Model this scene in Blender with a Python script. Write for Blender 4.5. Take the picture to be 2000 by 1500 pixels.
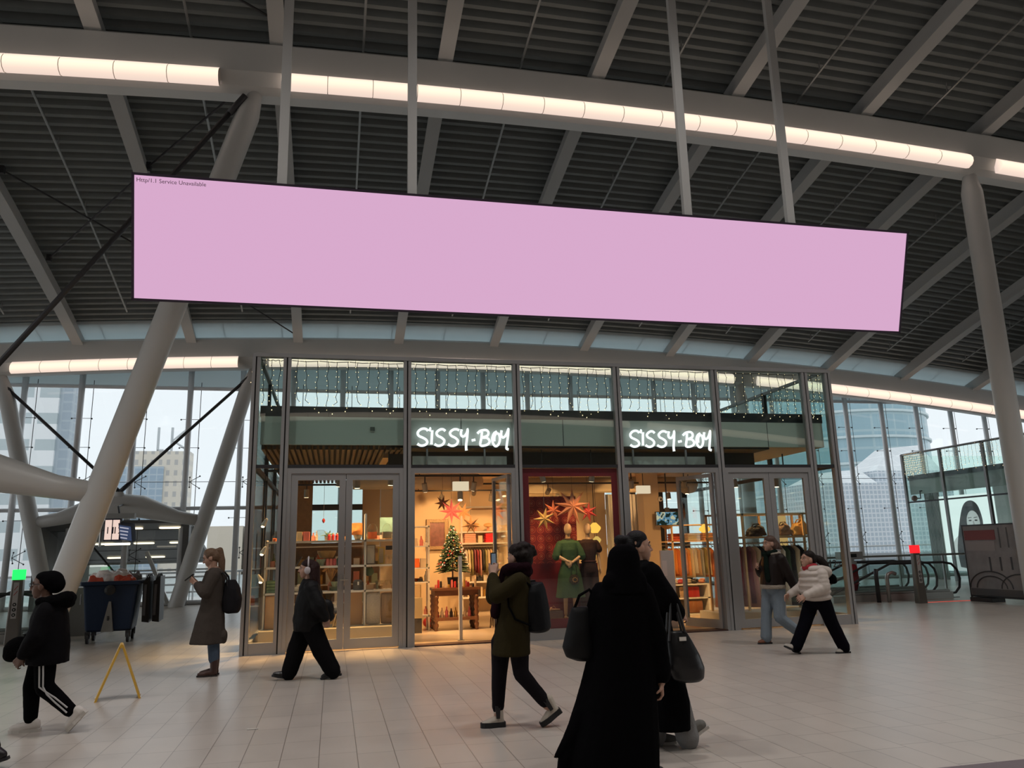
import bpy, bmesh, math, random
from math import sin, cos, pi, sqrt, atan2, radians as RAD
from mathutils import Vector as V, Matrix as M

for o in list(bpy.data.objects):
    bpy.data.objects.remove(o)
S = bpy.context.scene
COL = S.collection
rnd = random.Random(7)

# ------------------------------------------------------------------ camera
cd = bpy.data.cameras.new('camera')
cam = bpy.data.objects.new('camera', cd)
COL.objects.link(cam)
cd.sensor_width = 36.0
cd.sensor_fit = 'HORIZONTAL'
cd.lens = 36.0 * 1510.0 / 2000.0          # about a 26 mm equivalent phone lens
cd.clip_start = 0.1
cd.clip_end = 900
_r, _d, _f = V((.97497, -.22095, -.02485)), V((.02268, .21004, -.97743)), V((.22119, .95240, .20979))
m = M.Identity(4)
for i, c in enumerate((_r, -_d, -_f)):
    for j in range(3):
        m[j][i] = c[j]
m[0][3], m[1][3], m[2][3] = 0, 0, 1.6
cam.matrix_world = m
S.camera = cam

# ------------------------------------------------------------------ world, view
W = bpy.data.worlds.new('world')
S.world = W
W.use_nodes = True
nt = W.node_tree
bg = nt.nodes['Background']
bg.inputs['Color'].default_value = (.955, .985, 1.0, 1)
bg.inputs['Strength'].default_value = 1.3
vs = S.view_settings
vs.view_transform = 'Standard'
try:
    vs.look = 'None'
except Exception:
    pass
HALLW = 1250.0                            # watts of each added roof downlight
vs.exposure = 0.0
vs.gamma = 1.0
vs.use_curve_mapping = False
cy = S.cycles
cy.max_bounces = 7
cy.diffuse_bounces = 4
cy.glossy_bounces = 3
cy.transmission_bounces = 4
cy.transparent_max_bounces = 40
cy.sample_clamp_indirect = 2.5
cy.sample_clamp_direct = 4.0
cy.use_denoising = True
cy.caustics_reflective = False
cy.caustics_refractive = False

# ------------------------------------------------------------------ materials
_mats = {}
def mat(key, col, rough=.5, metal=0.0, spec=.5, emit=0.0, bump=0.0, bscale=40.0, var=0.0, vscale=6.0, coat=0.0):
    if key in _mats:
        return _mats[key]
    m = bpy.data.materials.new(key)
    m.use_nodes = True
    n, l = m.node_tree.nodes, m.node_tree.links
    b = n['Principled BSDF']
    b.inputs['Base Color'].default_value = (*col, 1)
    b.inputs['Roughness'].default_value = rough
    b.inputs['Metallic'].default_value = metal
    b.inputs['Specular IOR Level'].default_value = spec
    if coat:
        b.inputs['Coat Weight'].default_value = coat
    if emit:
        b.inputs['Emission Color'].default_value = (*col, 1)
        b.inputs['Emission Strength'].default_value = emit
    if bump or var:
        tc = n.new('ShaderNodeTexCoord')
    if var:
        no = n.new('ShaderNodeTexNoise')
        no.inputs['Scale'].default_value = vscale
        no.inputs['Detail'].default_value = 5
        l.new(tc.outputs['Object'], no.inputs['Vector'])
        mx = n.new('ShaderNodeMix')
        mx.data_type = 'RGBA'
        mx.inputs[6].default_value = (*[c * (1 - var) for c in col], 1)
        mx.inputs[7].default_value = (*[min(1, c * (1 + var)) for c in col], 1)
        l.new(no.outputs['Fac'], mx.inputs[0])
        l.new(mx.outputs[2], b.inputs['Base Color'])
    if bump:
        nb = n.new('ShaderNodeTexNoise')
        nb.inputs['Scale'].default_value = bscale
        nb.inputs['Detail'].default_value = 4
        l.new(tc.outputs['Object'], nb.inputs['Vector'])
        bp = n.new('ShaderNodeBump')
        bp.inputs['Strength'].default_value = bump
        bp.inputs['Distance'].default_value = .02
        l.new(nb.outputs['Fac'], bp.inputs['Height'])
        l.new(bp.outputs['Normal'], b.inputs['Normal'])
    _mats[key] = m
    return m

def emitter(key, col, s):
    if key in _mats:
        return _mats[key]
    m = bpy.data.materials.new(key)
    m.use_nodes = True
    n, l = m.node_tree.nodes, m.node_tree.links
    n.remove(n['Principled BSDF'])
    e = n.new('ShaderNodeEmission')
    e.inputs[0].default_value = (*col, 1)
    e.inputs[1].default_value = s
    l.new(e.outputs[0], n['Material Output'].inputs[0])
    if key not in ('pink_led', 'poster_light', 'warm_soffit', 'warm_tube', 'red_signal', 'green_signal', 'white_neon'):
        m.cycles.emission_sampling = 'NONE'      # too small to be worth a light sample
    _mats[key] = m
    return m

def glass(key, tint, refl=1.0, ior=1.5, rough=0.0):
    """sheet glass: tinted see-through with a fresnel mirror on top"""
    if key in _mats:
        return _mats[key]
    m = bpy.data.materials.new(key)
    m.use_nodes = True
    n, l = m.node_tree.nodes, m.node_tree.links
    n.remove(n['Principled BSDF'])
    t = n.new('ShaderNodeBsdfTransparent')
    t.inputs[0].default_value = (*tint, 1)
    g = n.new('ShaderNodeBsdfGlossy')
    g.inputs['Roughness'].default_value = rough
    g.inputs['Color'].default_value = (refl, refl, refl, 1)
    # two-sided Schlick fresnel (the same from inside and outside the sheet)
    ge = n.new('ShaderNodeNewGeometry')
    dt = n.new('ShaderNodeVectorMath'); dt.operation = 'DOT_PRODUCT'
    l.new(ge.outputs['Normal'], dt.inputs[0]); l.new(ge.outputs['Incoming'], dt.inputs[1])
    ab = n.new('ShaderNodeMath'); ab.operation = 'ABSOLUTE'; l.new(dt.outputs['Value'], ab.inputs[0])
    on = n.new('ShaderNodeMath'); on.operation = 'SUBTRACT'; on.inputs[0].default_value = 1; l.new(ab.outputs[0], on.inputs[1])
    pw = n.new('ShaderNodeMath'); pw.operation = 'POWER'; pw.inputs[1].default_value = 5; l.new(on.outputs[0], pw.inputs[0])
    f = n.new('ShaderNodeMath'); f.operation = 'MULTIPLY_ADD'; f.inputs[1].default_value = .96; f.inputs[2].default_value = .04
    l.new(pw.outputs[0], f.inputs[0])
    mx = n.new('ShaderNodeMixShader')
    l.new(f.outputs[0], mx.inputs[0])
    l.new(t.outputs[0], mx.inputs[1])
    l.new(g.outputs[0], mx.inputs[2])
    l.new(mx.outputs[0], n['Material Output'].inputs[0])
    _mats[key] = m
    return m

CREAM = mat('cream_steel', (.60, .595, .58), .38, var=.04, vscale=1.5)
STEEL = mat('grey_frame', (.34, .34, .345), .42, .2)
ALU = mat('brushed_aluminium', (.45, .45, .44), .35, .8, bump=.05, bscale=120)
MULL = mat('silver_grey_paint', (.74, .75, .77), .4, .2)
BLACK = mat('black_plastic', (.012, .012, .014), .45)
RUBBER = mat('dark_rubber', (.02, .02, .022), .6)
WHITE = mat('white_lacquer', (.78, .75, .70), .45)
BEIGE = mat('beige_board', (.62, .52, .38), .6, var=.06, vscale=8)
WOOD = mat('light_wood', (.55, .36, .19), .5, var=.22, vscale=9, bump=.1, bscale=60)
DWOOD = mat('dark_turned_wood', (.13, .055, .028), .35, var=.3, vscale=14)
DARK = mat('dark_grey_metal', (.05, .05, .055), .45, .4)
SKIN = mat('skin', (.42, .24, .17), .5, var=.08, vscale=20)
SKIND = mat('deep_skin', (.13, .065, .042), .45, var=.08, vscale=20)

# ------------------------------------------------------------------ mesh builder
class MB:
    def __init__(s):
        s.v, s.f, s.mi, s.cur = [], [], [], 0
    def face(s, idx):
        s.f.append(tuple(idx)); s.mi.append(s.cur)
    def box(s, x0, x1, y0, y1, z0, z1):
        b = len(s.v)
        for x in (x0, x1):
            for y in (y0, y1):
                for z in (z0, z1):
                    s.v.append((x, y, z))
        for q in ((0, 1, 3, 2), (4, 6, 7, 5), (0, 4, 5, 1), (2, 3, 7, 6), (0, 2, 6, 4), (1, 5, 7, 3)):
            s.face([b + i for i in q])
        return s
    def hexa(s, p):                       # eight corners: bottom ring of four, top ring of four
        b = len(s.v)
        s.v += [tuple(q) for q in p]
        for q in ((3, 2, 1, 0), (4, 5, 6, 7), (0, 1, 5, 4), (1, 2, 6, 5), (2, 3, 7, 6), (3, 0, 4, 7)):
            s.face([b + i for i in q])
        return s
    def rings(s, rs, cap=True, closed=False):
        n = len(rs[0]); b = len(s.v)
        for r in rs:
            s.v += [tuple(p) for p in r]
        k = len(rs)
        for i in range(k if closed else k - 1):
            for j in range(n):
                a0, a1 = b + i * n + j, b + i * n + (j + 1) % n
                c = ((i + 1) % k) * n
                s.face((a0, a1, b + c + (j + 1) % n, b + c + j))
        if cap and not closed:
            s.face([b + j for j in range(n)][::-1])
            s.face([b + (k - 1) * n + j for j in range(n)])
        return s
    def tube(s, pts, r, n=8, cap=True, up=None):
        pts = [V(p) for p in pts]
        rr = r if isinstance(r, (list, tuple)) else [r] * len(pts)
        t0 = (pts[1] - pts[0]).normalized()
        a = V(up) if up else (V((0, 0, 1)) if abs(t0.z) < .9 else V((1, 0, 0)))
        u = (a - t0 * a.dot(t0)).normalized()
        rs = []
        for i, p in enumerate(pts):
            if i == 0: t = t0
            elif i == len(pts) - 1: t = (pts[i] - pts[i - 1]).normalized()
            else: t = ((pts[i + 1] - pts[i]).normalized() + (pts[i] - pts[i - 1]).normalized()).normalized()
            u = (u - t * u.dot(t)).normalized()
            w = t.cross(u)
            rs.append([p + (u * cos(2 * pi * k / n) + w * sin(2 * pi * k / n)) * rr[i] for k in range(n)])
        return s.rings(rs, cap)
    def beam(s, p, q, w, h, up=(0, 0, 1)):   # rectangular bar
        p, q = V(p), V(q); t = (q - p).normalized(); a = V(up)
        u = t.cross(a).normalized(); a = u.cross(t).normalized()
        c = [-u * w / 2 - a * h / 2, u * w / 2 - a * h / 2, u * w / 2 + a * h / 2, -u * w / 2 + a * h / 2]
        return s.rings([[p + k for k in c], [q + k for k in c]])
    def lathe(s, prof, c=(0, 0, 0), n=16):
        c = V(c)
        return s.rings([[c + V((r * cos(2 * pi * k / n), r * sin(2 * pi * k / n), z)) for k in range(n)] for r, z in prof])
    def ell(s, c, r, n=12, k=8, rot=None):
        c = V(c); rs = []
        for i in range(k + 1):
            t = -pi / 2 + pi * (i + .12 * (1 if i == 0 else -1 if i == k else 0)) / k
            rs.append([V((r[0] * cos(t) * cos(2 * pi * j / n), r[1] * cos(t) * sin(2 * pi * j / n), r[2] * sin(t))) for j in range(n)])
        if rot is not None:
            rs = [[rot @ p for p in q] for q in rs]
        return s.rings([[c + p for p in q] for q in rs])
    def cap(s, p, q, r1, r2=None, n=10):     # tapered capsule
        r2 = r1 if r2 is None else r2
        p, q = V(p), V(q); d = q - p
        t = d.normalized() if d.length > 1e-6 else V((0, 0, 1))
        pts = [p - t * r1 * .96, p - t * r1 * .7, p, q, q + t * r2 * .7, q + t * r2 * .96]
        return s.tube(pts, [r1 * .2, r1 * .72, r1, r2, r2 * .72, r2 * .2], n)
    def prism(s, poly, d, axis='y', o=0.0):  # poly in the other two coordinates, extruded by d along axis from o
        f = {'y': lambda a, b, t: (a, t, b), 'x': lambda a, b, t: (t, a, b), 'z': lambda a, b, t: (a, b, t)}[axis]
        return s.rings([[f(a, b, o) for a, b in poly], [f(a, b, o + d) for a, b in poly]])
    def build(s, name, mt, parent=None, smooth=False, loc=None, bevel=0.0):
        me = bpy.data.meshes.new(name)
        me.from_pydata([tuple(p) for p in s.v], [], s.f)
        ml = mt if isinstance(mt, (list, tuple)) else [mt]
        for k in ml:
            me.materials.append(k)
        if len(ml) > 1:
            me.polygons.foreach_set('material_index', s.mi)
        bm = bmesh.new(); bm.from_mesh(me)
        bmesh.ops.recalc_face_normals(bm, faces=bm.faces)
        if bevel:
            bmesh.ops.bevel(bm, geom=[e for e in bm.edges], offset=bevel, segments=2, profile=.6, affect='EDGES', clamp_overlap=True)
        bm.to_mesh(me); bm.free()
        if smooth:
            me.polygons.foreach_set('use_smooth', [True] * len(me.polygons))
        o = bpy.data.objects.new(name, me)
        COL.objects.link(o)
        if parent is not None:
            o.parent = parent
        if loc:
            o.location = loc
        return o

def tag(o, label, cat, group=None, kind=None):
    if label: o['label'] = label
    if cat: o['category'] = cat
    if group: o['group'] = group
    if kind: o['kind'] = kind
    return o
def thing(name, label, cat, loc=(0, 0, 0), rz=0.0, group=None):
    o = bpy.data.objects.new(name, None)
    o.empty_display_size = .2
    COL.objects.link(o)
    o.location = loc
    o.rotation_euler = (0, 0, rz)
    return tag(o, label, cat, group)
def struct(o):
    o['kind'] = 'structure'
    return o
def sgroup(name):
    o = bpy.data.objects.new(name, None); COL.objects.link(o)
    return struct(o)
def one(name, mb, mt, label, cat, loc=None, group=None, smooth=False, bevel=0.0, rz=0.0):
    o = mb.build(name, mt, None, smooth, loc, bevel)
    o.rotation_euler = (0, 0, rz)
    return tag(o, label, cat, group)
def box(x0, x1, y0, y1, z0, z1):
    return MB().box(x0, x1, y0, y1, z0, z1)
def copy_tree(o, parent=None):
    c = o.copy(); COL.objects.link(c)
    if parent is not None:
        c.parent = parent
    for ch in list(o.children):
        copy_tree(ch, c)
    return c
def lamp(name, loc, to, power, col=(1, .62, .30), size=1.5, blend=.7, rad=.06):
    l = bpy.data.lights.new(name, 'SPOT')
    l.energy = power; l.color = col; l.spot_size = size; l.spot_blend = blend; l.shadow_soft_size = rad
    o = bpy.data.objects.new(name, l); COL.objects.link(o)
    o.location = loc
    o.rotation_euler = (V(to) - V(loc)).to_track_quat('-Z', 'Y').to_euler()
    return o
def remesh(o, vox, sm=5, disp=0.0):
    md = o.modifiers.new('remesh', 'REMESH'); md.mode = 'VOXEL'; md.voxel_size = vox; md.use_smooth_shade = True
    if sm:
        ms = o.modifiers.new('smooth', 'SMOOTH'); ms.factor = .5; ms.iterations = sm
    if disp:
        tx = bpy.data.textures.get('folds') or bpy.data.textures.new('folds', 'CLOUDS')
        tx.noise_scale = .13; tx.noise_depth = 2
        mdp = o.modifiers.new('folds', 'DISPLACE'); mdp.texture = tx; mdp.strength = disp; mdp.mid_level = .5
        mdp.texture_coords = 'GLOBAL'
    return o
def blob(name, mb, mt, parent, vox=.011, sm=5, disp=0.0):
    return remesh(mb.build(name, mt, parent, smooth=True), vox, sm, disp)
# ================================================================== floor
def floor_mat():
    m = bpy.data.materials.new('stone_floor_tiles')
    m.use_nodes = True
    n, l = m.node_tree.nodes, m.node_tree.links
    b = n['Principled BSDF']
    tc = n.new('ShaderNodeTexCoord')
    mp = n.new('ShaderNodeMapping')
    mp.inputs['Rotation'].default_value = (0, 0, pi / 2)
    mp.inputs['Location'].default_value = (.34, .07, 0)
    l.new(tc.outputs['Object'], mp.inputs['Vector'])
    br = n.new('ShaderNodeTexBrick')
    br.inputs['Scale'].default_value = 1.0
    br.inputs['Brick Width'].default_value = .6
    br.inputs['Row Height'].default_value = .302
    br.inputs['Mortar Size'].default_value = .0035
    br.inputs['Mortar Smooth'].default_value = .2
    br.offset = .12
    br.offset_frequency = 3
    br.inputs['Color1'].default_value = (.55, .495, .445, 1)
    br.inputs['Color2'].default_value = (.51, .46, .415, 1)
    br.inputs['Mortar'].default_value = (.22, .19, .165, 1)
    l.new(mp.outputs[0], br.inputs['Vector'])
    no = n.new('ShaderNodeTexNoise')
    no.inputs['Scale'].default_value = 2.2
    no.inputs['Detail'].default_value = 6
    l.new(tc.outputs['Object'], no.inputs['Vector'])
    mx = n.new('ShaderNodeMix'); mx.data_type = 'RGBA'; mx.blend_type = 'MULTIPLY'
    mx.inputs[0].default_value = .22
    l.new(br.outputs['Color'], mx.inputs[6]); l.new(no.outputs['Fac'], mx.inputs[7])
    l.new(mx.outputs[2], b.inputs['Base Color'])
    mr = n.new('ShaderNodeMapRange')
    mr.inputs['To Min'].default_value = .28; mr.inputs['To Max'].default_value = .34
    l.new(no.outputs['Fac'], mr.inputs['Value'])
    l.new(mr.outputs[0], b.inputs['Roughness'])
    b.inputs['Specular IOR Level'].default_value = .5
    return m
struct(box(-40, 60, -16, 30.6, -.3, 0).build('floor', floor_mat()))
strip = box(4.5, 9.5, 5.0, 5.12, -.01, .004)
struct(MB().hexa([(3.6, 4.6, .0), (12, 4.6, .0), (12, 5.16, .0), (3.6, 5.16, .0), (3.6, 4.6, .004), (12, 4.6, .004), (12, 5.16, .004), (3.6, 5.16, .004)]).build('trim_1', mat('dark_floor_strip', (.16, .13, .14), .5, bump=.3, bscale=90)))
struct(box(-300, 400, 30.6, 420, -1.6, -1.5).build('ground_outside', mat('pale_paving', (.50, .50, .48), .8, var=.1, vscale=.2)))

# ================================================================== roof
def zp(X, Y):                       # underside of the purlins; the hall is symmetric about Y = 8.2
    Y = max(Y, 16.4 - Y)
    return 12.55 - .19 * (Y - 15.6) - .0048 * (Y - 15.6) ** 2 - .0024 * (X - 5) ** 2
XS = [-34 + 2 * i for i in range(42)]
prof = []
mb = MB()
y = -14.0
while y < 27.9:
    prof += [(y, .50), (y + .10, .50), (y + .13, .66), (y + .27, .66)]
    y += .30
prof.append((y, .50))
nX = len(XS)
for yy, dz in prof:
    for X in XS:
        mb.v.append((X, yy, zp(X, yy) + dz))
for i in range(len(prof) - 1):
    for j in range(nX - 1):
        a = i * nX + j
        mb.face((a, a + 1, a + nX + 1, a + nX))
# closed upper skin
b0 = len(mb.v)
ys = [-14 + 2 * i for i in range(21)] + [28.3]
for yy in ys:
    for X in XS:
        mb.v.append((X, yy, zp(X, yy) + .9))
for i in range(len(ys) - 1):
    for j in range(nX - 1):
        a = b0 + i * nX + j
        mb.face((a, a + nX, a + nX + 1, a + 1))
struct(mb.build('ceiling', mat('charcoal_roof_deck', (.19, .205, .206), .5, .1, var=.12, vscale=3)))
# translucent eaves strip beyond the deck
mb = MB()
for i in range(nX - 1):
    X0, X1 = XS[i], XS[i + 1]
    mb.hexa([(X0, 27.8, zp(X0, 27.8) + .455), (X1, 27.8, zp(X1, 27.8) + .455), (X1, 30.2, zp(X1, 30.2) + .45), (X0, 30.2, zp(X0, 30.2) + .45),
             (X0, 27.8, zp(X0, 27.8) + .48), (X1, 27.8, zp(X1, 27.8) + .48), (X1, 30.2, zp(X1, 30.2) + .49), (X0, 30.2, zp(X0, 30.2) + .49)])
o = FROST = bpy.data.materials.new('frosted_panel'); FROST.use_nodes = True
_n, _l = FROST.node_tree.nodes, FROST.node_tree.links
_n.remove(_n['Principled BSDF'])
_t = _n.new('ShaderNodeBsdfTranslucent'); _t.inputs[0].default_value = (.34, .38, .39, 1)
_g = _n.new('ShaderNodeBsdfDiffuse'); _g.inputs[0].default_value = (.25, .27, .28, 1)
_m = _n.new('ShaderNodeAddShader'); _l.new(_t.outputs[0], _m.inputs[0]); _l.new(_g.outputs[0], _m.inputs[1]); _l.new(_m.outputs[0], _n['Material Output'].inputs[0])
struct(mb.build('window_20', FROST))

# purlins: box girders running back over the hall
PUR = mat('grey_girder_paint', (.42, .42, .415), .42, var=.05, vscale=1)
for k in range(-6, 11):
    X = 2.25 + 3.66 * k
    mb = MB(); rs = []
    for i in range(23):
        Y = -13.5 + 43.4 * i / 22
        z = zp(X, Y)
        w = .17
        rs.append([(X - w, Y, z), (X + w, Y, z), (X + w, Y, z + .05), (X + .07, Y, z + .05), (X + .07, Y, z + .5), (X - .07, Y, z + .5), (X - .07, Y, z + .05), (X - w, Y, z + .05)])
    mb.rings(rs)
    struct(mb.build('purlin_beam', PUR))
    # sprinkler pipe midway to the next girder
    Xr = X + 1.83
    mb = MB()
    mb.tube([(Xr, -13 + 2 * i, zp(Xr, -13 + 2 * i) + .30) for i in range(21)], .03, 6)
    p = one('sprinkler_pipe', mb, mat('galvanised_pipe', (.33, .34, .34), .4, .6), None, 'pipe', group='sprinkler pipes under the roof deck')
    p['label'] = 'thin galvanised sprinkler pipe under the dark corrugated roof between two girders'
    for i in range(8):
        Y = 10 + 2.4 * i
        MB().tube([(Xr, Y, zp(Xr, Y) + .32), (Xr, Y, zp(Xr, Y) + .62)], .018, 5).build('hanger', STEEL, p)
# bracing rods in the roof plane
for a, b in (((-8.4, 20.4), (-5.05, 24.4)), ((-8.4, 24.1), (-5.05, 20.3)), ((-4.9, 20.1), (-1.45, 16.2)), ((-3.1, 26.4), (-1.45, 28.4)),
             ((-4.9, 12.9), (-1.45, 15.2)), ((-12.0, 24.4), (-8.6, 20.4))):
    mb = MB().tube([(a[0], a[1], zp(*a) + .25), (b[0], b[1], zp(*b) + .25)], .026, 6)
    for q in (a, b):
        mb.box(q[0] - .06, q[0] + .06, q[1] - .06, q[1] + .06, zp(*q) + .15, zp(*q) + .35)
    struct(mb.build('brace_beam', DARK))

# ------------------------------------------------------------------ main beams with light strips
DIFF = None
def strip_mat():
    m = bpy.data.materials.new('lit_diffuser')
    m.use_nodes = True
    n, l = m.node_tree.nodes, m.node_tree.links
    n.remove(n['Principled BSDF'])
    e = n.new('ShaderNodeEmission')
    # brighter where the tube sits behind the middle of the diffuser
    at = n.new('ShaderNodeAttribute'); at.attribute_name = 'tube'
    cr = n.new('ShaderNodeValToRGB')
    cr.color_ramp.elements[0].color = (.80, .62, .54, 1)
    cr.color_ramp.elements[1].color = (1.25, 1.02, .78, 1)
    l.new(at.outputs['Fac'], cr.inputs[0])
    l.new(cr.outputs[0], e.inputs[0])
    e.inputs[1].default_value = 1.05
    l.new(e.outputs[0], n['Material Output'].inputs[0])
    return m
DIFF = strip_mat()
def arch(z0, k=.0025, xc=4.8):
    return lambda X: z0 - k * (X - xc) ** 2
def main_beam(Yf, ztop, x0, x1, h=1.1):
    f = arch(ztop); mb = MB(); rs = []
    n = 44
    # section: rounded box, bottom front cut away where the light sits
    sec = [(-.0, -.10), (.08, -.02), (.5, 0), (.86, -.06), (.92, -.3), (.88, -.8), (.70, -h), (.34, -h - .02), (.16, -h + .08), (.02, -.75)]
    for i in range(n + 1):
        X = x0 + (x1 - x0) * i / n
        rs.append([(X, Yf + a, f(X) + b) for a, b in sec])
    mb.rings(rs)
    return struct(mb.build('roof_beam', CREAM, smooth=False))
def rear_strip(*a): return light_strip(*a, sg=-1)
def light_strip(Yf, ztop, x0, x1, label, n, sg=1):
    f = arch(ztop)
    t = thing('light_strip', label, 'light', ((x0 + x1) / 2, Yf, f((x0 + x1) / 2) - 1.0), group='light strips along the roof beams')
    c = t.location
    prof = [(.10, -.70), (.0, -.74), (-.10, -.82), (-.16, -.92), (-.16, -1.02), (-.10, -1.10), (.02, -1.14), (.12, -1.10)]
    for i in range(n):
        a, b = x0 + (x1 - x0) * i / n + .008, x0 + (x1 - x0) * (i + 1) / n - .010
        mb = MB()
        mb.rings([[(X - c.x, Yf + sg * p - c.y, f(X) + q - c.z) for p, q in prof] for X in (a, b)])
        o = mb.build('diffuser', DIFF, t)
        at = o.data.attributes.new('tube', 'FLOAT', 'POINT')
        val = [0, .1, .55, 1, .75, .3, .1, 0]
        for k in range(len(o.data.vertices)):
            at.data[k].value = val[k % 8]
        o.data.polygons.foreach_set('use_smooth', [True] * len(o.data.polygons))
        mb = MB()
        mb.rings([[(X - c.x, Yf + sg * p * 1.02 - c.y, f(X) + q - .004 - c.z) for p, q in prof] for X in (b + .004, b + .014)])
        mb.build('rib', mat('pale_rib', (.62, .54, .48), .6), t)
    return t
main_beam(15.5, 12.58, -32, 46)
light_strip(15.5, 12.58, -12.6, -2.55, 'long warm light strip under the near roof beam, left of the leaning white column', 10)
light_strip(15.5, 12.58, -1.30, 16.1, 'longest warm light strip under the near roof beam, above the pink screen', 18)
light_strip(15.5, 12.58, 17.0, 26, 'warm light strip under the near roof beam, right of the upright column', 9)
main_beam(28.4, 9.55, -32, 50)
light_strip(28.4, 9.55, -10.7, -3.45, 'warm light strip under the far roof beam, above the left window wall', 8)
light_strip(28.4, 9.55, -2.4, 16.0, 'warm light strip under the far roof beam, seen through the shop glass behind icicle lights', 18)
light_strip(28.4, 9.55, 17.1, 30.5, 'warm light strip under the far roof beam, above the right window wall', 13)
main_beam(.0, 12.58, -32, 46)
main_beam(-12.9, 9.55, -32, 46)
light_strip(.0, 12.58, -12, -2.6, 'warm light strip on the beam over the near hall, left stretch', 10)
light_strip(.0, 12.58, -1.3, 16.1, 'warm light strip on the beam over the near hall, middle stretch', 18)
for a_, b_, n_, w_ in ((-10.7, -3.45, 8, 'left'), (-2.4, 16.0, 18, 'middle'), (17.1, 30.5, 13, 'right')):
    rear_strip(-12.0, 9.55, a_, b_, 'warm light strip on the rear roof beam behind the camera, %s stretch' % w_, n_)

# walls behind and beside the part of the hall in the picture
DARKW = mat('grey_hall_wall', (.16, .155, .15), .6, var=.08, vscale=1)
struct(box(-34, 48, -14.4, -14.2, 0, 12.5).build('wall_rear', DARKW))
# ------------------------------------------------------------------ leaning columns
def column(base, top, r, taper=True):
    base, top = V(base), V(top); d = top - base; t = d.normalized()
    pts = [base - t * .1, base + t * .02, top - t * .75, top - t * .1]
    rr = [r * 1.02, r * 1.02, r, r * .5]
    return struct(MB().tube(pts, rr, 28).build('column', CREAM, smooth=True))
column((-5.08, 15.9, 0), (-1.8, 15.9, 11.6), .25)
column((-9.05, 15.9, 0), (-12.3, 15.9, 11.3), .25)
column((16.5, 15.95, 0), (16.5, 15.95, 11.4), .26)
column((-5.12, 28.9, 0), (-2.95, 28.8, 8.35), .25)
column((-9.0, 28.9, 0), (-11.1, 28.8, 7.9), .25)
column((16.5, 28.9, 0), (16.5, 28.8, 8.3), .26)
def tie(Y, xl, xr, xm, zl, zm, r0, r1):
    mb = MB()
    mb.tube([(xl, Y, zl), (xl + .8, Y, zl + (zm - zl) * .26), (xm - .7, Y, zm - .06), (xm, Y, zm), (xm + .7, Y, zm - .06), (xr - .8, Y, zl + (zm - zl) * .26), (xr, Y, zl)],
            [r0, r0 + .03, r1 - .02, r1, r1 - .02, r0 + .03, r0], 20)
    struct(mb.build('tie_beam', CREAM, smooth=True))
tie(15.9, -9.8, -4.25, -7.05, 2.82, 3.35, .19, .40)
tie(28.9, -9.75, -4.45, -7.1, 2.85, 3.42, .19, .40)
for Y, a, b, c in ((15.75, (-7.05, 3.9), (-2.05, 11.25), (-12.0, 10.9)), (28.7, (-7.1, 3.85), (-3.1, 7.95), (-11.0, 7.5))):
    for q in (b, c):
        mb = MB().tube([(a[0], Y, a[1]), (q[0], Y, q[1])], .055, 8)
        mb.tube([(a[0], Y, a[1]), (a[0] + (q[0] - a[0]) * .07, Y, a[1] + (q[1] - a[1]) * .07)], .075, 8)
        mb.tube([(q[0] - (q[0] - a[0]) * .06, Y, q[1] - (q[1] - a[1]) * .06), (q[0], Y, q[1])], .075, 8)
        struct(mb.build('tie_rod_beam', DARK, smooth=True))
    struct(MB().ell((a[0], Y, a[1] - .1), (.16, .1, .16)).build('tie_node_beam', CREAM, smooth=True))

# ================================================================== far window wall
YW = 30.2
cw = sgroup('window_1')
HEADP = FROST
PANE = glass('hall_glass', (.86, .885, .90), .8)
mx = [5.75 + 1.835 * k for k in range(-12, 22)]
def whead(X):
    return zp(X, 30) + .3
for i, X in enumerate(mx):
    MB().tube([(X, YW - .25, 0), (X, YW - .25, whead(X))], .105, 14).build('mullion', MULL, cw, smooth=True)
    if i < len(mx) - 1:
        X1 = mx[i + 1]
        # rows of panes
        for z0, z1 in ((.06, 3.36), (3.38, 7.72), (7.74, None)):
            za, zb = (z1, z1) if z1 else (whead(X), whead(X1))
            MB().hexa([(X + .01, YW, z0), (X1 - .01, YW, z0), (X1 - .01, YW + .02, z0), (X + .01, YW + .02, z0),
                       (X + .01, YW, za), (X1 - .01, YW, zb), (X1 - .01, YW + .02, zb), (X + .01, YW + .02, za)]).build('pane', PANE if z1 else HEADP, cw)
        # wire and spider fittings
        mb = MB()
        Xm = (X + .35)
        mb.tube([(Xm, YW - .12, .1), (Xm, YW - .12, 8)], .012, 4)
        mb.build('wire', DARK, cw)
        for z in (1.75, 3.0, 4.3, 5.55, 6.6):
            mb = MB()
            four = z in (1.75, 4.3)
            if four:
                for sx, sz in ((.32, .22), (.32, -.22), (-.02, .18), (-.02, -.18)):
                    mb.tube([(X + .14, YW - .2, z), (X + .14 + sx, YW - .02, z + sz)], .012, 5)
                    mb.ell((X + .14 + sx, YW - .03, z + sz), (.03, .025, .03), 8, 5)
            else:
                mb.tube([(X - .3, YW - .12, z), (X + .36, YW - .12, z)], .010, 5)
                for sx in (-.3, .36):
                    mb.ell((X + sx, YW - .06, z), (.03, .05, .03), 8, 5)
            if X < -2 or X > 13:
                mb.build('spider_bracket', DARK, cw)
for z, r in ((3.35, .07), (7.75, .07), (4.3, .01), (.08, .08)):
    mb = MB().tube([(mx[0], YW - .22, z), (-1.6 if z == 3.35 else mx[-1], YW - .22, z)], r, 8)
    mb.build('transom', MULL if r > .02 else DARK, cw)
MB().rings([[(X, YW - .35, whead(X) - .25), (X, YW + .1, whead(X) - .25), (X, YW + .1, whead(X) + .3), (X, YW - .35, whead(X) + .3)] for X in mx]).build('head_rail', MULL, cw)

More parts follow.
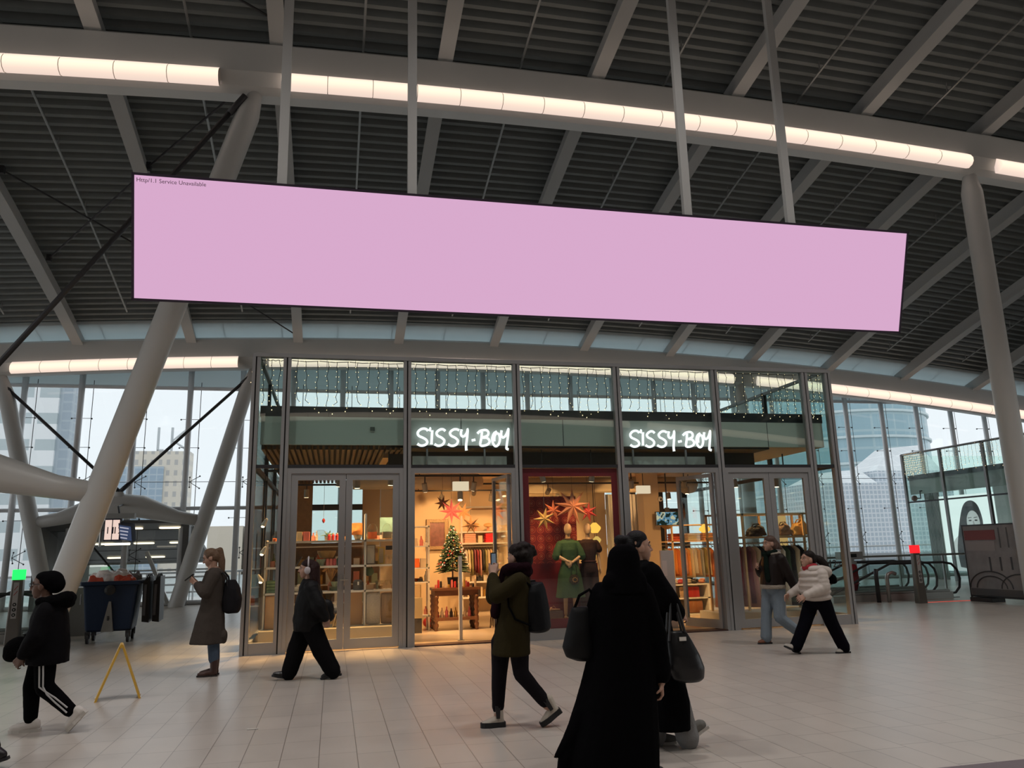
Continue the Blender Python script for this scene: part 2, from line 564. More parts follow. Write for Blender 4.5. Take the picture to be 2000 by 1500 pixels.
# ================================================================== outside: haze is put into the pale building colours
def facade_mat(key, base, win, sx, sz, fx, fz, rough=.5):
    """regular grid of window panes in a facade (object coordinates)"""
    m = bpy.data.materials.new(key)
    m.use_nodes = True
    n, l = m.node_tree.nodes, m.node_tree.links
    b = n['Principled BSDF']; b.inputs['Roughness'].default_value = rough
    tc = n.new('ShaderNodeTexCoord'); sp = n.new('ShaderNodeSeparateXYZ')
    l.new(tc.outputs['Object'], sp.inputs[0])
    def band(out, size, frac):
        d = n.new('ShaderNodeMath'); d.operation = 'DIVIDE'; d.inputs[1].default_value = size
        l.new(out, d.inputs[0])
        f = n.new('ShaderNodeMath'); f.operation = 'FRACT'; l.new(d.outputs[0], f.inputs[0])
        c = n.new('ShaderNodeMath'); c.operation = 'LESS_THAN'; c.inputs[1].default_value = frac
        l.new(f.outputs[0], c.inputs[0]); return c.outputs[0]
    ad = n.new('ShaderNodeMath'); ad.operation = 'ADD'
    l.new(sp.outputs[0], ad.inputs[0]); l.new(sp.outputs[1], ad.inputs[1])
    a, c = band(ad.outputs[0], sx, fx), band(sp.outputs[2], sz, fz)
    mu = n.new('ShaderNodeMath'); mu.operation = 'MULTIPLY'
    l.new(a, mu.inputs[0]); l.new(c, mu.inputs[1])
    mx = n.new('ShaderNodeMix'); mx.data_type = 'RGBA'
    mx.inputs[6].default_value = (*base, 1); mx.inputs[7].default_value = (*win, 1)
    l.new(mu.outputs[0], mx.inputs[0]); l.new(mx.outputs[2], b.inputs['Base Color'])
    return m
def letters(strokes, w=.5):
    mb = MB()
    for st in strokes:
        mb.tube(st, w, 6)
    return mb
# white banded office tower
t = thing('office_tower', 'pale banded office tower seen through the left window wall', 'building', (-45, 105, -1.5))
MB().box(-16, 11.2, 0, 4, 0, 33).build('wall', facade_mat('hazed_banded_facade', (.86, .87, .88), (.50, .56, .58), 9.0, 3.3, .93, .42), t)  # facade colours whitened to stand for haze
MB().box(11.2, 12.6, .4, 4, 0, 28).build('stair_core', facade_mat('core_facade', (.42, .48, .53), (.36, .42, .48), 2.0, 1.2, .8, .8), t)
# beige office block with rooftop letters
t = thing('office_block', 'beige and blue-glass office block with big letters on its roof', 'building', (-45.2, 180, -1.5))
MB().box(0, 14.2, 0, 5, 0, 26).build('wall', facade_mat('hazed_beige_facade', (.74, .67, .58), (.50, .48, .46), 1.6, 2.3, .45, .5), t)  # washed-out tones carry the haze
MB().box(-.3, 9.2, -.5, 1, 0, 22.6).build('glass_front', facade_mat('blue_grid', (.46, .53, .60), (.34, .43, .52), 1.5, 1.5, .85, .8, .3), t)
mb = letters([[(7.2, 2, 26.3), (7.2, 2, 31.5)], [(10.0, 2, 26.3), (10.0, 2, 31.5)], [(13.4, 2, 31.5), (10.2, 2, 28.6), (13.6, 2, 26.3)], [(7.2, 2, 26.4), (8.4, 2, 26.4)]], .28)
mb.build('roof_letter', mat('hazed_letter', (.55, .58, .6), .5), t)
# round blue glass tower
t = thing('glass_tower', 'tall round blue-green glass tower seen through the right window wall', 'building', (124, 172, -1.5))
mb = MB(); n = 40
mb.rings([[(21 * cos(2 * pi * k / n), 21 * sin(2 * pi * k / n), z) for k in range(n)] for z in (0, 12, 24, 40)])
mb.build('wall', facade_mat('tower_glass', (.40, .53, .57), (.31, .46, .52), 5.0, 4.0, .92, .86, .25), t, smooth=False)
mb = MB()
for z in (8, 14, 20, 26, 32):
    mb.rings([[(rr * cos(2 * pi * k / n), rr * sin(2 * pi * k / n), zz) for k in range(n)] for rr, zz in ((21.1, z), (21.5, z + .1), (21.5, z + .6), (21.1, z + .7))], cap=False)
mb.build('floor_band', mat('pale_blue_band', (.58, .68, .70), .4), t)
# tiled building with folded white roof
t = thing('tiled_building', 'grey building clad in small tiles with folded white roofs, right of the shop', 'building', (62, 92, -1.5))
TILEF = facade_mat('tile_grid', (.66, .69, .73), (.44, .50, .56), .62, .62, .72, .72)
WROOF = facade_mat('white_roof_grid', (.80, .82, .83), (.70, .73, .75), 1.5, 1.5, .9, .9)
MB().box(0, 22, 0, 8, 0, 10.8).build('wall', TILEF, t)
MB().hexa([(1, 0, 10.8), (10, 0, 10.8), (10, 8, 10.8), (1, 8, 10.8), (5.2, 3.0, 12.6), (9.6, 3.0, 12.9), (9.6, 8, 12.9), (5.2, 8, 12.6)]).build('roof', WROOF, t)
MB().box(11, 22, 1.5, 8, 10.8, 12.6).build('upper_wall', TILEF, t)
MB().hexa([(11, 1.5, 12.6), (22, 1.5, 12.6), (22, 8, 12.6), (11, 8, 12.6), (16.5, 4.5, 16.2), (21.2, 4.5, 16.6), (21.2, 8, 16.6), (16.5, 8, 16.2)]).build('upper_roof', WROOF, t)
# low far buildings and guard rail past the glass, between coat woman and shop
t = thing('town_houses', 'small hazy town houses low behind the window left of the shop', 'building', (-22, 150, -1.5))
MB().box(0, 6, 0, 10, 0, 8.6).build('wall', mat('hazed_ochre', (.66, .58, .48), .7), t)
MB().box(6.6, 8.4, 0, 10, 0, 11.5).build('tower_wall', mat('hazed_grey_render', (.62, .64, .66), .7), t)
MB().box(8.6, 16, 0, 10, 0, 7.4).build('side_wall', mat('hazed_rose', (.62, .55, .53), .7), t)
t = thing('terrace_railing', 'pale metal railing on the terrace beyond the left window wall', 'railing', (-9, 37, -1.5))
for i in range(14):
    MB().tube([(-14 + 1.9 * i, 0, 0), (-14 + 1.9 * i, 0, 2.5)], .04, 6).build('post', ALU, t)
MB().tube([(-14, 0, 2.5), (11, 0, 2.5)], .05, 6).build('rail', ALU, t)
MB().box(-14, 11, .05, .07, 1.45, 2.35).build('panel', glass('rail_glass', (.92, .95, .955), .8), t)
t = thing('terrace_railing', 'low grey parapet and rail beyond the right window wall', 'railing', (30, 40, -1.5))
MB().box(-6, 22, 0, .3, 0, 2.4).build('parapet', mat('grey_parapet', (.42, .44, .47), .7), t)
MB().tube([(-6, .1, 2.8), (22, .1, 2.8)], .05, 6).build('rail', ALU, t)
# ================================================================== shop pavilion shell
Y0, YB, XL, XR, HT, HTR = 14.1, 21.3, -1.42, 10.12, 5.14, 3.13
SG = glass('shop_glass', (.885, .955, .935), .9)
SGI = glass('clear_door_glass', (.95, .975, .965), .9)
GREEN = mat('grey_green_fascia', (.52, .55, .515), .5)
BACKY = 14.27
bx = [-1.40, -.87, 1.28, 3.35, 5.38, 7.49, 9.55, 10.10]
struct(box(XL + .05, XR - .05, Y0 + .12, YB, .001, .014).build('floor_shop', mat('pale_resin_floor', (.56, .47, .37), .25, var=.06, vscale=2)))
# facade posts: two flat strips with a dark joint between
fr = sgroup('wall_facade')
for i, x in enumerate(bx):
    w = .055
    for sx in (-1, 1):
        x0, x1 = sorted((x + sx * .012, x + sx * (.012 + w)))
        box(x0, x1, Y0 - .06, Y0 + .06, 0, HT).build('post', STEEL, fr)
    box(x - .012, x + .012, Y0 - .035, Y0 + .05, 0, HT).build('joint', BLACK, fr)
    for k in range(24 if 0 < i < 3 else 0):
        MB().ell((x, Y0 - .04, .25 + k * .205), (.006, .006, .006), 6, 4).build('bolt', BLACK, fr)
box(XL, XR, Y0 - .07, Y0 + .07, HT - .05, HT + .02).build('top_rail', STEEL, fr)
for i in range(7):
    box(bx[i] + .067, bx[i + 1] - .067, Y0 - .05, Y0 + .04, HTR - .035, HTR + .025).build('transom', DARK, fr)
    box(bx[i] + .067, bx[i + 1] - .067, Y0 - .008, Y0 + .008, HTR + .025, HT - .05).build('pane', SG, fr)
# side walls of glass and back wall
def side_wall(name, X):
    g = sgroup(name)
    ys = [Y0 + .06, 16.5, 18.9, YB]
    for a, b in zip(ys, ys[1:]):
        for z0, z1 in ((.2, HTR - .04), (HTR + .04, HT - .05)):
            box(X - .008, X + .008, a + .05, b - .05, z0, z1).build('pane', SG, g)
        box(X - .04, X + .04, b - .05, b + .05, 0, HT).build('post', DARK, g)
        box(X - .035, X + .035, a, b, HTR - .04, HTR + .04).build('transom', DARK, g)
        box(X - .05, X + .05, a, b, 0, .2).build('base_frame', STEEL, g)
    box(X - .04, X + .04, Y0, YB, HT - .05, HT + .01).build('top_rail', STEEL, g)
side_wall('wall_left', XL + .06)
side_wall('wall_right', XR - .06)
# roof of the shop with its dark edge and green fascia behind the glass
rf = sgroup('ceiling_shop')
box(XL + .1, XR - .1, BACKY, YB, 4.05, 4.24).build('roof_slab', mat('dark_roof_edge', (.03, .032, .038), .4), rf)
box(XL + .12, XR - .12, BACKY, BACKY + .05, 3.54, 4.05).build('fascia', GREEN, rf)
for x in (2.30, 4.30, 8.7):
    box(x, x + .012, BACKY - .004, BACKY, 3.54, 4.05).build('fascia_joint', DARK, rf)
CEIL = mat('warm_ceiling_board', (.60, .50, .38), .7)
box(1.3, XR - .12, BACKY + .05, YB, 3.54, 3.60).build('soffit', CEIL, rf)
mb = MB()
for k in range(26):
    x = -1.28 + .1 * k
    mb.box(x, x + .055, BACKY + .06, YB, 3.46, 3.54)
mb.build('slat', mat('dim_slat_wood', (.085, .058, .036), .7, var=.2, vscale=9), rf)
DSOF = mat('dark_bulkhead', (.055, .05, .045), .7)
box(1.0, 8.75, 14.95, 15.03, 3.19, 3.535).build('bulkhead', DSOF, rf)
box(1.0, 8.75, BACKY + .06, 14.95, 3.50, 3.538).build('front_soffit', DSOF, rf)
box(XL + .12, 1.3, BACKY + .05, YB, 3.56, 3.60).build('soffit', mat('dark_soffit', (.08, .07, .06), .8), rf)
# back parapet glass
bw = sgroup('wall_back')
for k in range(5):
    a = XL + .1 + 2.26 * k
    box(a, a + 2.2, YB, YB + .016, 4.24, HT - .05).build('pane', SG, bw)
WALLB = mat('warm_white_wall', (.55, .42, .28), .7, var=.04, vscale=2)
box(.75, 7.6, YB, YB + .1, 0, 3.54).build('board', WALLB, bw)
SLATW = mat('oak_slat_wall', (.34, .20, .10), .6, var=.3, vscale=12)
box(-1.36, -.55, YB, YB + .1, 0, 3.54).build('slat_board', SLATW, bw)
box(-.55, .75, YB, YB + .1, 0, 1.9).build('slat_board', SLATW, bw)
box(-.55, .75, YB, YB + .016, 1.9, 3.5).build('pane', SG, bw)
box(.28, .36, YB - .05, YB + .08, 1.9, 3.54).build('post', DARK, bw)
box(-.55, .75, YB - .05, YB + .08, 2.75, 2.90).build('transom', DARK, bw)
for a, b in ((7.6, 8.45), (8.45, 9.3), (9.3, 10.06)):
    for z0, z1 in ((.1, 1.6), (1.66, 2.55), (2.65, 3.5)):
        box(a + .06, b - .06, YB, YB + .016, z0, z1).build('pane', SG, bw)
    box(b - .08, b + .08, YB - .05, YB + .08, 0, 3.54).build('post', DARK, bw)
    box(a, b, YB - .04, YB + .06, 2.53, 2.67).build('transom', DARK, bw)
    box(a, b, YB - .04, YB + .06, 1.58, 1.68).build('transom', DARK, bw)
# middle partition wall: closes the stock room behind the window display
# ------------------------------------------------------------------ facade bays
def leaf(parent, w, z0, z1, mt=STEEL, gl=SGI, s=.11, bot=.16):
    """a framed glass door leaf in its own x-z plane, hinge at x=0"""
    box(0, s, -.03, .03, z0, z1).build('stile', mt, parent)
    box(w - s, w, -.03, .03, z0, z1).build('stile', mt, parent)
    box(s, w - s, -.03, .03, z0, z0 + bot).build('bottom_rail', mt, parent)
    box(s, w - s, -.03, .03, z1 - s, z1).build('top_rail', mt, parent)
    box(s, w - s, -.006, .006, z0 + bot, z1 - s).build('pane', gl, parent)
def door_frame(n, i):
    g = sgroup('door_%d' % n)
    a, b = bx[i] + .067, bx[i + 1] - .067
    box(a, a + .07, Y0 - .05, Y0 + .06, 0, HTR - .035).build('jamb', STEEL, g)
    box(b - .07, b, Y0 - .05, Y0 + .06, 0, HTR - .035).build('jamb', STEEL, g)
    box(a + .07, b - .07, Y0 - .05, Y0 + .06, HTR - .13, HTR - .035).build('head', STEEL, g)
    return g, a + .07, b - .07
def fixed_window(n, i):
    g = sgroup('window_%d' % n)
    a, b = bx[i] + .067, bx[i + 1] - .067
    box(a, b, Y0 - .05, Y0 + .06, 0, .19).build('base_frame', STEEL, g)
    box(a, b, Y0 - .008, Y0 + .008, .19, HTR - .035).build('pane', SGI, g)
    return g, a, b
fixed_window(2, 0)
g, a, b = door_frame(1, 1)
w = (b - a) / 2
for k in (0, 1):
    e = bpy.data.objects.new('leaf', None); COL.objects.link(e); e.parent = g
    e.location = (a + k * w + .004, Y0, 0)
    leaf(e, w - .008, .03, HTR - .135)
    if k == 0:
        h = MB(); h.box(w - .085, w - .045, -.045, -.03, 1.0, 1.25); h.tube([(w - .065, -.04, 1.17), (w - .065, -.085, 1.17), (w + .06, -.09, 1.17)], .012, 8)
        h.build('handle', ALU, e)
g3, a3, b3 = door_frame(2, 2)
box(a3, b3, Y0 - .06, Y0 + .25, .0, .022).build('threshold', mat('dark_mat', (.05, .022, .018), .8, bump=.4, bscale=200), g3)
e = bpy.data.objects.new('leaf', None); COL.objects.link(e); e.parent = g3
e.location = (b3 - .03, Y0 + .08, 0); e.rotation_euler = (0, 0, RAD(97))
leaf(e, .92, .03, HTR - .135, s=.06, bot=.12)
g4, a4, b4 = fixed_window(3, 3)
RED = mat('dark_red_print', (.24, .016, .028), .5, var=.25, vscale=60)
mb = MB()
for q in ((a4 + .01, a4 + .13, .19, HTR - .04), (b4 - .13, b4 - .01, .19, HTR - .04), (a4 + .13, b4 - .13, HTR - .19, HTR - .04), (a4 + .13, b4 - .13, .19, .36)):
    mb.box(q[0], q[1], Y0 + .0085, Y0 + .0115, q[2], q[3])
mb.build('sticker_border', RED, g4)
mb = MB()
for k in range(60):
    z = .38 + k * .0435
    for x in (a4 + .133, b4 - .137): mb.box(x, x + .004, Y0 + .009, Y0 + .0118, z, z + .026)
for k in range(36):
    x = a4 + .15 + k * .0467
    for z in (HTR - .197, .362): mb.box(x, x + .026, Y0 + .009, Y0 + .0118, z, z + .005)
mb.build('sticker_stitch', mat('dull_gold_stitch', (.40, .22, .10), .5), g4)
g5, a5, b5 = door_frame(3, 4)
box(a5, b5, Y0 - .06, Y0 + .25, .0, .022).build('threshold', _mats['dark_mat'], g5)
e = bpy.data.objects.new('leaf', None); COL.objects.link(e); e.parent = g5
e.location = (b5 - .03, Y0 + .05, 0); e.rotation_euler = (0, 0, RAD(112))
leaf(e, .95, .03, HTR - .135, s=.075, bot=.16)
g6, a6, b6 = door_frame(4, 5)
w = (b6 - a6) / 2
for k in (0, 1):
    e = bpy.data.objects.new('leaf', None); COL.objects.link(e); e.parent = g6
    e.location = (a6 + k * w + .004, Y0, 0)
    leaf(e, w - .008, .03, HTR - .135)
fixed_window(4, 6)
# number on the right end pane
def text(name, s, size, mt, parent, loc, rot=(pi / 2, 0, 0), ext=.004, align='LEFT'):
    c = bpy.data.curves.new(name, 'FONT')
    c.body = s; c.size = size; c.extrude = ext; c.align_x = align
    c.resolution_u = 3
    o = bpy.data.objects.new(name + '_tmp', c)
    COL.objects.link(o)
    dg = bpy.context.evaluated_depsgraph_get()
    me = bpy.data.meshes.new_from_object(o.evaluated_get(dg))
    bpy.data.objects.remove(o)
    me.materials.clear(); me.materials.append(mt)
    r = bpy.data.objects.new(name, me); COL.objects.link(r)
    r.location = loc; r.rotation_euler = rot
    if parent is not None: r.parent = parent
    return r
tag(text('platform_number', '12a', .21, mat('dark_decal', (.03, .03, .035), .5), None, (9.66, Y0 - .014, 1.10)), 'dark number 12a on the right end pane of the shop', 'number')

# header boxes behind the two sign panes
for a, b, nm in ((a3, b3, 'left'), (a5, b5, 'right')):
    o = one('header_panel', box(a, b, 14.45, 14.52, 3.14, 3.36), GREEN, 'grey green header panel above the %s shop entrance, under the lit name sign' % nm, 'panel')
    for x in (a + .25, b - .45):
        box(x, x + .03, 14.40, 14.44, 3.14, 3.6).build('rod', STEEL, o)
# ------------------------------------------------------------------ the lit name signs
NEON = emitter('white_neon', (1.0, .97, 1.0), 1.5)
STR = {
 'S1': [(215, 676), (205, 665), (185, 660), (160, 668), (143, 688), (150, 710), (180, 724), (203, 738), (210, 757), (195, 773), (165, 778), (140, 766)],
 'tick': [(226, 655), (231, 660), (226, 676)],
 'I': [(246, 672), (243, 715), (240, 768)],
 'S2': [(340, 676), (325, 664), (302, 666), (278, 686), (284, 708), (312, 722), (332, 742), (322, 768), (290, 779), (262, 768)],
 'S3': [(440, 670), (420, 662), (396, 666), (374, 686), (382, 708), (410, 722), (430, 742), (420, 768), (388, 779), (358, 768)],
 'Y1': [(458, 664), (452, 694), (462, 712), (480, 708), (496, 686), (503, 660), (497, 720), (489, 780), (491, 810)],
 'dash': [(532, 740), (556, 735)],
 'B': [(574, 690), (596, 672), (636, 666), (654, 682), (646, 706), (610, 720), (644, 722), (662, 746), (642, 770), (594, 774), (602, 720), (606, 680)],
 'O': [(716, 676), (695, 690), (682, 725), (688, 762), (706, 780), (728, 765), (738, 730), (732, 696), (712, 690), (698, 712), (696, 744)],
 'Y2': [(752, 668), (748, 700), (760, 718), (780, 706), (796, 676), (803, 656), (798, 710), (788, 770), (786, 796), (800, 801)],
}
def smooth_path(p, n=4):
    out = []
    for i in range(len(p) - 1):
        p0, p1, p2, p3 = p[max(i - 1, 0)], p[i], p[i + 1], p[min(i + 2, len(p) - 1)]
        for k in range(n):
            t = k / n
            out.append(tuple(.5 * (2 * p1[j] + (p2[j] - p0[j]) * t + (2 * p0[j] - 5 * p1[j] + 4 * p2[j] - p3[j]) * t * t + (3 * p1[j] - p0[j] - 3 * p2[j] + p3[j]) * t ** 3) for j in range(2)))
    out.append(tuple(p[-1])); return out
for x0, nm in ((1.46, 'left'), (5.63, 'right')):
    t = thing('name_sign', 'white lit script sign over the %s shop entrance' % nm, 'sign', (x0, 14.17, 3.52))
    for k, st in STR.items():
        pts = [((u - 135) * .0026, 0, (778 - v) * .00268) for u, v in smooth_path(st)]
        n = len(pts)
        MB().tube(pts, [.028] + [.024] * (n - 2) + [.030], 7, up=(0, 1, 0)).build('letter', NEON, t, smooth=True)
o = one('alarm_box', box(.62, .70, BACKY - .03, BACKY, 3.80, 3.87), mat('grey_box', (.12, .13, .12), .5), 'small dark square box on the green fascia over the closed left door', 'alarm')

# ------------------------------------------------------------------ icicle lights
BULB = emitter('warm_bulb', (1.0, .74, .42), 2.2)
WIRE = mat('dark_wire', (.055, .05, .045), .5)
def strand(parent, x, y, z, ln, dense=.11, wob=.02):
    mb = MB(); n = max(4, int(ln / .09))
    pts = [(x + rnd.uniform(-wob, wob), y + rnd.uniform(-.01, .01), z - ln * i / n) for i in range(n)]
    dx = rnd.choice((-1, 1)) * rnd.uniform(.02, .09)
    pts.append((pts[-1][0] + dx, y, pts[-1][2] - .06))
    mb.cur = 0
    mb.tube(pts, .005, 4)
    k = dense * rnd.random()
    while k < ln:
        i = min(len(pts) - 1, int(k / ln * n))
        s = rnd.choice((-1, 1)) * .018
        p = pts[i]
        mb.cur = 0
        mb.tube([p, (p[0] + s, p[1] - .005, p[2] + .004)], .004, 3)
        mb.cur = 1
        mb.ell((p[0] + s * 1.3, p[1] - .006, p[2] + .006), (.006, .006, .008), 5, 4)
        k += dense
    p = pts[-1]
    mb.cur = 1
    mb.ell(p, (.009, .009, .011), 6, 4)
    return mb.build('strand', [WIRE, BULB], parent)
where = ['narrow left end bay', 'bay over the closed left door', 'bay over the left entrance', 'bay over the display window', 'bay over the right entrance', 'bay over the closed right door', 'narrow right end bay']
for i in range(7):
    a, b = bx[i] + .07, bx[i + 1] - .07
    t = thing('icicle_lights', 'hanging icicle fairy lights behind the top glass of the ' + where[i], 'fairy lights', group='icicle fairy lights round the shop roof')
    mb = MB()
    mb.tube([(a + (b - a) * k / 8, Y0 + .10, HT - .07 - .015 * (k % 2)) for k in range(9)], .007, 4)
    mb.build('lead', WIRE, t)
    n = max(3, round((b - a) / .185))
    for k in range(n):
        strand(t, a + (b - a) * (k + .5) / n + rnd.uniform(-.02, .02), Y0 + .10, HT - .08, rnd.uniform(.80, 1.0), .09)
t = thing('icicle_lights', 'icicle fairy lights wrapped around the outer left corner post of the shop', 'fairy lights', group='icicle fairy lights round the shop roof')
MB().tube([(XL - .03, 14.2, HT - .02), (XL - .03, 17, HT - .02), (XL - .03, 20, HT - .02)], .007, 4).build('lead', WIRE, t)
for k in range(12): strand(t, XL - .03, 14.15 + .2 * k, HT - .03, rnd.uniform(.8, 1.0), .10)
t = thing('icicle_lights', 'icicle fairy lights along the outer right side of the shop roof', 'fairy lights', group='icicle fairy lights round the shop roof')
MB().tube([(XR + .03, 14.2, HT - .02), (XR + .03, 17, HT - .02), (XR + .03, 20, HT - .02)], .007, 4).build('lead', WIRE, t)
for k in range(14): strand(t, XR + .03, 14.15 + .25 * k, HT - .03, rnd.uniform(.8, 1.0), .09)

# ================================================================== the hanging screen
PINK = emitter('pink_led', (.69, .405, .61), 1.0)
t = thing('led_screen', 'huge pink LED screen hanging from the roof above the shop', 'screen', (3.5, 11.0, 6.97))
t.rotation_euler = (RAD(17.2), 0, 0)
x0, x1, z0, z1 = -6.40, 6.38, -1.81, 0
box(x0, x1, .01, .16, z0, z1).build('housing', mat('screen_housing', (.03, .03, .035), .5), t)
box(x0 + .03, x1 - .03, -.004, .01, z0 + .03, z1 - .03).build('display', PINK, t)
fm = MB()
fm.box(x0, x1, -.012, .01, z1 - .035, z1); fm.box(x0, x1, -.012, .01, z0, z0 + .035)
fm.box(x0, x0 + .035, -.012, .01, z0, z1); fm.box(x1 - .035, x1, -.012, .01, z0, z1)
fm.build('frame', mat('purple_black_frame', (.035, .022, .045), .4), t)
text('message', 'Http/1.1 Service Unavailable', .082, mat('dull_violet_ink', (.20, .11, .19), .8), t, (x0 + .06, -.006, z1 - .125), ext=.001)
bpy.context.view_layer.update()
inv = t.matrix_world.inverted()
for k, x in enumerate((-.86, 1.07, 5.67, 7.60)):
    mb = MB().box(x - .07, x + .07, 11.06, 11.15, 6.9, zp(x, 11.1) + .3)
    mb.box(x - .075, x + .075, 11.05, 11.16, 6.9, 7.0)
    o = mb.build('hanger', PUR, t)
    o.matrix_parent_inverse = inv

# ================================================================== right hand pavilion
rp = sgroup('wall_pavilion')
XP, YP = 23.5, 28.3
for k in range(8):
    y = YP - 2.12 * k
    box(XP - .05, XP + .05, y - .05, y + .05, 0, HT).build('post', STEEL, rp)
    y1 = y - 2.12
    for z0, z1 in ((.1, 3.1), (3.16, 5.1)):
        box(XP - .008, XP + .008, y1 + .05, y - .05, z0, z1).build('pane', SG, rp)
    box(XP - .04, XP + .04, y1 + .05, y - .05, 3.1, 3.16).build('transom', DARK, rp)
box(XP - .05, XP + .05, YP - 17, YP, HT - .05, HT + .02).build('top_rail', STEEL, rp)
box(XP + .15, 36, YP - 17, YP, 4.05, 4.24).build('roof_slab', _mats['dark_roof_edge'], rp)
box(XP + .2, XP + .28, YP - 17, YP, 3.45, 4.05).build('fascia', GREEN, rp)
box(XP, 36, YP - .02, YP, 3.16, 5.1).build('end_pane', SG, rp)
box(XP, 36, YP - .02, YP, .1, 3.1).build('end_pane', SG, rp)
box(XP + 3.2, XP + 3.3, YP - 17, YP - 1.2, 0, 4.05).build('inner_wall', mat('grey_corrugated', (.40, .40, .38), .6, bump=.3, bscale=30), rp)
for k in range(10):
    box(XP + .75, XP + .81, YP - .88 + .08 * k, YP - .83 + .08 * k, 0, 3.5).build('curtain_fold', mat('grey_slats', (.38, .38, .36), .6), rp)
for k, (yy, nm) in enumerate(((YP - .5, 'far end'), (YP - 2.6, 'second bay'), (YP - 4.7, 'third bay'), (YP - 6.8, 'fourth bay'), (YP - 8.9, 'near bay'))):
    t = thing('icicle_lights', 'icicle fairy lights along the %s of the right hand pavilion roof' % nm, 'fairy lights', group='icicle fairy lights on the right pavilion')
    MB().tube([(XP - .07, yy + .3, HT - .03), (XP - .07, yy - 1.8, HT - .03)], .008, 4).build('lead', WIRE, t)
    for q in range(11 if k else 18):
        strand(t, XP - .07, yy + .3 - (.19 if k else .06) * q, HT - .04, rnd.uniform(.75, 1.0), .04 if k == 0 else .12)
    for q in range(0 if k else 14):
        strand(t, XP + .05 + .09 * q, YP + .05, HT - .04, rnd.uniform(.75, 1.0), .05)
# generic portrait on a lit poster inside it
t = thing('poster', 'large lit black and white portrait poster behind the right pavilion glass', 'poster', (XP + .8, YP - 2.2, .35), RAD(-86))
PW, PH = 2.5, 2.95
box(-PW / 2, PW / 2, 0, .08, 0, PH).build('panel', emitter('poster_light', (.86, .96, .95), 1.0), t)
def flat(poly, y, key, c, nm):
    MB().prism(poly, .006, 'y', y).build(nm, emitter(key, c, .85), t)
def oval(cx, cz, rx, rz, n=20): return [(cx + rx * cos(2 * pi * k / n), cz + rz * sin(2 * pi * k / n)) for k in range(n)]
flat(smooth_path([(-.95, 0), (-.9, .9), (-.55, 1.35), (0, 1.45), (.5, 1.3), (.62, .6), (.7, 0)]), -.006, 'print_light', (.58, .62, .62), 'printed_shoulder')
flat(smooth_path([(-.62, .15), (-.66, .8), (-.5, 1.5), (-.28, 2.2), (-.05, 2.6), (.28, 2.70), (.55, 2.5), (.68, 2.0), (.66, 1.5), (.60, 1.15), (.50, 1.3), (.1, 1.25), (-.05, .7), (-.3, .1)]), -.012, 'print_dark', (.045, .047, .05), 'printed_hair')
flat(oval(.26, 1.85, .30, .46), -.018, 'print_skin', (.50, .53, .53), 'printed_face')
flat(smooth_path([(.12, 1.1), (.14, 1.5), (.38, 1.5), (.40, 1.1)]), -.0165, 'print_neck', (.38, .40, .40), 'printed_neck')
for cx in (.13, .40):
    flat(oval(cx, 1.93, .07, .028, 12), -.024, 'print_dark', (.045, .047, .05), 'printed_eye')
    flat([(cx - .09, 2.02), (cx + .08, 2.04), (cx + .08, 2.06), (cx - .09, 2.045)], -.024, 'print_dark', (.045, .047, .05), 'printed_brow')
flat([(.25, 1.92), (.28, 1.92), (.33, 1.74), (.24, 1.74)], -.024, 'print_mid', (.3, .3, .3), 'printed_nose')
flat(oval(.28, 1.60, .10, .035, 14), -.024, 'print_mid2', (.16, .16, .16), 'printed_mouth')
o = thing('camera', 'small round security camera on a bent arm at the right pavilion corner', 'camera', (XP - .4, YP - .9, 3.25))
MB().ell((0, 0, 0), (.12, .12, .12)).build('dome', mat('bronze_grey', (.22, .17, .15), .4), o)
MB().tube([(.1, 0, 0), (.3, 0, 0), (.3, 0, .3), (.4, 0, .3)], .025, 6).build('arm', DARK, o)
# ================================================================== shop interior
C_ = lambda k, c, **q: mat(k, c, **q)
PINKB = C_('coral_card', (.80, .22, .18)); CREAMB = C_('cream_card', (.74, .58, .34)); ORG = C_('orange_card', (.72, .14, .03))
GRN = C_('sage_glaze', (.30, .36, .26), rough=.35); DGRN = C_('bottle_green', (.04, .09, .05), rough=.3); REDG = C_('deep_red_glaze', (.35, .03, .03), rough=.3)
PALE = C_('pale_ceramic', (.66, .62, .54), rough=.35); GOLD = C_('straw_weave', (.48, .30, .11), bump=.5, bscale=120); TERRA = C_('terracotta', (.50, .20, .12))
CGL = glass('clear_glassware', (.93, .93, .90), .9)
LEAF = C_('leaf_green', (.06, .13, .04), rough=.5, var=.3, vscale=12)
PAMP = C_('dried_grass', (.46, .27, .12), rough=.9)
LINEN = C_('linen', (.62, .52, .38), rough=.9, bump=.2, bscale=80)

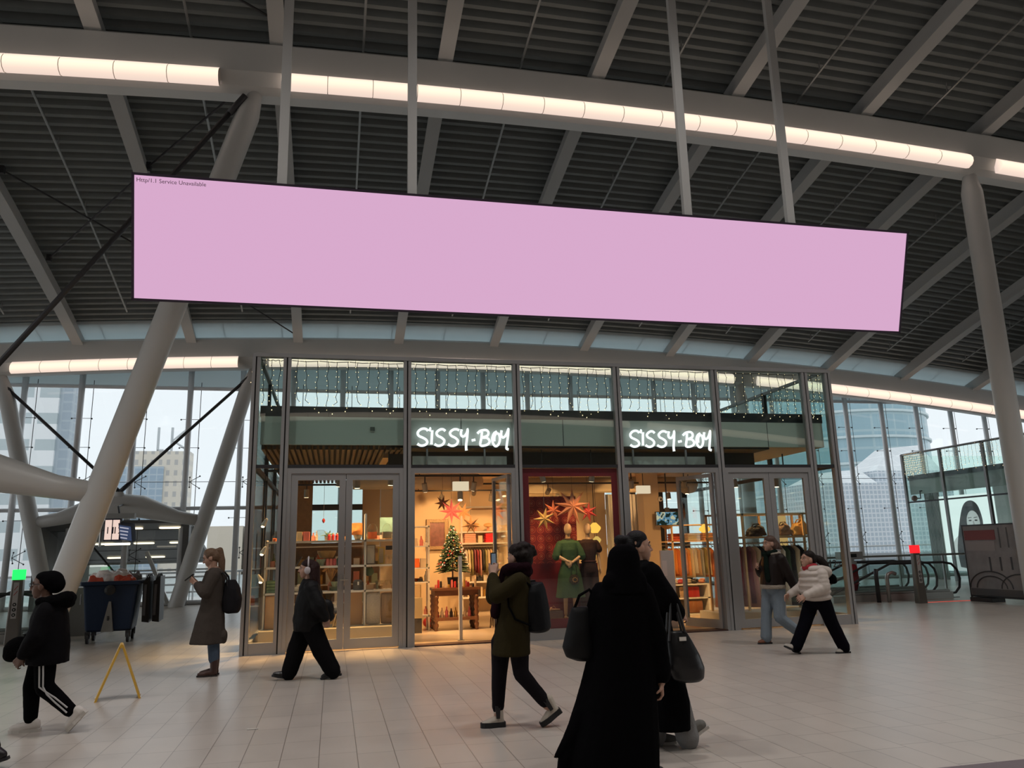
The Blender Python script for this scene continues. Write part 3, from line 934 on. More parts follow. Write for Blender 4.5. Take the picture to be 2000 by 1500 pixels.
# ---- shelf run behind the closed left door
plinth = lambda x0, x1, y0, y1, z, lab: one('display_plinth', box(x0, x1, y0, y1, .014, z), C_('ply_plinth', (.64, .58, .46), rough=.55, var=.05, vscale=4), lab, 'plinth', bevel=.006)
plinth(-1.22, 1.22, 14.5, 15.45, .33, 'low pale plinth under the gift shelves behind the closed left door')
t = thing('display_shelf', 'white open shelving unit with gifts behind the closed left shop door', 'shelving', (0, 15.05, .33))
def shelfbar(t, x0, x1, z, th=.035, d=.2): box(x0, x1, -d, d, z - .33 - th, z - .33).build('shelf', WHITE, t)
for z in (.95, 1.40, 1.855): shelfbar(t, -1.18, 1.20, z)
for x in (-1.19, .575, 1.185): box(x, x + .03, -.2, .2, 0, 2.0 if x > 0 else 1.55).build('upright', WHITE, t)
ZA, ZB, ZC = 1.855, 1.40, .95
def jar(name, x, z, r, h, mt, lab, cat, y=15.0, prof=None, group=None, extra=None):
    t = MB().lathe([(r * a, h * b) for a, b in (prof or [(.1, 0), (.9, 0), (1, .08), (1, .8), (.8, .95), (.75, 1), (.1, 1)])], n=14)
    o = one(name, t, mt, lab, cat, (x, y, z + .001), group, smooth=False)
    if extra: extra(o)
    return o
def carton(name, x0, x1, z0, z1, mt, lab, cat, y=14.93, d=.18, group=None, tilt=0):
    o = one(name, box(-(x1 - x0) / 2, (x1 - x0) / 2, 0, d, 0, z1 - z0), mt, lab, cat, ((x0 + x1) / 2, y, z0 + .001), group, bevel=.004)
    o.rotation_euler = (tilt, 0, 0); return o
BOT = [(.1, 0), (1, 0), (1, .55), (.45, .72), (.35, .95), (.4, 1), (.1, 1)]
carton('gift_box', -.65, -.55, ZA, ZA + .165, CREAMB, 'cream gift box on the top gift shelf left of the pink box', 'box')
carton('gift_box', -.53, -.42, ZA, ZA + .165, PINKB, 'coral pink gift box on the top gift shelf behind the left door', 'box')
jar('glass_carafe', -1.02, ZA, .065, .19, CGL, 'clear glass carafe on the top shelf at the narrow left end bay', 'carafe', prof=BOT)
jar('amber_tumbler', -1.03, ZA, .035, .06, C_('amber', (.5, .12, .03), rough=.2), 'small amber tumbler in front of the glass carafe on the top shelf', 'tumbler', y=14.9)
o = jar('glass_jug', -.22, ZA, .085, .19, CGL, 'round patterned glass jug on the top gift shelf', 'jug')
MB().tube([(-.08, 0, .05), (-.14, 0, .07), (-.14, 0, .13), (-.07, 0, .16)], .009, 6).build('handle', CGL, o)
for k, x in enumerate((-.07, .0, .07)):
    jar('candle_jar', x, ZA, .03, .11, REDG, ('left', 'middle', 'right')[k] + ' one of three small dark red candle jars on the top gift shelf', 'candle', group='dark red candle jars', extra=lambda o: MB().lathe([(.004, .112), (.022, .112), (.022, .135), (.004, .135)], n=10).build('lid', PALE, o))
def plant(name, x, y, z, s, lab, mt=LEAF, n=26, cat='plant', pot=None):
    t = thing(name, lab, cat, (x, y, z))
    if pot: MB().lathe([(.3 * s, 0), (.34 * s, 0), (.42 * s, .5 * s), (.36 * s, .5 * s), (.3 * s, .44 * s)], n=12).build('pot', pot, t)
    mb = MB()
    for k in range(n):
        a, e, l = rnd.uniform(0, 6.28), rnd.uniform(.3, 1.4), s * rnd.uniform(.6, 1.1)
        p = V((0, 0, .4 * s)); d = V((cos(a) * cos(e), sin(a) * cos(e), sin(e)))
        w = d.cross(V((0, 0, 1))).normalized() * .08 * s
        q = p + d * l * .6; r = p + d * l + V((0, 0, -.2 * s))
        b = len(mb.v); mb.v += [tuple(p), tuple(q + w), tuple(r), tuple(q - w), tuple(q + V((0, 0, .012)))]
        mb.face((b, b + 1, b + 4)); mb.face((b + 1, b + 2, b + 4)); mb.face((b + 2, b + 3, b + 4)); mb.face((b + 3, b, b + 4))
        mb.face((b + 3, b + 2, b + 1, b))
    mb.build('foliage', mt, t)
    return t
plant('potted_plant', -.09, 15.08, ZA, .16, 'small green plant behind the red candle jars on the top gift shelf', pot=PALE)
jar('black_bowl', .45, ZA, .08, .09, BLACK, 'black bowl on the top gift shelf left of the glass domes', 'bowl', prof=[(.5, 0), (.6, 0), (1, .9), (1, 1), (.92, .95), (.1, .2)])
def pillow(x0, x1, z0, z1, y, d, mt, lab, name='cushion'):
    mb = MB(); n = 8; w, h = x1 - x0, z1 - z0
    rs = []
    for k in range(7):
        u = -1 + 2 * k / 6; s = 1 - .12 * u * u; th = d * sqrt(max(.02, 1 - u * u)) * .5
        rs.append([(w / 2 * s * (1 if abs(cos(a)) > .7 else .94) * max(-1, min(1, 1.35 * cos(a))), u * d / 2, h / 2 + h / 2 * s * max(-1, min(1, 1.35 * sin(a)))) for a in [2 * pi * j / 16 for j in range(16)]])
    mb.rings(rs)
    return one(name, mb, mt, lab, 'cushion', ((x0 + x1) / 2, y, z0), smooth=True)
pillow(.34, .54, ZA + .09, ZA + .32, 15.15, .1, C_('orange_pattern', (.72, .27, .08), rough=.9, var=.5, vscale=22), 'orange and cream patterned cushion above the top gift shelf')
for x, m_, nm in ((.72, ORG, 'orange box'), (.99, C_('grey_card', (.16, .15, .14)), 'grey lantern box')):
    t = thing('glass_dome', 'tall glass dome over the %s on the top gift shelf' % nm, 'dome', (x, 15.0, ZA + .001))
    MB().lathe([(.095, .012), (.095, .17), (.08, .24), (.045, .285), (.008, .295)], n=16).build('dome', CGL, t, smooth=True)
    MB().lathe([(.008, 0), (.105, 0), (.105, .012), (.008, .012)], n=16).build('base', WOOD, t)
    box(-.08, .08, -.05, .05, .014, .14).build('content', m_, t)
o = one('wall_art', box(.88, 1.14, 15.42, 15.45, 2.0, 2.28), C_('dusk_print', (.10, .20, .22), var=.6, vscale=8), 'framed blue grey print above the glass domes behind the left door', 'picture')
box(.87, 1.15, 15.41, 15.46, 1.87, 2.0).build('stand', BLACK, o)
# middle shelf
jar('plant_pot', -1.06, ZB, .045, .11, TERRA, 'pink terracotta pot on the middle shelf at the narrow left end bay', 'pot')
jar('ceramic_bowl', -.975, ZB, .045, .09, PALE, 'pale tilted bowl right of the terracotta pot on the middle shelf', 'bowl', prof=[(.5, 0), (.6, 0), (1, .9), (1, 1), (.92, .95), (.1, .2)])
jar('glass_bottle', -1.05, ZB, .03, .24, C_('green_bottle_glass', (.10, .13, .05), rough=.15), 'slim green glass bottle behind the terracotta pot', 'bottle', y=15.13, prof=BOT)
jar('glass_bottle', -.96, ZB, .03, .26, CGL, 'slim clear glass bottle behind the pale tilted bowl', 'bottle', y=15.13, prof=BOT)
for k in range(3):
    carton('magazine', -.66 + .11 * k, -.645 + .11 * k, ZB, ZB + .2 - .02 * k, (C_('mag_a', (.08, .08, .07)), C_('mag_b', (.35, .30, .22)), C_('mag_c', (.2, .22, .16)))[k], ('first', 'second', 'third')[k] + ' leaning magazine from the left on the middle gift shelf', 'magazine', y=14.95, group='magazines on the middle shelf').rotation_euler = (0, .55, 0)
jar('serving_bowl', -.21, ZB, .085, .12, GRN, 'sage green serving bowl on the middle gift shelf beside the red tins', 'bowl', prof=[(.5, 0), (.6, 0), (1, .9), (1, 1), (.92, .95), (.1, .2)])
jar('woven_basket', -.11, ZB + .14, .17, .13, GOLD, 'wide woven straw basket hanging over the middle gift shelf', 'basket', y=15.2, prof=[(.3, 0), (.7, 0), (1, .8), (1, 1), (.9, .9), (.1, .2)])
for k, x in enumerate((-.09, -.025, .04)):
    jar('tea_tin', x, ZB, .03, .125, PINKB if k < 2 else C_('rose_tin', (.6, .12, .12)), ('left', 'middle', 'right')[k] + ' tin of the three red tea tins on the middle gift shelf', 'tin', group='red tea tins')
jar('green_jar', .115, ZB, .035, .14, DGRN, 'dark green jar right of the red tea tins', 'jar')
def frame(x0, x1, z0, z1, y, lab, mt, inner, tilt=-.08):
    t = thing('picture_frame', lab, 'frame', ((x0 + x1) / 2, y, z0 + .004)); w, h = (x1 - x0) / 2, z1 - z0
    t.rotation_euler = (tilt, 0, 0)
    mb = MB(); s = .018
    mb.box(-w, w, 0, .02, 0, s); mb.box(-w, w, 0, .02, h - s, h); mb.box(-w, -w + s, 0, .02, s, h - s); mb.box(w - s, w, 0, .02, s, h - s)
    mb.build('moulding', mt, t)
    box(-w + s, w - s, .006, .016, s, h - s).build('picture', inner, t)
    return t
frame(.61, .78, ZB, ZB + .36, 14.98, 'white picture frame with a blank sheet on the middle gift shelf', C_('grey_frame_wood', (.25, .2, .15)), C_('print_paper', (.72, .68, .6)))
frame(.83, .95, ZB, ZB + .31, 15.02, 'yellow picture frame on the middle gift shelf left of the wine glasses', C_('yellow_wood', (.72, .50, .08)), LINEN)
o = one('shelf_sign', box(.96, 1.13, 14.86, 14.87, 1.66, 1.735), BLACK, 'small black shelf sign hanging near the right end of the gift shelves', 'sign')
WG = [(.9, 0), (.9, .02), (.1, .05), (.1, .45), (.7, .58), (1, .8), (.9, 1), (.85, 1), (.9, .8), (.1, .55)]
for k, x in enumerate((.97, 1.03, 1.09)):
    jar('wine_glass', x, ZB, .03, .17, CGL, ('left', 'middle', 'right')[k] + ' wine glass of the three on the middle gift shelf', 'glass', prof=WG, group='wine glasses on the middle shelf')
# lower shelf
CHK = C_('green_check_towel', (.16, .25, .15), rough=.95, var=.7, vscale=14)
for k in range(4):
    one('folded_towel', box(-.11, .11, -.14, .14, 0, .052), CHK, ('bottom', 'second', 'third', 'topmost')[k] + ' green checked towel of the stack in the narrow left end bay', 'towel', (-1.035, 15.03, ZC + .001 + .054 * k), 'green checked towels', bevel=.018)
one('linen_cloth', MB().ell((0, 0, .05), (.07, .09, .05)).ell((.03, -.02, .09), (.05, .06, .05)), LINEN, 'crumpled cream linen cloth on the lower gift shelf', 'cloth', (-.61, 15.0, ZC + .002), smooth=True)
jar('brown_vase', -.42, ZC, .06, .26, C_('brown_glaze', (.20, .09, .05), rough=.3), 'tall brown vase on the lower gift shelf', 'vase', prof=[(.5, 0), (.7, 0), (1, .4), (.6, .8), (.5, 1), (.1, 1)])
t = thing('pampas_bunch', 'bunch of dried pampas grass in a vase on the lower gift shelf', 'dried grass', (-.02, 15.1, ZC + .001))
MB().lathe([(.02, 0), (.05, 0), (.06, .1), (.035, .16), (.01, .16)], n=12).build('vase', TERRA, t)
mb = MB()
for k in range(16):
    a = rnd.uniform(0, 6.28); rr = rnd.uniform(.03, .13)
    q = V((cos(a) * rr * 1.3, sin(a) * rr * .6, .44 - rr * .7))
    mb.cap((0, 0, .15), q, .004, .012, 5); mb.cap(q, q + V((cos(a) * .05, sin(a) * .03, -.03)), .018, .008, 6)
mb.build('plume', PAMP, t)
for k in range(4):
    jar('plate', .05, ZC + .02 * k, .11, .02, GRN, ('lowest', 'second', 'third', 'top')[k] + ' sage plate of the stack on the lower gift shelf', 'plate', prof=[(.5, 0), (.55, 0), (1, .9), (1, 1), (.5, .3), (.05, .3)], group='sage plates')
jar('sage_bowl', .05, ZC + .081, .075, .08, GRN, 'small sage bowl on top of the stack of sage plates', 'bowl', prof=[(.5, 0), (.6, 0), (1, .9), (1, 1), (.92, .95), (.1, .2)])
jar('dark_basket', .47, ZC, .09, .18, C_('dark_wicker', (.09, .08, .07), bump=.5, bscale=90), 'dark wicker basket with a white tag on the lower gift shelf', 'basket', extra=lambda o: box(-.015, .015, -.1, -.094, .09, .15).build('tag', WHITE, o))
carton('wooden_box', .61, .75, ZC, ZC + .085, WOOD, 'small wooden box on the lower gift shelf left of the goblets', 'box')
for k in range(4):
    jar('goblet', .81 + .09 * k, ZC, .036, .155, CGL, ('first', 'second', 'third', 'fourth')[k] + ' goblet from the left on the lower gift shelf', 'glass', prof=WG, group='goblets on the lower shelf')
o = one('shoulder_bag', MB().ell((0, 0, .08), (.09, .05, .08)), C_('green_leather', (.07, .12, .06)), 'dark green shoulder bag hanging under the middle shelf', 'bag', (.67, 15.05, 1.19), smooth=True)
MB().tube([(-.06, 0, .13), (-.03, 0, .185), (.03, 0, .185), (.06, 0, .13)], .008, 5).build('strap', DGRN, o)
# below the lower shelf
o = one('wood_cabinet', box(-1.15, -.92, 14.9, 15.25, .335, .90), C_('lit_oak', (.55, .33, .15), rough=.5, var=.25, vscale=7), 'small oak cabinet under the checked towels in the narrow left end bay', 'cabinet', bevel=.004)
box(-1.13, -.94, 14.89, 14.90, .36, .88).build('door', WOOD, o)
for k, (x, r) in enumerate(((-.03, .05), (.07, .055))):
    jar('round_vase', x, .60, r, .17, PALE, ('left', 'right')[k] + ' rounded pale vase on the small dark table under the gift shelves', 'vase', prof=[(.4, 0), (.7, 0), (1, .3), (.6, .5), (.8, .7), (.5, .95), (.2, 1)], group='rounded pale vases')
t = thing('side_table', 'small dark side table under the lower gift shelf', 'table', (.02, 15.02, .334))
MB().lathe([(.01, .24), (.16, .24), (.16, .262), (.01, .262)], n=18).build('tabletop', DARK, t)
for a in (0, 2.1, 4.2): MB().tube([(.05 * cos(a), .05 * sin(a), .24), (.12 * cos(a), .12 * sin(a), 0)], .012, 6).build('leg', DARK, t)
for k in range(3):
    carton('chopping_board', .02 + .04 * k, .04 + .04 * k, .334, .56, C_('pale_board', (.60, .46, .28)), ('left', 'middle', 'right')[k] + ' chopping board leaning under the gift shelves', 'board', y=14.75, d=.2, group='leaning chopping boards').rotation_euler = (0, .25, 0)
carton('cork_panel', .31, .55, .334, .92, C_('cork', (.36, .22, .10), var=.2, vscale=40), 'brown cork panel standing under the lower gift shelf', 'panel', y=15.0, d=.03)
pillow(.61, .88, .334, .90, 14.95, .16, C_('silver_quilt', (.55, .52, .47), rough=.35, bump=1.0, bscale=26), 'silver quilted bag standing on the plinth behind the left door', 'quilted_bag')
pillow(.885, 1.15, .334, .89, 14.97, .16, C_('brown_velvet', (.28, .19, .11), rough=.9), 'large brown velvet cushion standing on the plinth behind the left door')
o = one('pendant_ornament', MB().lathe([(.004, -.05), (.02, -.03), (.03, 0), (.02, .03), (.004, .04)], n=8), REDG, 'small dark pendant ornament hanging on a cord behind the left door', 'ornament', (-.18, 15.2, 2.23))
MB().tube([(0, 0, .04), (0, 0, 1.2)], .003, 4).build('cord', DARK, o)
t = thing('lamp_cord', 'string of small clip spotlights on a cord in the narrow left end bay', 'lamp', (-1.22, 14.75, 0))
MB().tube([(0, 0, .34), (0, 0, 3.47)], .006, 5).build('cord', DARK, t)
for z, tx in ((2.15, .05), (1.66, .05), (1.18, -.05)):
    s_ = MB().cap((0, -.02, z), (tx, -.06, z + .09), .045, .025, 10).build('shade', WHITE, t, smooth=True)
    MB().ell((-.01, -.03, z - .03), (.032, .032, .02)).build('bulb', emitter('warm_spot', (1, .78, .45), 7), s_)

# ---- entrance with the Christmas table
t = thing('turned_table', 'dark wooden gift table with thick turned legs inside the left entrance', 'table', (2.52, 16.75, .014))
box(-.50, .50, -.36, .36, .80, .85).build('tabletop', DWOOD, t)
box(-.45, .45, -.32, .32, .69, .80).build('apron', DWOOD, t)
box(-.46, .46, -.33, .33, .20, .26).build('lower_shelf', DWOOD, t)
tp = [(.02, 0), (.045, .01), (.03, .04), (.05, .08), (.055, .12), (.03, .16), (.05, .19), (.05, .27), (.035, .29), (.06, .35), (.035, .40), (.058, .46), (.035, .51), (.058, .57), (.04, .62), (.055, .65), (.055, .70), (.02, .70)]
for x in (-.42, .42):
    for y in (-.29, 0, .29):
        MB().lathe(tp, (x, y, 0), 12).build('leg', DWOOD, t, smooth=True)
cols = [C_('x_pink', (.65, .16, .16)), C_('x_red', (.5, .03, .03)), C_('x_black', (.03, .02, .02)), C_('x_cream', (.7, .55, .38)), C_('x_gold', (.55, .32, .08), metal=.6, rough=.3)]
cn = ['pink', 'red', 'black', 'cream', 'gold']
for k in range(14):
    x, y = 2.10 + .065 * k, 16.48 + .1 * (k % 3); c = k % 5
    if abs(x - 2.52) < .17: y = 16.42
    jar('table_candle', x, .864, .024, .07 + .03 * ((k * 7) % 4), cols[c], '%s candle %d from the left on the dark gift table' % (cn[c], k + 1), 'candle', y=y, group='candles on the dark gift table')
for k in range(9):
    c = (k * 2 + 1) % 5
    jar('gift_bottle', 2.14 + .095 * k, .275, .035, .17 + .02 * (k % 3), cols[c], '%s gift bottle %d from the left on the lower shelf of the dark table' % (cn[c], k + 1), 'bottle', y=16.55, group='gift bottles under the table', prof=BOT)
# tree
t = thing('christmas_tree', 'decorated dark green Christmas tree standing on the dark gift table', 'tree', (2.50, 16.80, .865))
MB().lathe([(.05, 0), (.10, 0), (.12, .20), (.10, .20), (.02, .19)], n=14).build('pot', C_('black_bucket', (.02, .02, .02)), t)
MB().tube([(0, 0, .18), (0, 0, 1.28)], .018, 7).build('trunk', DWOOD, t)
mb = MB()
for k in range(430):
    h = rnd.random() ** 1.2; z = .33 + h * .95; R = .36 * (1 - h) + .05
    a = rnd.uniform(0, 6.28); r0 = R * rnd.uniform(.15, .7)
    p = V((cos(a) * r0, sin(a) * r0, z)); q = V((cos(a + .1) * min(R, r0 + .16), sin(a + .1) * min(R, r0 + .16), z - .05 + .04 * rnd.random()))
    mb.cap(p, q, .018, .006, 4)
mb.build('needles', C_('fir_green', (.035, .07, .03), rough=.7, var=.4, vscale=30), t)
for k in range(42):
    h = rnd.random(); z = .36 + h * .85; R = .34 * (1 - h) + .06; a = rnd.uniform(-2.9, -.2)
    MB().ell((cos(a) * R, sin(a) * R, z), (.02, .02, .02), 8, 6).build('bauble', cols[k % 5], t, smooth=True)
for k in range(36):
    h = rnd.random(); z = .36 + h * .9; R = .35 * (1 - h) + .05; a = rnd.uniform(-2.9, -.2)
    MB().ell((cos(a) * R, sin(a) * R, z), (.009, .009, .009), 6, 4).build('light', BULB, t)
def star(x, y, z, R, mt, lab, n=7, th=.3, rot=0.0, lit=None, name='paper_star', zc=3.54):
    mb = MB(); b = 0
    mb.v = [(0, -R * th * .55, 0), (0, R * th * .55, 0)]
    for k in range(2 * n):
        a = rot + pi * k / n; r = R if k % 2 == 0 else R * .36
        mb.v.append((r * sin(a), 0, r * cos(a)))
    for k in range(2 * n):
        i, j = 2 + k, 2 + (k + 1) % (2 * n)
        mb.face((0, i, j)); mb.face((1, j, i))
    o = one(name, mb, mt, lab, 'star', (x, y, z))
    MB().tube([(0, 0, R * .3), (0, 0, zc - z)], .003, 4).build('cord', DARK, o)
    return o
ST1 = C_('rust_paper', (.38, .10, .05), rough=.7); ST2 = C_('tan_paper', (.62, .34, .16), rough=.7); ST3 = C_('brown_paper', (.20, .10, .06), rough=.7)
STL = mat('glowing_red_paper', (.75, .12, .08), .7, emit=.55)
star(2.42, 16.35, 2.43, .27, STL, 'glowing red paper star hanging over the gift table', 8)
star(2.70, 16.55, 2.42, .22, ST2, 'tan paper star half behind the glowing red star', 7, rot=.3)
star(2.80, 16.2, 2.14, .21, ST2, 'light tan paper star, the lowest of those over the gift table', 7)
star(2.28, 16.7, 2.62, .18, ST3, 'dark brown paper star, the highest of those over the gift table', 7, rot=.2)
# left white unit in the entrance
t = thing('display_shelf', 'tall white metal shelf left inside the left entrance', 'shelving', (1.62, 16.9, .014))
for x in (-.22, .35):
    for y in (-.18, .18): box(x, x + .03, y, y + .03, 0, 2.15).build('upright', WHITE, t)
for z in (.30, .98, 1.27, 1.72, 2.13): box(-.22, .38, -.18, .21, z - .025, z).build('shelf', WHITE, t)
its = [(-.10, 1.72, 'x_red', 'bag', 'red gift bag on the upper tier of the white metal shelf'), (.08, 1.72, 'x_cream', 'card', 'cream card on the upper tier of the white metal shelf'), (.22, 1.72, 'coral_card', 'bottle', 'coral bottle on the upper tier of the white metal shelf'),
       (-.08, 1.27, 'x_gold', 'box', 'gold box on the middle tier of the white metal shelf'), (.12, 1.27, 'orange_card', 'box', 'orange house box on the middle tier of the white metal shelf'), (.26, 1.27, 'x_cream', 'box', 'cream lantern box on the middle tier of the white metal shelf'),
       (.0, .98, 'x_black', 'bowl', 'black bowl on the lower tier of the white metal shelf'), (.2, .98, 'black_plastic', 'hat', 'flat black hat on the lower tier of the white metal shelf')]
for x, z, mk, c, lab in its:
    nm = {'bag': 'gift_bag', 'card': 'greeting_card', 'bottle': 'gift_bottle', 'box': 'gift_box', 'bowl': 'black_bowl', 'hat': 'black_hat'}[c]
    if c in ('bowl', 'hat'): jar(nm, 1.62 + x, z + .014, .09, .07, _mats[mk], lab, c, y=16.85, prof=[(1, 0), (1, .1), (.6, .2), (.55, .9), (.2, 1)])
    elif c == 'bottle': jar(nm, 1.62 + x, z + .014, .04, .2, _mats[mk], lab, c, y=16.85, prof=BOT)
    else: carton(nm, 1.56 + x, 1.68 + x, z + .015, z + .17 + .03 * (x > .1), _mats[mk], lab, c, y=16.85, d=.1)
o = one('low_cabinet', box(1.56, 1.79, 16.2, 16.5, .3, .70), C_('khaki_board', (.36, .29, .17)), 'small khaki display cabinet beside the left entrance post', 'cabinet', bevel=.005)
box(1.57, 1.78, 16.21, 16.49, .014, .3).build('base', DARK, o)
one('acrylic_box', box(1.58, 1.77, 16.25, 16.45, .702, .95), CGL, 'clear display box on the khaki cabinet in the left entrance', 'box')
one('red_pouf', MB().ell((0, 0, .1), (.13, .13, .11)), C_('x_redbag', (.55, .03, .02)), 'red cushion on the floor under the white metal shelf', 'cushion', (2.06, 17.4, .014), smooth=True)
# back wall of the entrance
t = thing('picture_frame', 'large ornate framed dark painting of red flowers on the back wall', 'picture', (2.75, 21.24, 1.66))
mb = MB(); mb.box(-.29, .29, -.03, .05, 0, .09); mb.box(-.29, .29, -.03, .05, .72, .81); mb.box(-.29, -.2, -.03, .05, .09, .72); mb.box(.2, .29, -.03, .05, .09, .72)
mb.build('moulding', C_('carved_wood', (.22, .14, .07), bump=.8, bscale=30), t)
box(-.2, .2, .0, .04, .09, .72).build('painting', C_('dark_flowers', (.10, .03, .03), var=.9, vscale=9), t)
t = thing('wall_shelf', 'tall wall rack with two shelves and a clothes rail on the back wall', 'shelving', (3.95, 21.0, .014))
for z in (.40, .80, 1.80, 2.10): box(-.60, .66, -.22, .25, z - .04, z).build('shelf', WHITE, t)
for x in (-.62, .66): box(x, x + .04, -.2, -.16, 0, 2.75).build('upright', WHITE, t)
MB().tube([(-.60, -.1, 1.70), (.66, -.1, 1.70)], .015, 8).build('rail', ALU, t)
box(-.62, .70, -.2, -.16, 2.72, 2.76).build('top_bar', WHITE, t)
for k in range(5):
    for x, mk, nm in ((3.58, 'x_rose', 'rose'), (4.15, 'x_redbright', 'bright red')):
        mt_ = C_(mk, (.62, .30, .22) if nm == 'rose' else (.68, .02, .03), rough=.9)
        one('folded_sweater', box(-.15, .15, -.16, .16, 0, .046), mt_, '%s folded sweater, number %d from the bottom of its stack on the wall rack' % (nm, k + 1), 'sweater', (x, 20.95, 1.815 + .048 * k), nm + ' sweaters on the wall rack', bevel=.016)
one('price_card', box(3.80, 3.92, 20.85, 20.87, 1.815, 2.0), C_('x_cream', (0, 0, 0)), 'cream card between the two sweater stacks on the wall rack', 'card')
for k, x in enumerate((3.75, 4.1)):
    o = jar('mushroom_lamp', x, 2.115, .06, .14, TERRA, ('left', 'right')[k] + ' mushroom lamp on the top shelf of the wall rack', 'lamp', y=20.95, prof=[(.7, 0), (.8, 0), (.5, .5), (.45, 1), (.1, 1)], group='mushroom lamps')
    MB().ell((0, 0, .16), (.13, .13, .06)).build('shade', C_('amber_shade', (.6, .35, .15)), o, smooth=True)
def garment(x, y, z, ln, mt, lab, group, w=.40, th=.055, rz=0.0, hang=True, flare=1.0, rail_dz=.07):
    """a garment on a hanger, seen edge-on to the rail"""
    t = thing('hanging_garment', lab, 'garment', (x, y, z), rz, group)
    mb = MB(); rs = []
    for f, ww, tt in ((0, .16, .5), (.03, .5, .8), (.10, .86, 1), (.3, .82, 1.1), (.7, .88 * flare, 1.25), (1, .95 * flare, 1.3)):
        zz = -ln * f
        rs.append([(th / 2 * tt * cos(a) * (1 + .25 * sin(3 * a + f * 5)), w / 2 * ww * sin(a), zz) for a in [2 * pi * k / 12 for k in range(12)]])
    mb.rings(rs); mb.build('cloth', mt, t, smooth=True)
    if hang: MB().tube([(0, -.1, -.02), (0, 0, .015), (0, 0, rail_dz), (0, .02, rail_dz + .02)], .005, 5).build('hanger', DARK, t)
    return t
def cl(k, c): return mat('cloth_' + k, c, .9, bump=.25, bscale=50)
gc = [('dark green', (.04, .07, .04)), ('cream', (.70, .58, .40)), ('white', (.74, .68, .58)), ('olive', (.20, .17, .07)), ('plum', (.16, .04, .06)), ('dusty pink', (.52, .26, .22)), ('rust', (.50, .15, .05)), ('tan', (.45, .29, .15)), ('black', (.02, .02, .022)), ('burgundy', (.20, .02, .03)), ('grey', (.25, .25, .24)), ('orange', (.66, .25, .06))]
ordn = ['first', 'second', 'third', 'fourth', 'fifth', 'sixth', 'seventh', 'eighth', 'ninth', 'tenth', 'eleventh', 'twelfth', 'thirteenth', 'fourteenth', 'fifteenth', 'sixteenth', 'seventeenth', 'eighteenth']
for k, c in enumerate((2, 1, 3, 4, 9, 5, 8, 3, 1, 7, 0, 10)):
    garment(3.48 + .075 * k, 20.9, 1.64, .55 + .06 * (k % 3), cl(gc[c][0].replace(' ', '_'), gc[c][1]), '%s garment, %s from the left on the back wall rail' % (gc[c][0], ordn[k]), 'clothes on the back wall rail')
for k in range(7):
    carton('book', 3.50 + .07 * k, 3.55 + .07 * k, .415, .60 + .03 * (k % 3), cols[(k + 3) % 5], '%s book, %s from the left on the low back shelf' % (cn[(k + 3) % 5], ordn[k]), 'book', y=20.85, group='books on the low back shelf')
for k in range(5):
    carton('gift_box', 3.45 + .16 * k, 3.57 + .16 * k, .815, .93 + .04 * (k % 2), (CREAMB, C_('x_cream', (0, 0, 0)), DARK, PALE, TERRA)[k], '%s box from the left on the waist-high back shelf' % ordn[k], 'box', y=20.85, group='boxes on the back shelf')
# slim post in the doorway
t = thing('security_post', 'slim white post standing in the left entrance of the shop', 'post', (2.315, 14.62, .014))
box(-.028, .028, -.05, .05, 0, 1.5).build('body', WHITE, t); box(-.06, .06, -.09, .09, 0, .012).build('foot', ALU, t)

# ---- ceiling services and spotlights
track = 0
def spot(x, y, z, tx, ty, tz, lab, power, size=1.7, par=None, col=(1, .55, .21)):
    t = thing('ceiling_spotlight', lab, 'spotlight', (x, y, z), group='ceiling spotlights in the shop')
    d = (V((tx, ty, tz)) - V((x, y, z))).normalized()
    MB().tube([-d * .09, d * .09], .055, 14).build('head', C_('spot_grey', (.30, .27, .23), rough=.5), t, smooth=False)
    MB().tube([d * .0905, d * .094], .047, 14).build('lens', emitter('spot_lens', (1, .80, .48), 5), t)
    MB().tube([(0, 0, .05), (0, 0, (3.49 if y < 14.6 else 3.12) - z)], .012, 6).build('stem', DARK, t)
    l = lamp('spot_lamp', V((x, y, z)) + d * .12, (tx, ty, tz), power, col, size)
    return t
for k, (y, x0, x1) in enumerate(((14.95, -1.2, 1.2), (16.0, 1.5, 5.2), (15.4, 5.6, 9.9), (18.0, -1.2, 9.8), (20.0, 1.9, 9.8))):
    o = one('lighting_track', box(x0, x1, y - .02, y + .02, 3.12, 3.16), DARK, ('track over the gift shelves', 'track over the left entrance', 'track along the right bays', 'long track across the middle of the shop', 'track near the back wall')[k] + ', dark metal under the ceiling', 'track')
    for xx in (x0 + .2, x1 - .2): box(xx, xx + .02, y - .01, y + .01, 3.16, 3.54).build('stem', DARK, o)
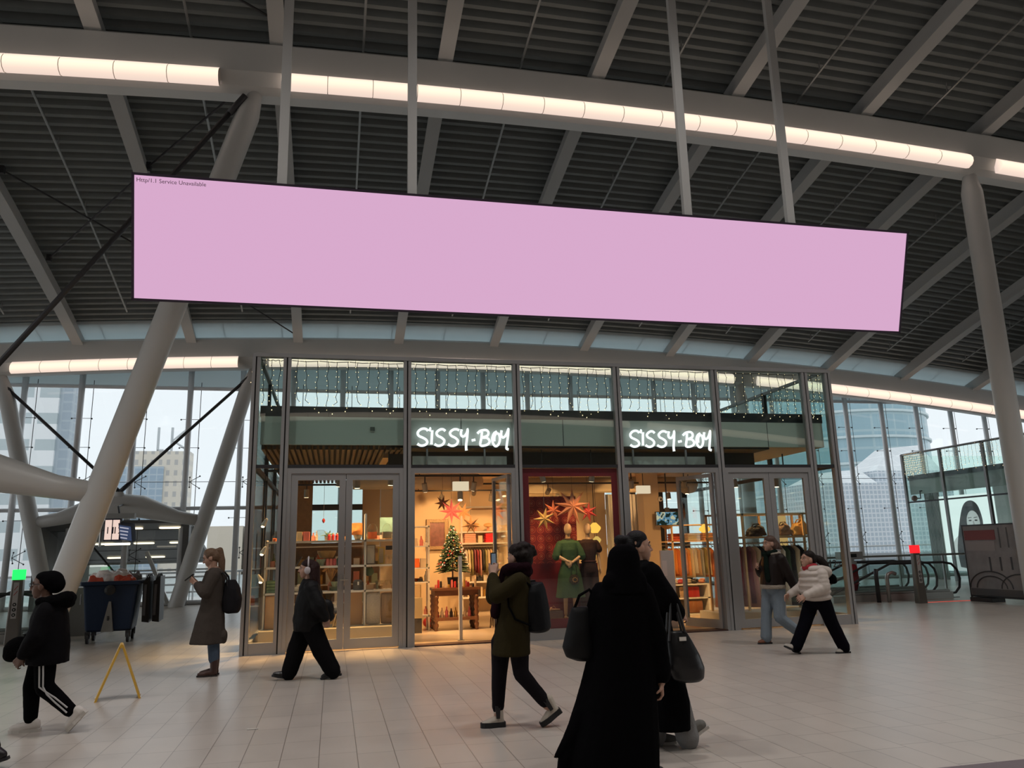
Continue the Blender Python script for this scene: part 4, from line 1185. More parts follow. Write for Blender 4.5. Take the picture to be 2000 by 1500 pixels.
sp = [(-.9, 14.95, 2.95, -1.0, 15.0, 1.0, 60), (.1, 14.95, 2.93, -.2, 15.05, 1.2, 60), (.42, 14.95, 2.9, .5, 15.0, 1.3, 70), (1.05, 14.95, 2.95, .95, 15.05, 1.0, 60),
      (1.82, 16.0, 2.90, 2.2, 16.7, .9, 80), (2.84, 16.0, 2.92, 2.6, 16.7, 1.3, 90), (2.55, 16.0, 2.72, 2.4, 15.0, 0, 90), (3.9, 14.42, 2.96, 4.5, 14.95, 1.2, 26), (4.9, 14.42, 2.96, 4.85, 15.0, 1.2, 26),
      (6.1, 15.4, 2.9, 6.6, 16.6, .8, 80), (7.3, 15.4, 2.9, 7.9, 17.4, 1.0, 100), (8.5, 15.4, 2.9, 8.7, 15.3, .8, 70), (9.5, 15.4, 2.9, 9.4, 15.3, .8, 70),
      (-.6, 18.0, 2.95, -.6, 18.3, .5, 90), (1.4, 18.0, 2.95, 1.7, 17.2, 1.0, 70), (3.2, 18.0, 2.95, 3.4, 20.9, 1.5, 80), (5.0, 18.0, 2.95, 4.9, 20.9, 1.6, 120), (7.0, 18.0, 2.95, 7.1, 21.0, 2.0, 90), (8.6, 18.0, 2.95, 8.4, 17.8, .8, 110),
      (2.7, 20.0, 2.95, 2.75, 21.2, 2.0, 70), (4.0, 20.0, 2.95, 4.0, 21.0, 1.4, 90), (5.8, 20.0, 2.95, 5.8, 21.2, 1.5, 80), (9.0, 20.0, 2.95, 9.0, 19.6, .5, 90)]
tn = {14.42: 'short track in the display window', 14.95: 'track over the gift shelves', 16.0: 'track over the left entrance', 15.4: 'track along the right bays', 18.0: 'middle track', 20.0: 'back track'}
cnt = {}
for s_ in sp:
    k = cnt.get(s_[1], 0); cnt[s_[1]] = k + 1
    spot(*s_[:6], 'grey ceiling spotlight, %s from the left on the %s' % (ordn[k], tn[s_[1]]), s_[6] * (7.0 if s_[1] == 14.95 else 2.6))
for k, (x, y) in enumerate(((2.5, 15.6), (6.98, 16.9))):
    t = thing('ceiling_panel_sign', 'square white glowing box under the ceiling of the %s entrance' % ('left', 'right')[k], 'light box', (x, y, 2.80))
    box(-.16, .16, -.05, .05, 0, .18).build('shade', emitter('lit_shade', (.95, .80, .55), .75), t); MB().tube([(0, 0, .18), (0, 0, .74)], .01, 6).build('stem', DARK, t)
DUCT = C_('beige_duct', (.46, .38, .28), rough=.5)
for k, (x0, x1, y, r) in enumerate(((.4, 3.2, 17.4, .2), (4.2, 9.4, 19.0, .2))):
    o = one('air_duct', MB().tube([(x0, y, 3.18), (x1 - .5, y, 3.18), (x1 - .15, y + .1, 3.18), (x1, y + .45, 3.18), (x1, y + .75, 3.18)], r, 18), DUCT, ('round beige air duct under the ceiling left of the display window', 'long round beige air duct over the right half of the shop')[k], 'duct', smooth=True)
for k, x in enumerate((.9, 3.0, 5.2, 8.2)):
    one('ceiling_beam', box(x, x + .14, 15.05, 21.2, 3.40, 3.535), C_('timber_beam', (.50, .33, .18), var=.15, vscale=5), '%s light timber ceiling joist from the left inside the shop' % ordn[k], 'joist')
one('shop_pillar', box(1.02, 1.3, 17.6, 17.9, .015, 3.53), C_('beige_pillar', (.58, .46, .32)), 'square beige pillar behind the gift shelves near the left entrance', 'pillar')

# ---- display window
PATM = bpy.data.materials.new('red_rosette_print'); PATM.use_nodes = True
_n, _l = PATM.node_tree.nodes, PATM.node_tree.links
_tc = _n.new('ShaderNodeTexCoord'); _mp = _n.new('ShaderNodeMapping'); _mp.inputs['Scale'].default_value = (5.7, 1, 5.7)
_l.new(_tc.outputs['Object'], _mp.inputs[0])
_fr = _n.new('ShaderNodeVectorMath'); _fr.operation = 'FRACTION'; _l.new(_mp.outputs[0], _fr.inputs[0])
_sb = _n.new('ShaderNodeVectorMath'); _sb.operation = 'SUBTRACT'; _sb.inputs[1].default_value = (.5, 0, .5); _l.new(_fr.outputs[0], _sb.inputs[0])
_mu = _n.new('ShaderNodeVectorMath'); _mu.operation = 'MULTIPLY'; _mu.inputs[1].default_value = (1, 0, 1); _l.new(_sb.outputs[0], _mu.inputs[0])
_ln = _n.new('ShaderNodeVectorMath'); _ln.operation = 'LENGTH'; _l.new(_mu.outputs[0], _ln.inputs[0])
_cr = _n.new('ShaderNodeValToRGB'); _cr.color_ramp.interpolation = 'CONSTANT'
_el = _cr.color_ramp.elements
_el[0].position = 0; _el[0].color = (.62, .30, .20, 1); _el[1].position = .07; _el[1].color = (.22, .02, .02, 1)
for p_, c_ in ((.15, (.50, .10, .07, 1)), (.23, (.18, .015, .02, 1)), (.33, (.44, .07, .05, 1)), (.42, (.22, .02, .025, 1))):
    e_ = _el.new(p_); e_.color = c_
_l.new(_ln.outputs[1], _cr.inputs[0]); _l.new(_cr.outputs[0], _n['Principled BSDF'].inputs['Base Color'])
t = thing('rosette_backdrop', 'tall dark red panel printed with rosettes behind the window mannequins', 'panel', (4.34, 15.35, .32))
box(-.5, .5, 0, .03, 1.0, 2.33).build('printed_sheet', PATM, t); box(-.5, .5, 0, .03, 0, 1.0).build('plain_sheet', C_('plum_red', (.16, .008, .022)), t)
box(-.515, -.5, -.005, .035, 0, 2.34).build('edge', C_('brass', (.55, .38, .14), metal=.8, rough=.3), t)
plinth(3.46, 5.28, 14.35, 15.3, .27, 'low plinth inside the display window under the mannequins')
box(3.45, 5.28, 15.42, 15.46, .014, 1.3).build('back_screen', C_('plum_red2', (.15, .02, .03)), tag(thing('window_screen', 'low dark red screen closing the back of the display window', 'screen'), None, None))
star(4.03, 14.85, 2.18, .23, C_('gold_paper', (.55, .36, .13), rough=.5, metal=.3), 'yellow gold paper star, leftmost in the display window', 7, rot=.2)
star(4.25, 14.95, 2.34, .22, ST1, 'small rust paper star between the gold and the big star in the display window', 7)
star(4.63, 14.9, 2.42, .38, C_('copper_paper', (.48, .20, .12), rough=.5, metal=.2), 'largest copper paper star over the mannequins in the display window', 9)
star(4.98, 15.0, 2.31, .22, C_('crimson_paper', (.40, .04, .04), rough=.6), 'crimson paper star right of the big copper star', 7, rot=.2)
for k, (x, z, r) in enumerate(((5.21, 2.0, .13), (5.28, 1.76, .09), (5.27, 1.49, .08))):
    o = one('pendant_lamp', MB().lathe([(.3 * r, .8 * r), (r, .1 * r), (r, -.2 * r), (.5 * r, -.8 * r), (.2 * r, -.8 * r)], n=10), emitter('amber_glow', (1, .52, .08), 1.3) if k == 0 else emitter('amber_glow2', (.95, .6, .15), .8), ('upper', 'middle', 'lower')[k] + ' yellow glass pendant lamp right of the mannequins', 'lamp', (x, 15.3 + .1 * k, z))
    MB().tube([(0, 0, .8 * r), (0, 0, 3.54 - z)], .004, 4).build('cord', DARK, o)
o = one('shoe_box', box(4.04, 4.31, 14.75, 14.95, .272, .44), C_('slate_box', (.10, .07, .08)), 'dark box with a shoe on it in the display window', 'box')
one('strappy_shoe', MB().cap((-.08, 0, .02), (.09, 0, .015), .022, .018).cap((-.07, 0, .05), (-.09, 0, .01), .02).tube([(-.06, 0, .05), (-.02, 0, .09), (.03, 0, .03)], .006, 5), C_('tan_leather', (.4, .22, .12)), 'tan strappy shoe on the dark box in the display window', 'shoe', (4.18, 14.85, .443), smooth=True)

# ---- right entrance
one('white_curtain', MB().rings([[(6.62 + .03 * k, 18.5 + .045 * sin(k * 1.9), z) for k in range(30)] + [(6.62 + .03 * k, 18.53 + .045 * sin(k * 1.9), z) for k in reversed(range(30))] for z in (.02, 2.9)]), C_('white_drape', (.70, .68, .64), rough=.9), 'long white pleated curtain at the back of the right entrance', 'curtain')
one('shop_pillar', box(7.32, 7.72, 17.75, 18.15, .015, 3.53), _mats['beige_pillar'], 'square beige pillar behind the small monitor in the right entrance', 'pillar')
t = thing('monitor', 'small monitor with a moving picture hanging by the pillar in the right entrance', 'monitor', (7.81, 17.5, 2.08))
box(-.31, .31, -.02, .03, 0, .33).build('casing', BLACK, t)
MONI = bpy.data.materials.new('monitor_picture'); MONI.use_nodes = True
_n, _l = MONI.node_tree.nodes, MONI.node_tree.links
_tc = _n.new('ShaderNodeTexCoord'); _no = _n.new('ShaderNodeTexNoise'); _no.inputs['Scale'].default_value = 6
_l.new(_tc.outputs['Object'], _no.inputs['Vector'])
_cr = _n.new('ShaderNodeValToRGB'); _cr.color_ramp.interpolation = 'CONSTANT'; _el = _cr.color_ramp.elements
_el[0].color = (.01, .02, .015, 1); _el[1].position = .45; _el[1].color = (.10, .22, .30, 1)
_e = _el.new(.54); _e.color = (.45, .45, .30, 1); _e = _el.new(.62); _e.color = (.03, .05, .04, 1)
_em = _n.new('ShaderNodeEmission'); _l.new(_no.outputs['Fac'], _cr.inputs[0]); _l.new(_cr.outputs[0], _em.inputs[0])
_n.remove(_n['Principled BSDF']); _l.new(_em.outputs[0], _n['Material Output'].inputs[0])
box(-.295, .295, -.024, -.02, .015, .315).build('display', MONI, t)
box(-.05, .05, -.02, .03, .33, .42).build('bracket', BLACK, t); MB().tube([(0, 0, .42), (0, 0, 1.45)], .018, 6).build('pole', DARK, t)
o = one('security_camera', MB().ell((0, 0, 0), (.06, .06, .06)), WHITE, 'white dome security camera on the pillar in the right entrance', 'camera', (7.73, 17.68, 2.72), smooth=True)
MB().ell((0, -.045, -.01), (.03, .025, .03)).build('lens', BLACK, o)
t = thing('mirror', 'round-topped mirror with a stand beside the right entrance', 'mirror', (6.36, 15.9, .014))
MB().prism([(-.14, 0), (.14, 0)] + [(.14 * cos(pi * k / 12), 1.62 + .14 * sin(pi * k / 12)) for k in range(13)], .03, 'y', 0).build('frame', ALU, t)
MB().prism([(-.12, .05), (.12, .05)] + [(.12 * cos(pi * k / 12), 1.62 + .12 * sin(pi * k / 12)) for k in range(13)], .004, 'y', -.005).build('mirror_glass', C_('mirror_silver', (.75, .7, .62), metal=1, rough=.08), t)
t = thing('security_gate', 'slim white anti-theft gate standing in the right entrance', 'gate', (6.55, 14.85, .014))
box(-.14, .14, -.03, .03, 0, 1.50).build('panel', C_('gate_white', (.55, .47, .43)), t); box(-.17, .17, -.06, .06, 0, .02).build('foot', ALU, t)
box(-.12, -.02, -.032, -.03, 1.0, 1.3).build('sticker', C_('pale_sticker', (.68, .55, .5)), t)
t = thing('low_display_unit', 'low white corner display unit with a middle shelf inside the right entrance', 'display unit', (8.22, 17.6, .014))
for z in (.03, .39, .70): box(-.44, .50, -.2, .35, z - .03, z).build('shelf', WHITE, t)
box(-.44, -.38, -.2, .35, .03, .67).build('side', WHITE, t); box(.44, .5, -.2, .35, .03, .67).build('side', WHITE, t)
box(-.38, .44, .31, .35, .03, .67).build('back', WHITE, t)
carton('art_book', 8.22, 8.50, .405, .64, C_('red_book_cover', (.34, .02, .02), var=.3, vscale=10), 'red book standing on the middle shelf of the low display unit', 'book', y=17.5, d=.02, tilt=-.1)
frame(8.0, 8.19, .405, .64, 17.5, 'small brown frame with a light dotted border beside the red book', C_('dotted_frame', (.5, .4, .3), var=.8, vscale=40), C_('dull_print', (.4, .28, .16)))
pillow(8.10, 8.55, .045, .33, 17.5, .12, C_('brown_suede', (.22, .085, .03), rough=.8), 'brown suede bag with a white tag on the bottom of the low display unit', 'suede_bag')
for k, (x, c, nm) in enumerate(((7.9, PALE, 'pale'), (8.05, C_('x_mar', (.25, .02, .03)), 'maroon'), (8.25, LINEN, 'cream'), (8.42, BLACK, 'black'), (8.60, TERRA, 'terracotta'))):
    one('folded_scarf', MB().ell((0, 0, .04), (.10, .12, .045)).ell((.03, -.02, .08), (.07, .08, .035)), c, '%s rumpled scarf on top of the low display unit' % nm, 'scarf', (x, 17.6, .716), 'scarves on the low display unit', smooth=True)
# wooden shelf rack behind
t = thing('clothes_rack', 'tall light wooden rack with clothes rail and shelves behind the low display unit', 'rack', (8.35, 18.3, .014))
for z in (1.70, 2.10): box(-.55, 1.2, -.2, .2, z - .03, z).build('shelf', WOOD, t)
for x in (-.55, -.2, 1.16): box(x, x + .04, -.2, -.16, 0, 2.15).build('upright', WOOD, t); box(x, x + .04, .16, .2, 0, 2.15).build('upright', WOOD, t)
MB().tube([(-.53, 0, 1.6), (1.18, 0, 1.6)], .014, 8).build('rail', ALU, t)
for k, c in enumerate((0, 10, 6, 11, 6, 1, 5, 11, 1, 2, 7, 10, 3, 1, 6)):
    garment(7.95 + .09 * k, 18.3, 1.54, .62 + .05 * (k % 3), cl(gc[c][0].replace(' ', '_'), gc[c][1]), '%s garment, %s from the left on the wooden rack rail' % (gc[c][0], ordn[k]), 'clothes on the wooden rack', rz=.35)
for k in range(3):
    for x, mk, c, nm in ((8.35, 'x_rustk', (.42, .07, .03), 'rust'), (8.78, 'linen', None, 'cream'), (9.2, 'x_apri', (.68, .32, .14), 'apricot')):
        one('folded_sweater', box(-.17, .17, -.14, .14, 0, .06), C_(mk, c) if c else LINEN, '%s folded sweater, %s of its stack on the wooden rack' % (nm, ('bottom', 'middle', 'top')[k]), 'sweater', (x, 18.3, 1.715 + .062 * k), 'sweaters on the wooden rack', bevel=.02)
o = one('pendant_lamp', MB().lathe([(.03, .1), (.13, .0), (.13, -.04), (.06, -.1), (.02, -.1)], n=12), emitter('amber_glow', (1, .52, .08), 1.3), 'glowing amber pendant lamp behind the open right door', 'lamp', (8.45, 16.9, 1.98))
MB().tube([(0, 0, .1), (0, 0, 1.56)], .004, 4).build('cord', DARK, o)
one('round_hat', MB().lathe([(.02, .02), (.2, 0), (.2, .01), (.1, .02), (.09, .1), (.02, .11)], n=20), GOLD, 'round straw hat hanging on a post of the wooden rack', 'hat', (8.02, 18.05, 2.2)).rotation_euler = (pi / 2, 0, 0)

# extra stock that fills the gift shelves and the white metal shelf
EX = [('sage', GRN), ('cream', PALE), ('rose', C_('x_roseglaze', (.55, .20, .16), rough=.35)), ('amber', _mats['amber']), ('dark', DARK), ('straw', GOLD), ('ochre', C_('ochre_glaze', (.50, .28, .06), rough=.4)), ('white', WHITE)]
PRF = [('cup', .034, .075, None), ('vase', .04, .15, BOT), ('bowl', .055, .06, [(.5, 0), (.6, 0), (1, .9), (1, 1), (.92, .95), (.1, .2)]), ('mug', .036, .085, None), ('bottle', .03, .19, BOT)]
xs = [-.86, -.78, -.36, -.30, .13, .19, .25, .31, .60, .66, .83, .89, 1.12]
tier = {ZA: 'top', ZB: 'middle', ZC: 'lower'}
for zi, z in enumerate((ZA, ZB, ZC)):
    for k, x in enumerate(xs):
        nm, r, h, pf = PRF[(k * 3 + zi * 2) % 5]; cn_, m_ = EX[(k * 5 + zi * 3) % 8]
        jar('ceramic_' + nm, x, z, r * .85, h, m_, '%s %s, %s from the left, rear row of the %s gift shelf' % (cn_, nm, ordn[k], tier[z]), nm, y=15.17, prof=pf, group='rear row of the %s gift shelf' % tier[z])
for zi, (z, nn) in enumerate(((1.72, 'upper'), (1.27, 'middle'), (.98, 'lower'), (.30, 'lowest'))):
    for k in range(6):
        nm, r, h, pf = PRF[(k + zi * 2) % 5]; cn_, m_ = EX[(k * 3 + zi) % 8]
        jar('ceramic_' + nm, 1.45 + .1 * k, z + .014, r, h * 1.1, m_, '%s %s, %s from left, rear of the %s tier, white metal shelf' % (cn_, nm, ordn[k], nn), nm, y=17.03, prof=pf, group='stock on the white metal shelf')
t = thing('bookshelf', 'tall white stock shelf against the slatted back wall, seen through the left door', 'shelving', (-.1, 20.9, .014))
for x in (-1.1, 1.9): box(x, x + .04, -.2, .2, 0, 1.85).build('upright', WHITE, t)
for z in (.4, .85, 1.3, 1.8): box(-1.06, 1.9, -.2, .2, z - .03, z).build('shelf', WHITE, t)
for zi, z in enumerate((.4, .85, 1.3)):
    for k in range(12):
        cn_, m_ = EX[(k * 3 + zi * 5) % 8]
        carton('stock_box', -1.08 + .23 * k, -.93 + .23 * k, z + .015, z + .19 + .06 * ((k + zi) % 3), m_, '%s box, %s from left, %s board of the back stock shelf' % (cn_, ordn[k], ('low', 'middle', 'upper')[zi]), 'box', y=20.8, d=.14, group='boxes on the stock shelf')

# ---- closed right door: wooden clothes rack in the window
plinth(7.62, 10.02, 14.65, 15.75, .25, 'low pale plinth under the wooden clothes rack behind the closed right door')
RW = C_('rack_wood', (.58, .38, .19), rough=.5, var=.15, vscale=6)
t = thing('clothes_rack', 'light wooden clothes rack with bags on top behind the closed right door', 'rack', (9.0, 15.25, .251))
for x in (-1.25, -.62, .0, .80, 1.0):
    for y in (-.22, .18): box(x, x + .04, y, y + .04, 0 if x in (-.62, .80, -1.25) else 1.48, 1.98).build('upright', RW, t)
box(-1.25, 1.04, -.24, .24, 1.46, 1.50).build('shelf', RW, t)
for y in (-.22, .18): box(-1.25, 1.04, y, y + .04, 1.94, 1.98).build('top_bar', RW, t)
MB().tube([(-1.2, 0, 1.36), (1.0, 0, 1.36)], .015, 8).build('rail', ALU, t)
for k, c in enumerate((5, 7, 5, 9, 5, 4, 5, 1, 8, 1, 7, 1, 2, 0, 8, 1, 8)):
    garment(7.92 + .115 * k, 15.25, 1.55, (1.22, 1.16, 1.24, 1.0)[k % 4], cl(gc[c][0].replace(' ', '_'), gc[c][1]), 'long %s garment, %s from the left on the rack behind the right door' % (gc[c][0], ordn[k]), 'clothes behind the closed right door', w=.38, th=.085, rz=.5, flare=1.1)
def slouch_bag(x, z, w, h, mt, lab, y=15.2):
    g = MB().ell((0, 0, h * .42), (w * .5, .1, h * .42)).ell((w * .15, 0, h * .55), (w * .32, .08, h * .42)).ell((-w * .25, .01, h * .3), (w * .3, .09, h * .3)); g.hexa([(-w * .5, -.11, 0), (w * .5, -.11, 0), (w * .5, .11, 0), (-w * .5, .11, 0), (-w * .38, -.05, h * .62), (w * .4, -.05, h * .75), (w * .4, .05, h * .75), (-w * .38, .05, h * .62)])
    o = one('shoulder_bag', g, mt, lab, 'bag', (x, y, z + .012), 'bags on the window rack', smooth=True); remesh(o, .012, 3, .05)
    MB().tube([(-w * .3, 0, h * .6), (-w * .15, -.02, h * 1.0), (w * .15, -.02, h * 1.05), (w * .35, 0, h * .6)], .012, 6).build('strap', mt, o)
slouch_bag(8.78, 1.751, .42, .24, C_('matt_black_leather', (.006, .006, .006), rough=.75, spec=.15), 'black shoulder bag on top of the rack behind the closed right door')
slouch_bag(9.42, 1.751, .36, .27, C_('taupe_leather', (.15, .10, .065), rough=.8, spec=.15), 'taupe slouchy bag in the middle of the rack top behind the right door')
slouch_bag(9.82, 1.751, .40, .32, C_('mustard_bag', (.50, .30, .10), rough=.9, spec=.1), 'mustard yellow bag at the right end of the rack top')
slouch_bag(9.9, 1.28, .28, .17, C_('dark_red_leather', (.16, .03, .02), rough=.35), 'dark red leather bag hanging right on the window rack', y=15.0)
o = one('tall_light_column', box(9.80, 9.93, 15.85, 15.98, .26, 2.2), emitter('warm_column', (.85, .55, .2), .55), 'narrow glowing wooden light column near the right end pane', 'lamp', bevel=.01)
# ================================================================== people
def chain(mb, pts, rs, n=12):
    for i in range(len(pts) - 1): mb.cap(pts[i], pts[i + 1], rs[i], rs[i + 1], n)
    return mb
def skirt(mb, rows, n=20, wav=0.0, ph=0.0):
    """rows of (x, y, z, rx, ry); closed solid"""
    rs = []
    for i, (x, y, z, rx, ry) in enumerate(rows):
        w = wav * i / max(1, len(rows) - 1)
        rs.append([(x + rx * cos(a) * (1 + w * sin(5 * a + ph)), y + ry * sin(a) * (1 + w * sin(5 * a + ph)), z) for a in [2 * pi * k / n for k in range(n)]])
    return mb.rings(rs)
def head(mb, c, yaw=0.0, pitch=0.0, s=1.0, hair=False):
    R = M.Rotation(yaw, 3, 'Z') @ M.Rotation(pitch, 3, 'Y')
    c = V(c); P = lambda *p: c + R @ (V(p) * s)
    E = lambda p, r: mb.ell(P(*p), [q * s for q in r], 16, 12, R)
    E((-.012, 0, .022), (.098, .077, .100)); E((.022, 0, -.045), (.072, .062, .078)); E((.052, 0, -.098), (.032, .036, .026))
    E((.030, .036, -.03), (.05, .03, .05)); E((.030, -.036, -.03), (.05, .03, .05))
    E((.076, 0, .030), (.018, .052, .013)); E((.074, .0, -.064), (.022, .030, .009)); E((.073, 0, -.078), (.022, .027, .010))
    mb.cap(P(.085, 0, .016), P(.108, 0, -.030), .009 * s, .013 * s); E((.095, .012, -.034), (.012, .009, .009)); E((.095, -.012, -.034), (.012, .009, .009))
    for q in (1, -1): E((-.008, q * .077, -.018), (.026, .012, .034))
    mb.cap(P(-.025, 0, -.06), c + V((-.035, 0, -.19)) * s, .058 * s, .062 * s)
    return R, P
def eyes(parent, P, s=1.0, lo='brown'):
    for q in (1, -1):
        MB().ell(P(.076, q * .031, .006), (.0125 * s, .0125 * s, .0075 * s), 10, 8).build('eye', mat('eye_white', (.36, .32, .30), .3), parent, smooth=True)
        MB().ell(P(.0865, q * .032, .006), (.004 * s, .006 * s, .0068 * s), 8, 6).build('iris', mat('dark_iris', (.03, .018, .012), .15), parent, smooth=True)
        mb = MB().tube([P(.083, q * .014, .030), P(.086, q * .032, .036), P(.074, q * .052, .030)], .0045 * s, 5)
        mb.build('eyebrow', mat('dark_brow', (.03, .02, .015), .8), parent)
def hand(mb, w, d, nrm, curl=.5, s=1.0, thumb=1, spread=.10):
    """palm at wrist w towards d; fingers curl towards nrm; thumb on the side +-(d x nrm)"""
    w, d = V(w), V(d).normalized(); nrm = V(nrm); nrm = (nrm - d * nrm.dot(d)).normalized(); sd = d.cross(nrm)
    pl, hw = .082 * s, .034 * s
    for k in range(4):
        o = (k - 1.5) / 1.5
        mb.cap(w + sd * o * hw * .55, w + d * pl + sd * o * hw, .016 * s, .0135 * s, 8)
    lens = (.062, .074, .079, .070) if thumb > 0 else (.070, .079, .074, .062)
    for k in range(4):
        o = (k - 1.5) / 1.5
        p = w + d * pl + sd * o * hw; L = lens[k] * s; a = 0
        dd = (d + sd * o * spread).normalized()
        for f, cu, r0, r1 in ((.45, .45, .0095, .0088), (.32, .7, .0088, .008), (.25, .6, .008, .0065)):
            a += cu * curl * 1.5
            q = p + (dd * cos(a) + nrm * sin(a)) * L * f
            mb.cap(p, q, r0 * s, r1 * s, 7); p = q
    t0 = w + d * .02 * s + sd * thumb * .026 * s; t1 = t0 + (d * .6 + sd * thumb * .6 + nrm * .35).normalized() * .042 * s
    t2 = t1 + (d * .8 + sd * thumb * .1 + nrm * (.3 + curl)).normalized() * .034 * s
    mb.cap(t0, t1, .0135 * s, .0105 * s, 8); mb.cap(t1, t2, .0105 * s, .0085 * s, 8)
    return mb
def shoe(parent, heel, toe, mt, sole, up=None, ank=None, w=.042, name='shoe', st=.022, shaft=None, fat=1.0):
    heel, toe = V(heel), V(toe); d = (toe - heel); L = d.length; t = d.normalized()
    side = V((0, 1, 0)); u = t.cross(side).normalized()
    if u.z < 0: u = -u
    mb = MB()
    mb.cap(heel + t * .045 + u * .045, heel + t * L * .45 + u * .05, .040, .043); mb.cap(heel + t * L * .45 + u * .05, heel + t * L * .62 + u * .038, .043, .041)
    mb.cap(heel + t * L * .62 + u * .038, heel + t * (L - .038) + u * .032, .042, .030); mb.cap(heel + t * L * .62 + u * .036 + side * .012, heel + t * (L - .06) + u * .03 + side * .008, .034, .028)
    if fat > 1:
        mb.cap(heel + t * .05 + u * .06, heel + t * L * .6 + u * .045, .048, .048); mb.cap(heel + t * L * .6 + u * .045, heel + t * (L - .05) + u * .04, .046, .04); mb.cap(heel + t * .05 + u * .08, heel + t * L * .38 + u * .09, .045, .04)
    if ank is not None: mb.cap(heel + t * .055 + u * .05, ank, .044, shaft or .04)
    o = blob(name, mb, mt, parent, .007, 3)
    outline = [(.0, -.6), (.04, -.85), (.3, -.78), (.6, -1.02), (.85, -.8), (.97, -.4), (1, 0)]
    ol = outline + [(a, -b) for a, b in reversed(outline[:-1])]
    sm = MB().rings([[heel + t * (L * a) + side * (w * b) + u * z for a, b in ol] for z in (-.002, st)])
    sm.build('sole', sole, o)
    return o
def person(label, x, y, d, name='person'):
    return thing(name, label, 'person', (x, y, 0), 0 if d > 0 else pi)

COAT_B = mat('black_puffer', (.0036, .0033, .0044), .75, spec=.08, bump=.3, bscale=14)
BLK = mat('black_cloth', (.0028, .0028, .0034), .95, spec=.05, bump=.25, bscale=30)
BLK2 = mat('black_wool', (.0022, .0021, .0027), .95, spec=.04, bump=.2, bscale=60)
HAIRD = mat('dark_brown_hair', (.010, .006, .0045), .6, spec=.2, bump=.5, bscale=70)
WSOLE = mat('white_sole', (.55, .52, .48), .6)

# ---------------------------------------------------------------- A: black puffer, striped track pants
p = person('person in a black puffer jacket, dark headwrap and striped track pants walking left', -2.5, 8.75, -1)
b = MB(); R, P = head(b, (.292, .0, 1.375), 0, .05, 1.02)
chain(b, [(.24, 0, 1.2), (.2, 0, 1.0), (.2, 0, .72)], [.09, .12, .12])
chain(b, [(.22, .15, 1.12), (.27, .22, .88), (.36, .16, .72)], [.05, .042, .032])
chain(b, [(.22, -.15, 1.12), (.30, -.20, .88), (.40, -.12, .72)], [.05, .042, .032])
hand(b, (.365, .155, .72), (.5, -.2, -.62), (-.3, -.9, -.1), .75, 1.0, 1); hand(b, (.40, -.12, .72), (.5, .2, -.5), (-.3, .9, 0), .7, 1.0, -1)
chain(b, [(.27, -.08, .70), (.33, -.08, .40), (.31, -.08, .09)], [.075, .055, .04]); chain(b, [(.17, .08, .70), (.165, .09, .41), (-.10, .09, .18)], [.075, .055, .04])
blob('body', b, SKIND, p, .006, 3); eyes(p, P, 1.02)
h = MB(); h.ell((.225, 0, 1.415), (.118, .105, .100), 20, 14); h.ell((.275, 0, 1.455), (.09, .09, .055)); h.ell((.18, 0, 1.38), (.09, .095, .09)); blob('headwrap', h, BLK, p, .01, 4)
g = MB().tube([(.388, .05, 1.383), (.398, .02, 1.385)], .003, 5)
for q in (.034, -.034): g.tube([(.396 + .003 * sin(a), q + .024 * cos(a), 1.378 + .019 * sin(a)) for a in [k * pi / 6 for k in range(13)]], .0028, 5)
g.tube([(.39, .058, 1.385), (.30, .082, 1.385)], .003, 5); g.tube([(.39, -.058, 1.385), (.30, -.082, 1.385)], .003, 5)
g.build('glasses', BLACK, p)
j = MB(); skirt(j, [(.215, 0, 1.26, .09, .10), (.205, 0, 1.20, .13, .17), (.205, 0, 1.05, .165, .21), (.19, 0, .85, .18, .215), (.185, 0, .635, .185, .22)])
chain(j, [(.20, .16, 1.14), (.24, .235, .9), (.345, .19, .75)], [.085, .085, .06]); chain(j, [(.2, -.16, 1.14), (.28, -.23, .9), (.38, -.15, .75)], [.085, .085, .06])
blob('jacket', j, COAT_B, p, .012, 5, .018)
j = MB(); chain(j, [(.27, .10, 1.21), (.14, .13, 1.22), (.06, .06, 1.24), (.06, -.06, 1.24), (.14, -.13, 1.22), (.27, -.10, 1.21)], [.05, .065, .07, .07, .065, .05]); j.ell((.08, 0, 1.20), (.09, .12, .06))
blob('fur_hood', j, mat('black_fur', (.0028, .0028, .0032), 1, spec=.05, bump=1, bscale=60), p, .011, 3, .03)
t_ = MB(); chain(t_, [(.265, -.09, .72), (.33, -.085, .42), (.312, -.08, .13)], [.105, .082, .062]); chain(t_, [(.18, .09, .72), (.165, .095, .43), (-.08, .09, .20)], [.105, .085, .062]); t_.ell((.21, 0, .70), (.13, .16, .1))
tr = blob('trousers', t_, BLK, p, .01, 4, .01)
for o_ in (-.016, .016):
    s_ = MB().tube([(.18 + o_, .196, .66), (.172 + o_, .19, .55), (.165 + o_, .184, .44), (.12 + o_ * .7, .181, .385 + o_), (.04, .171, .316 + o_ * 1.2), (-.07, .158, .215 + o_ * 1.4)], .008, 6)
    s_.build('stripe', mat('white_stripe', (.5, .5, .5), .8), tr)
SNK = mat('grey_white_sneaker', (.62, .58, .54), .6)
shoe(p, (.215, -.08, 0.0), (.50, -.08, .0), SNK, WSOLE, ank=(.30, -.08, .12), name='sneaker', w=.05, st=.03, fat=1.2)
shoe(p, (-.235, .09, .185), (-.075, .09, -.0), SNK, WSOLE, ank=(-.10, .09, .20), name='sneaker', w=.05, st=.03, fat=1.2)
g = MB(); g.ell((0, 0, 0), (.125, .11, .12), 18, 12); g.ell((-.03, .0, -.05), (.10, .1, .07))
o = tag(remesh(g.build('furry_bag', mat('black_fur', (0, 0, 0)), None, True, (-2.5 - .46, 8.75, .775)), .012, 3, .03), 'black furry bag held in front by the person in the black puffer jacket', 'bag')

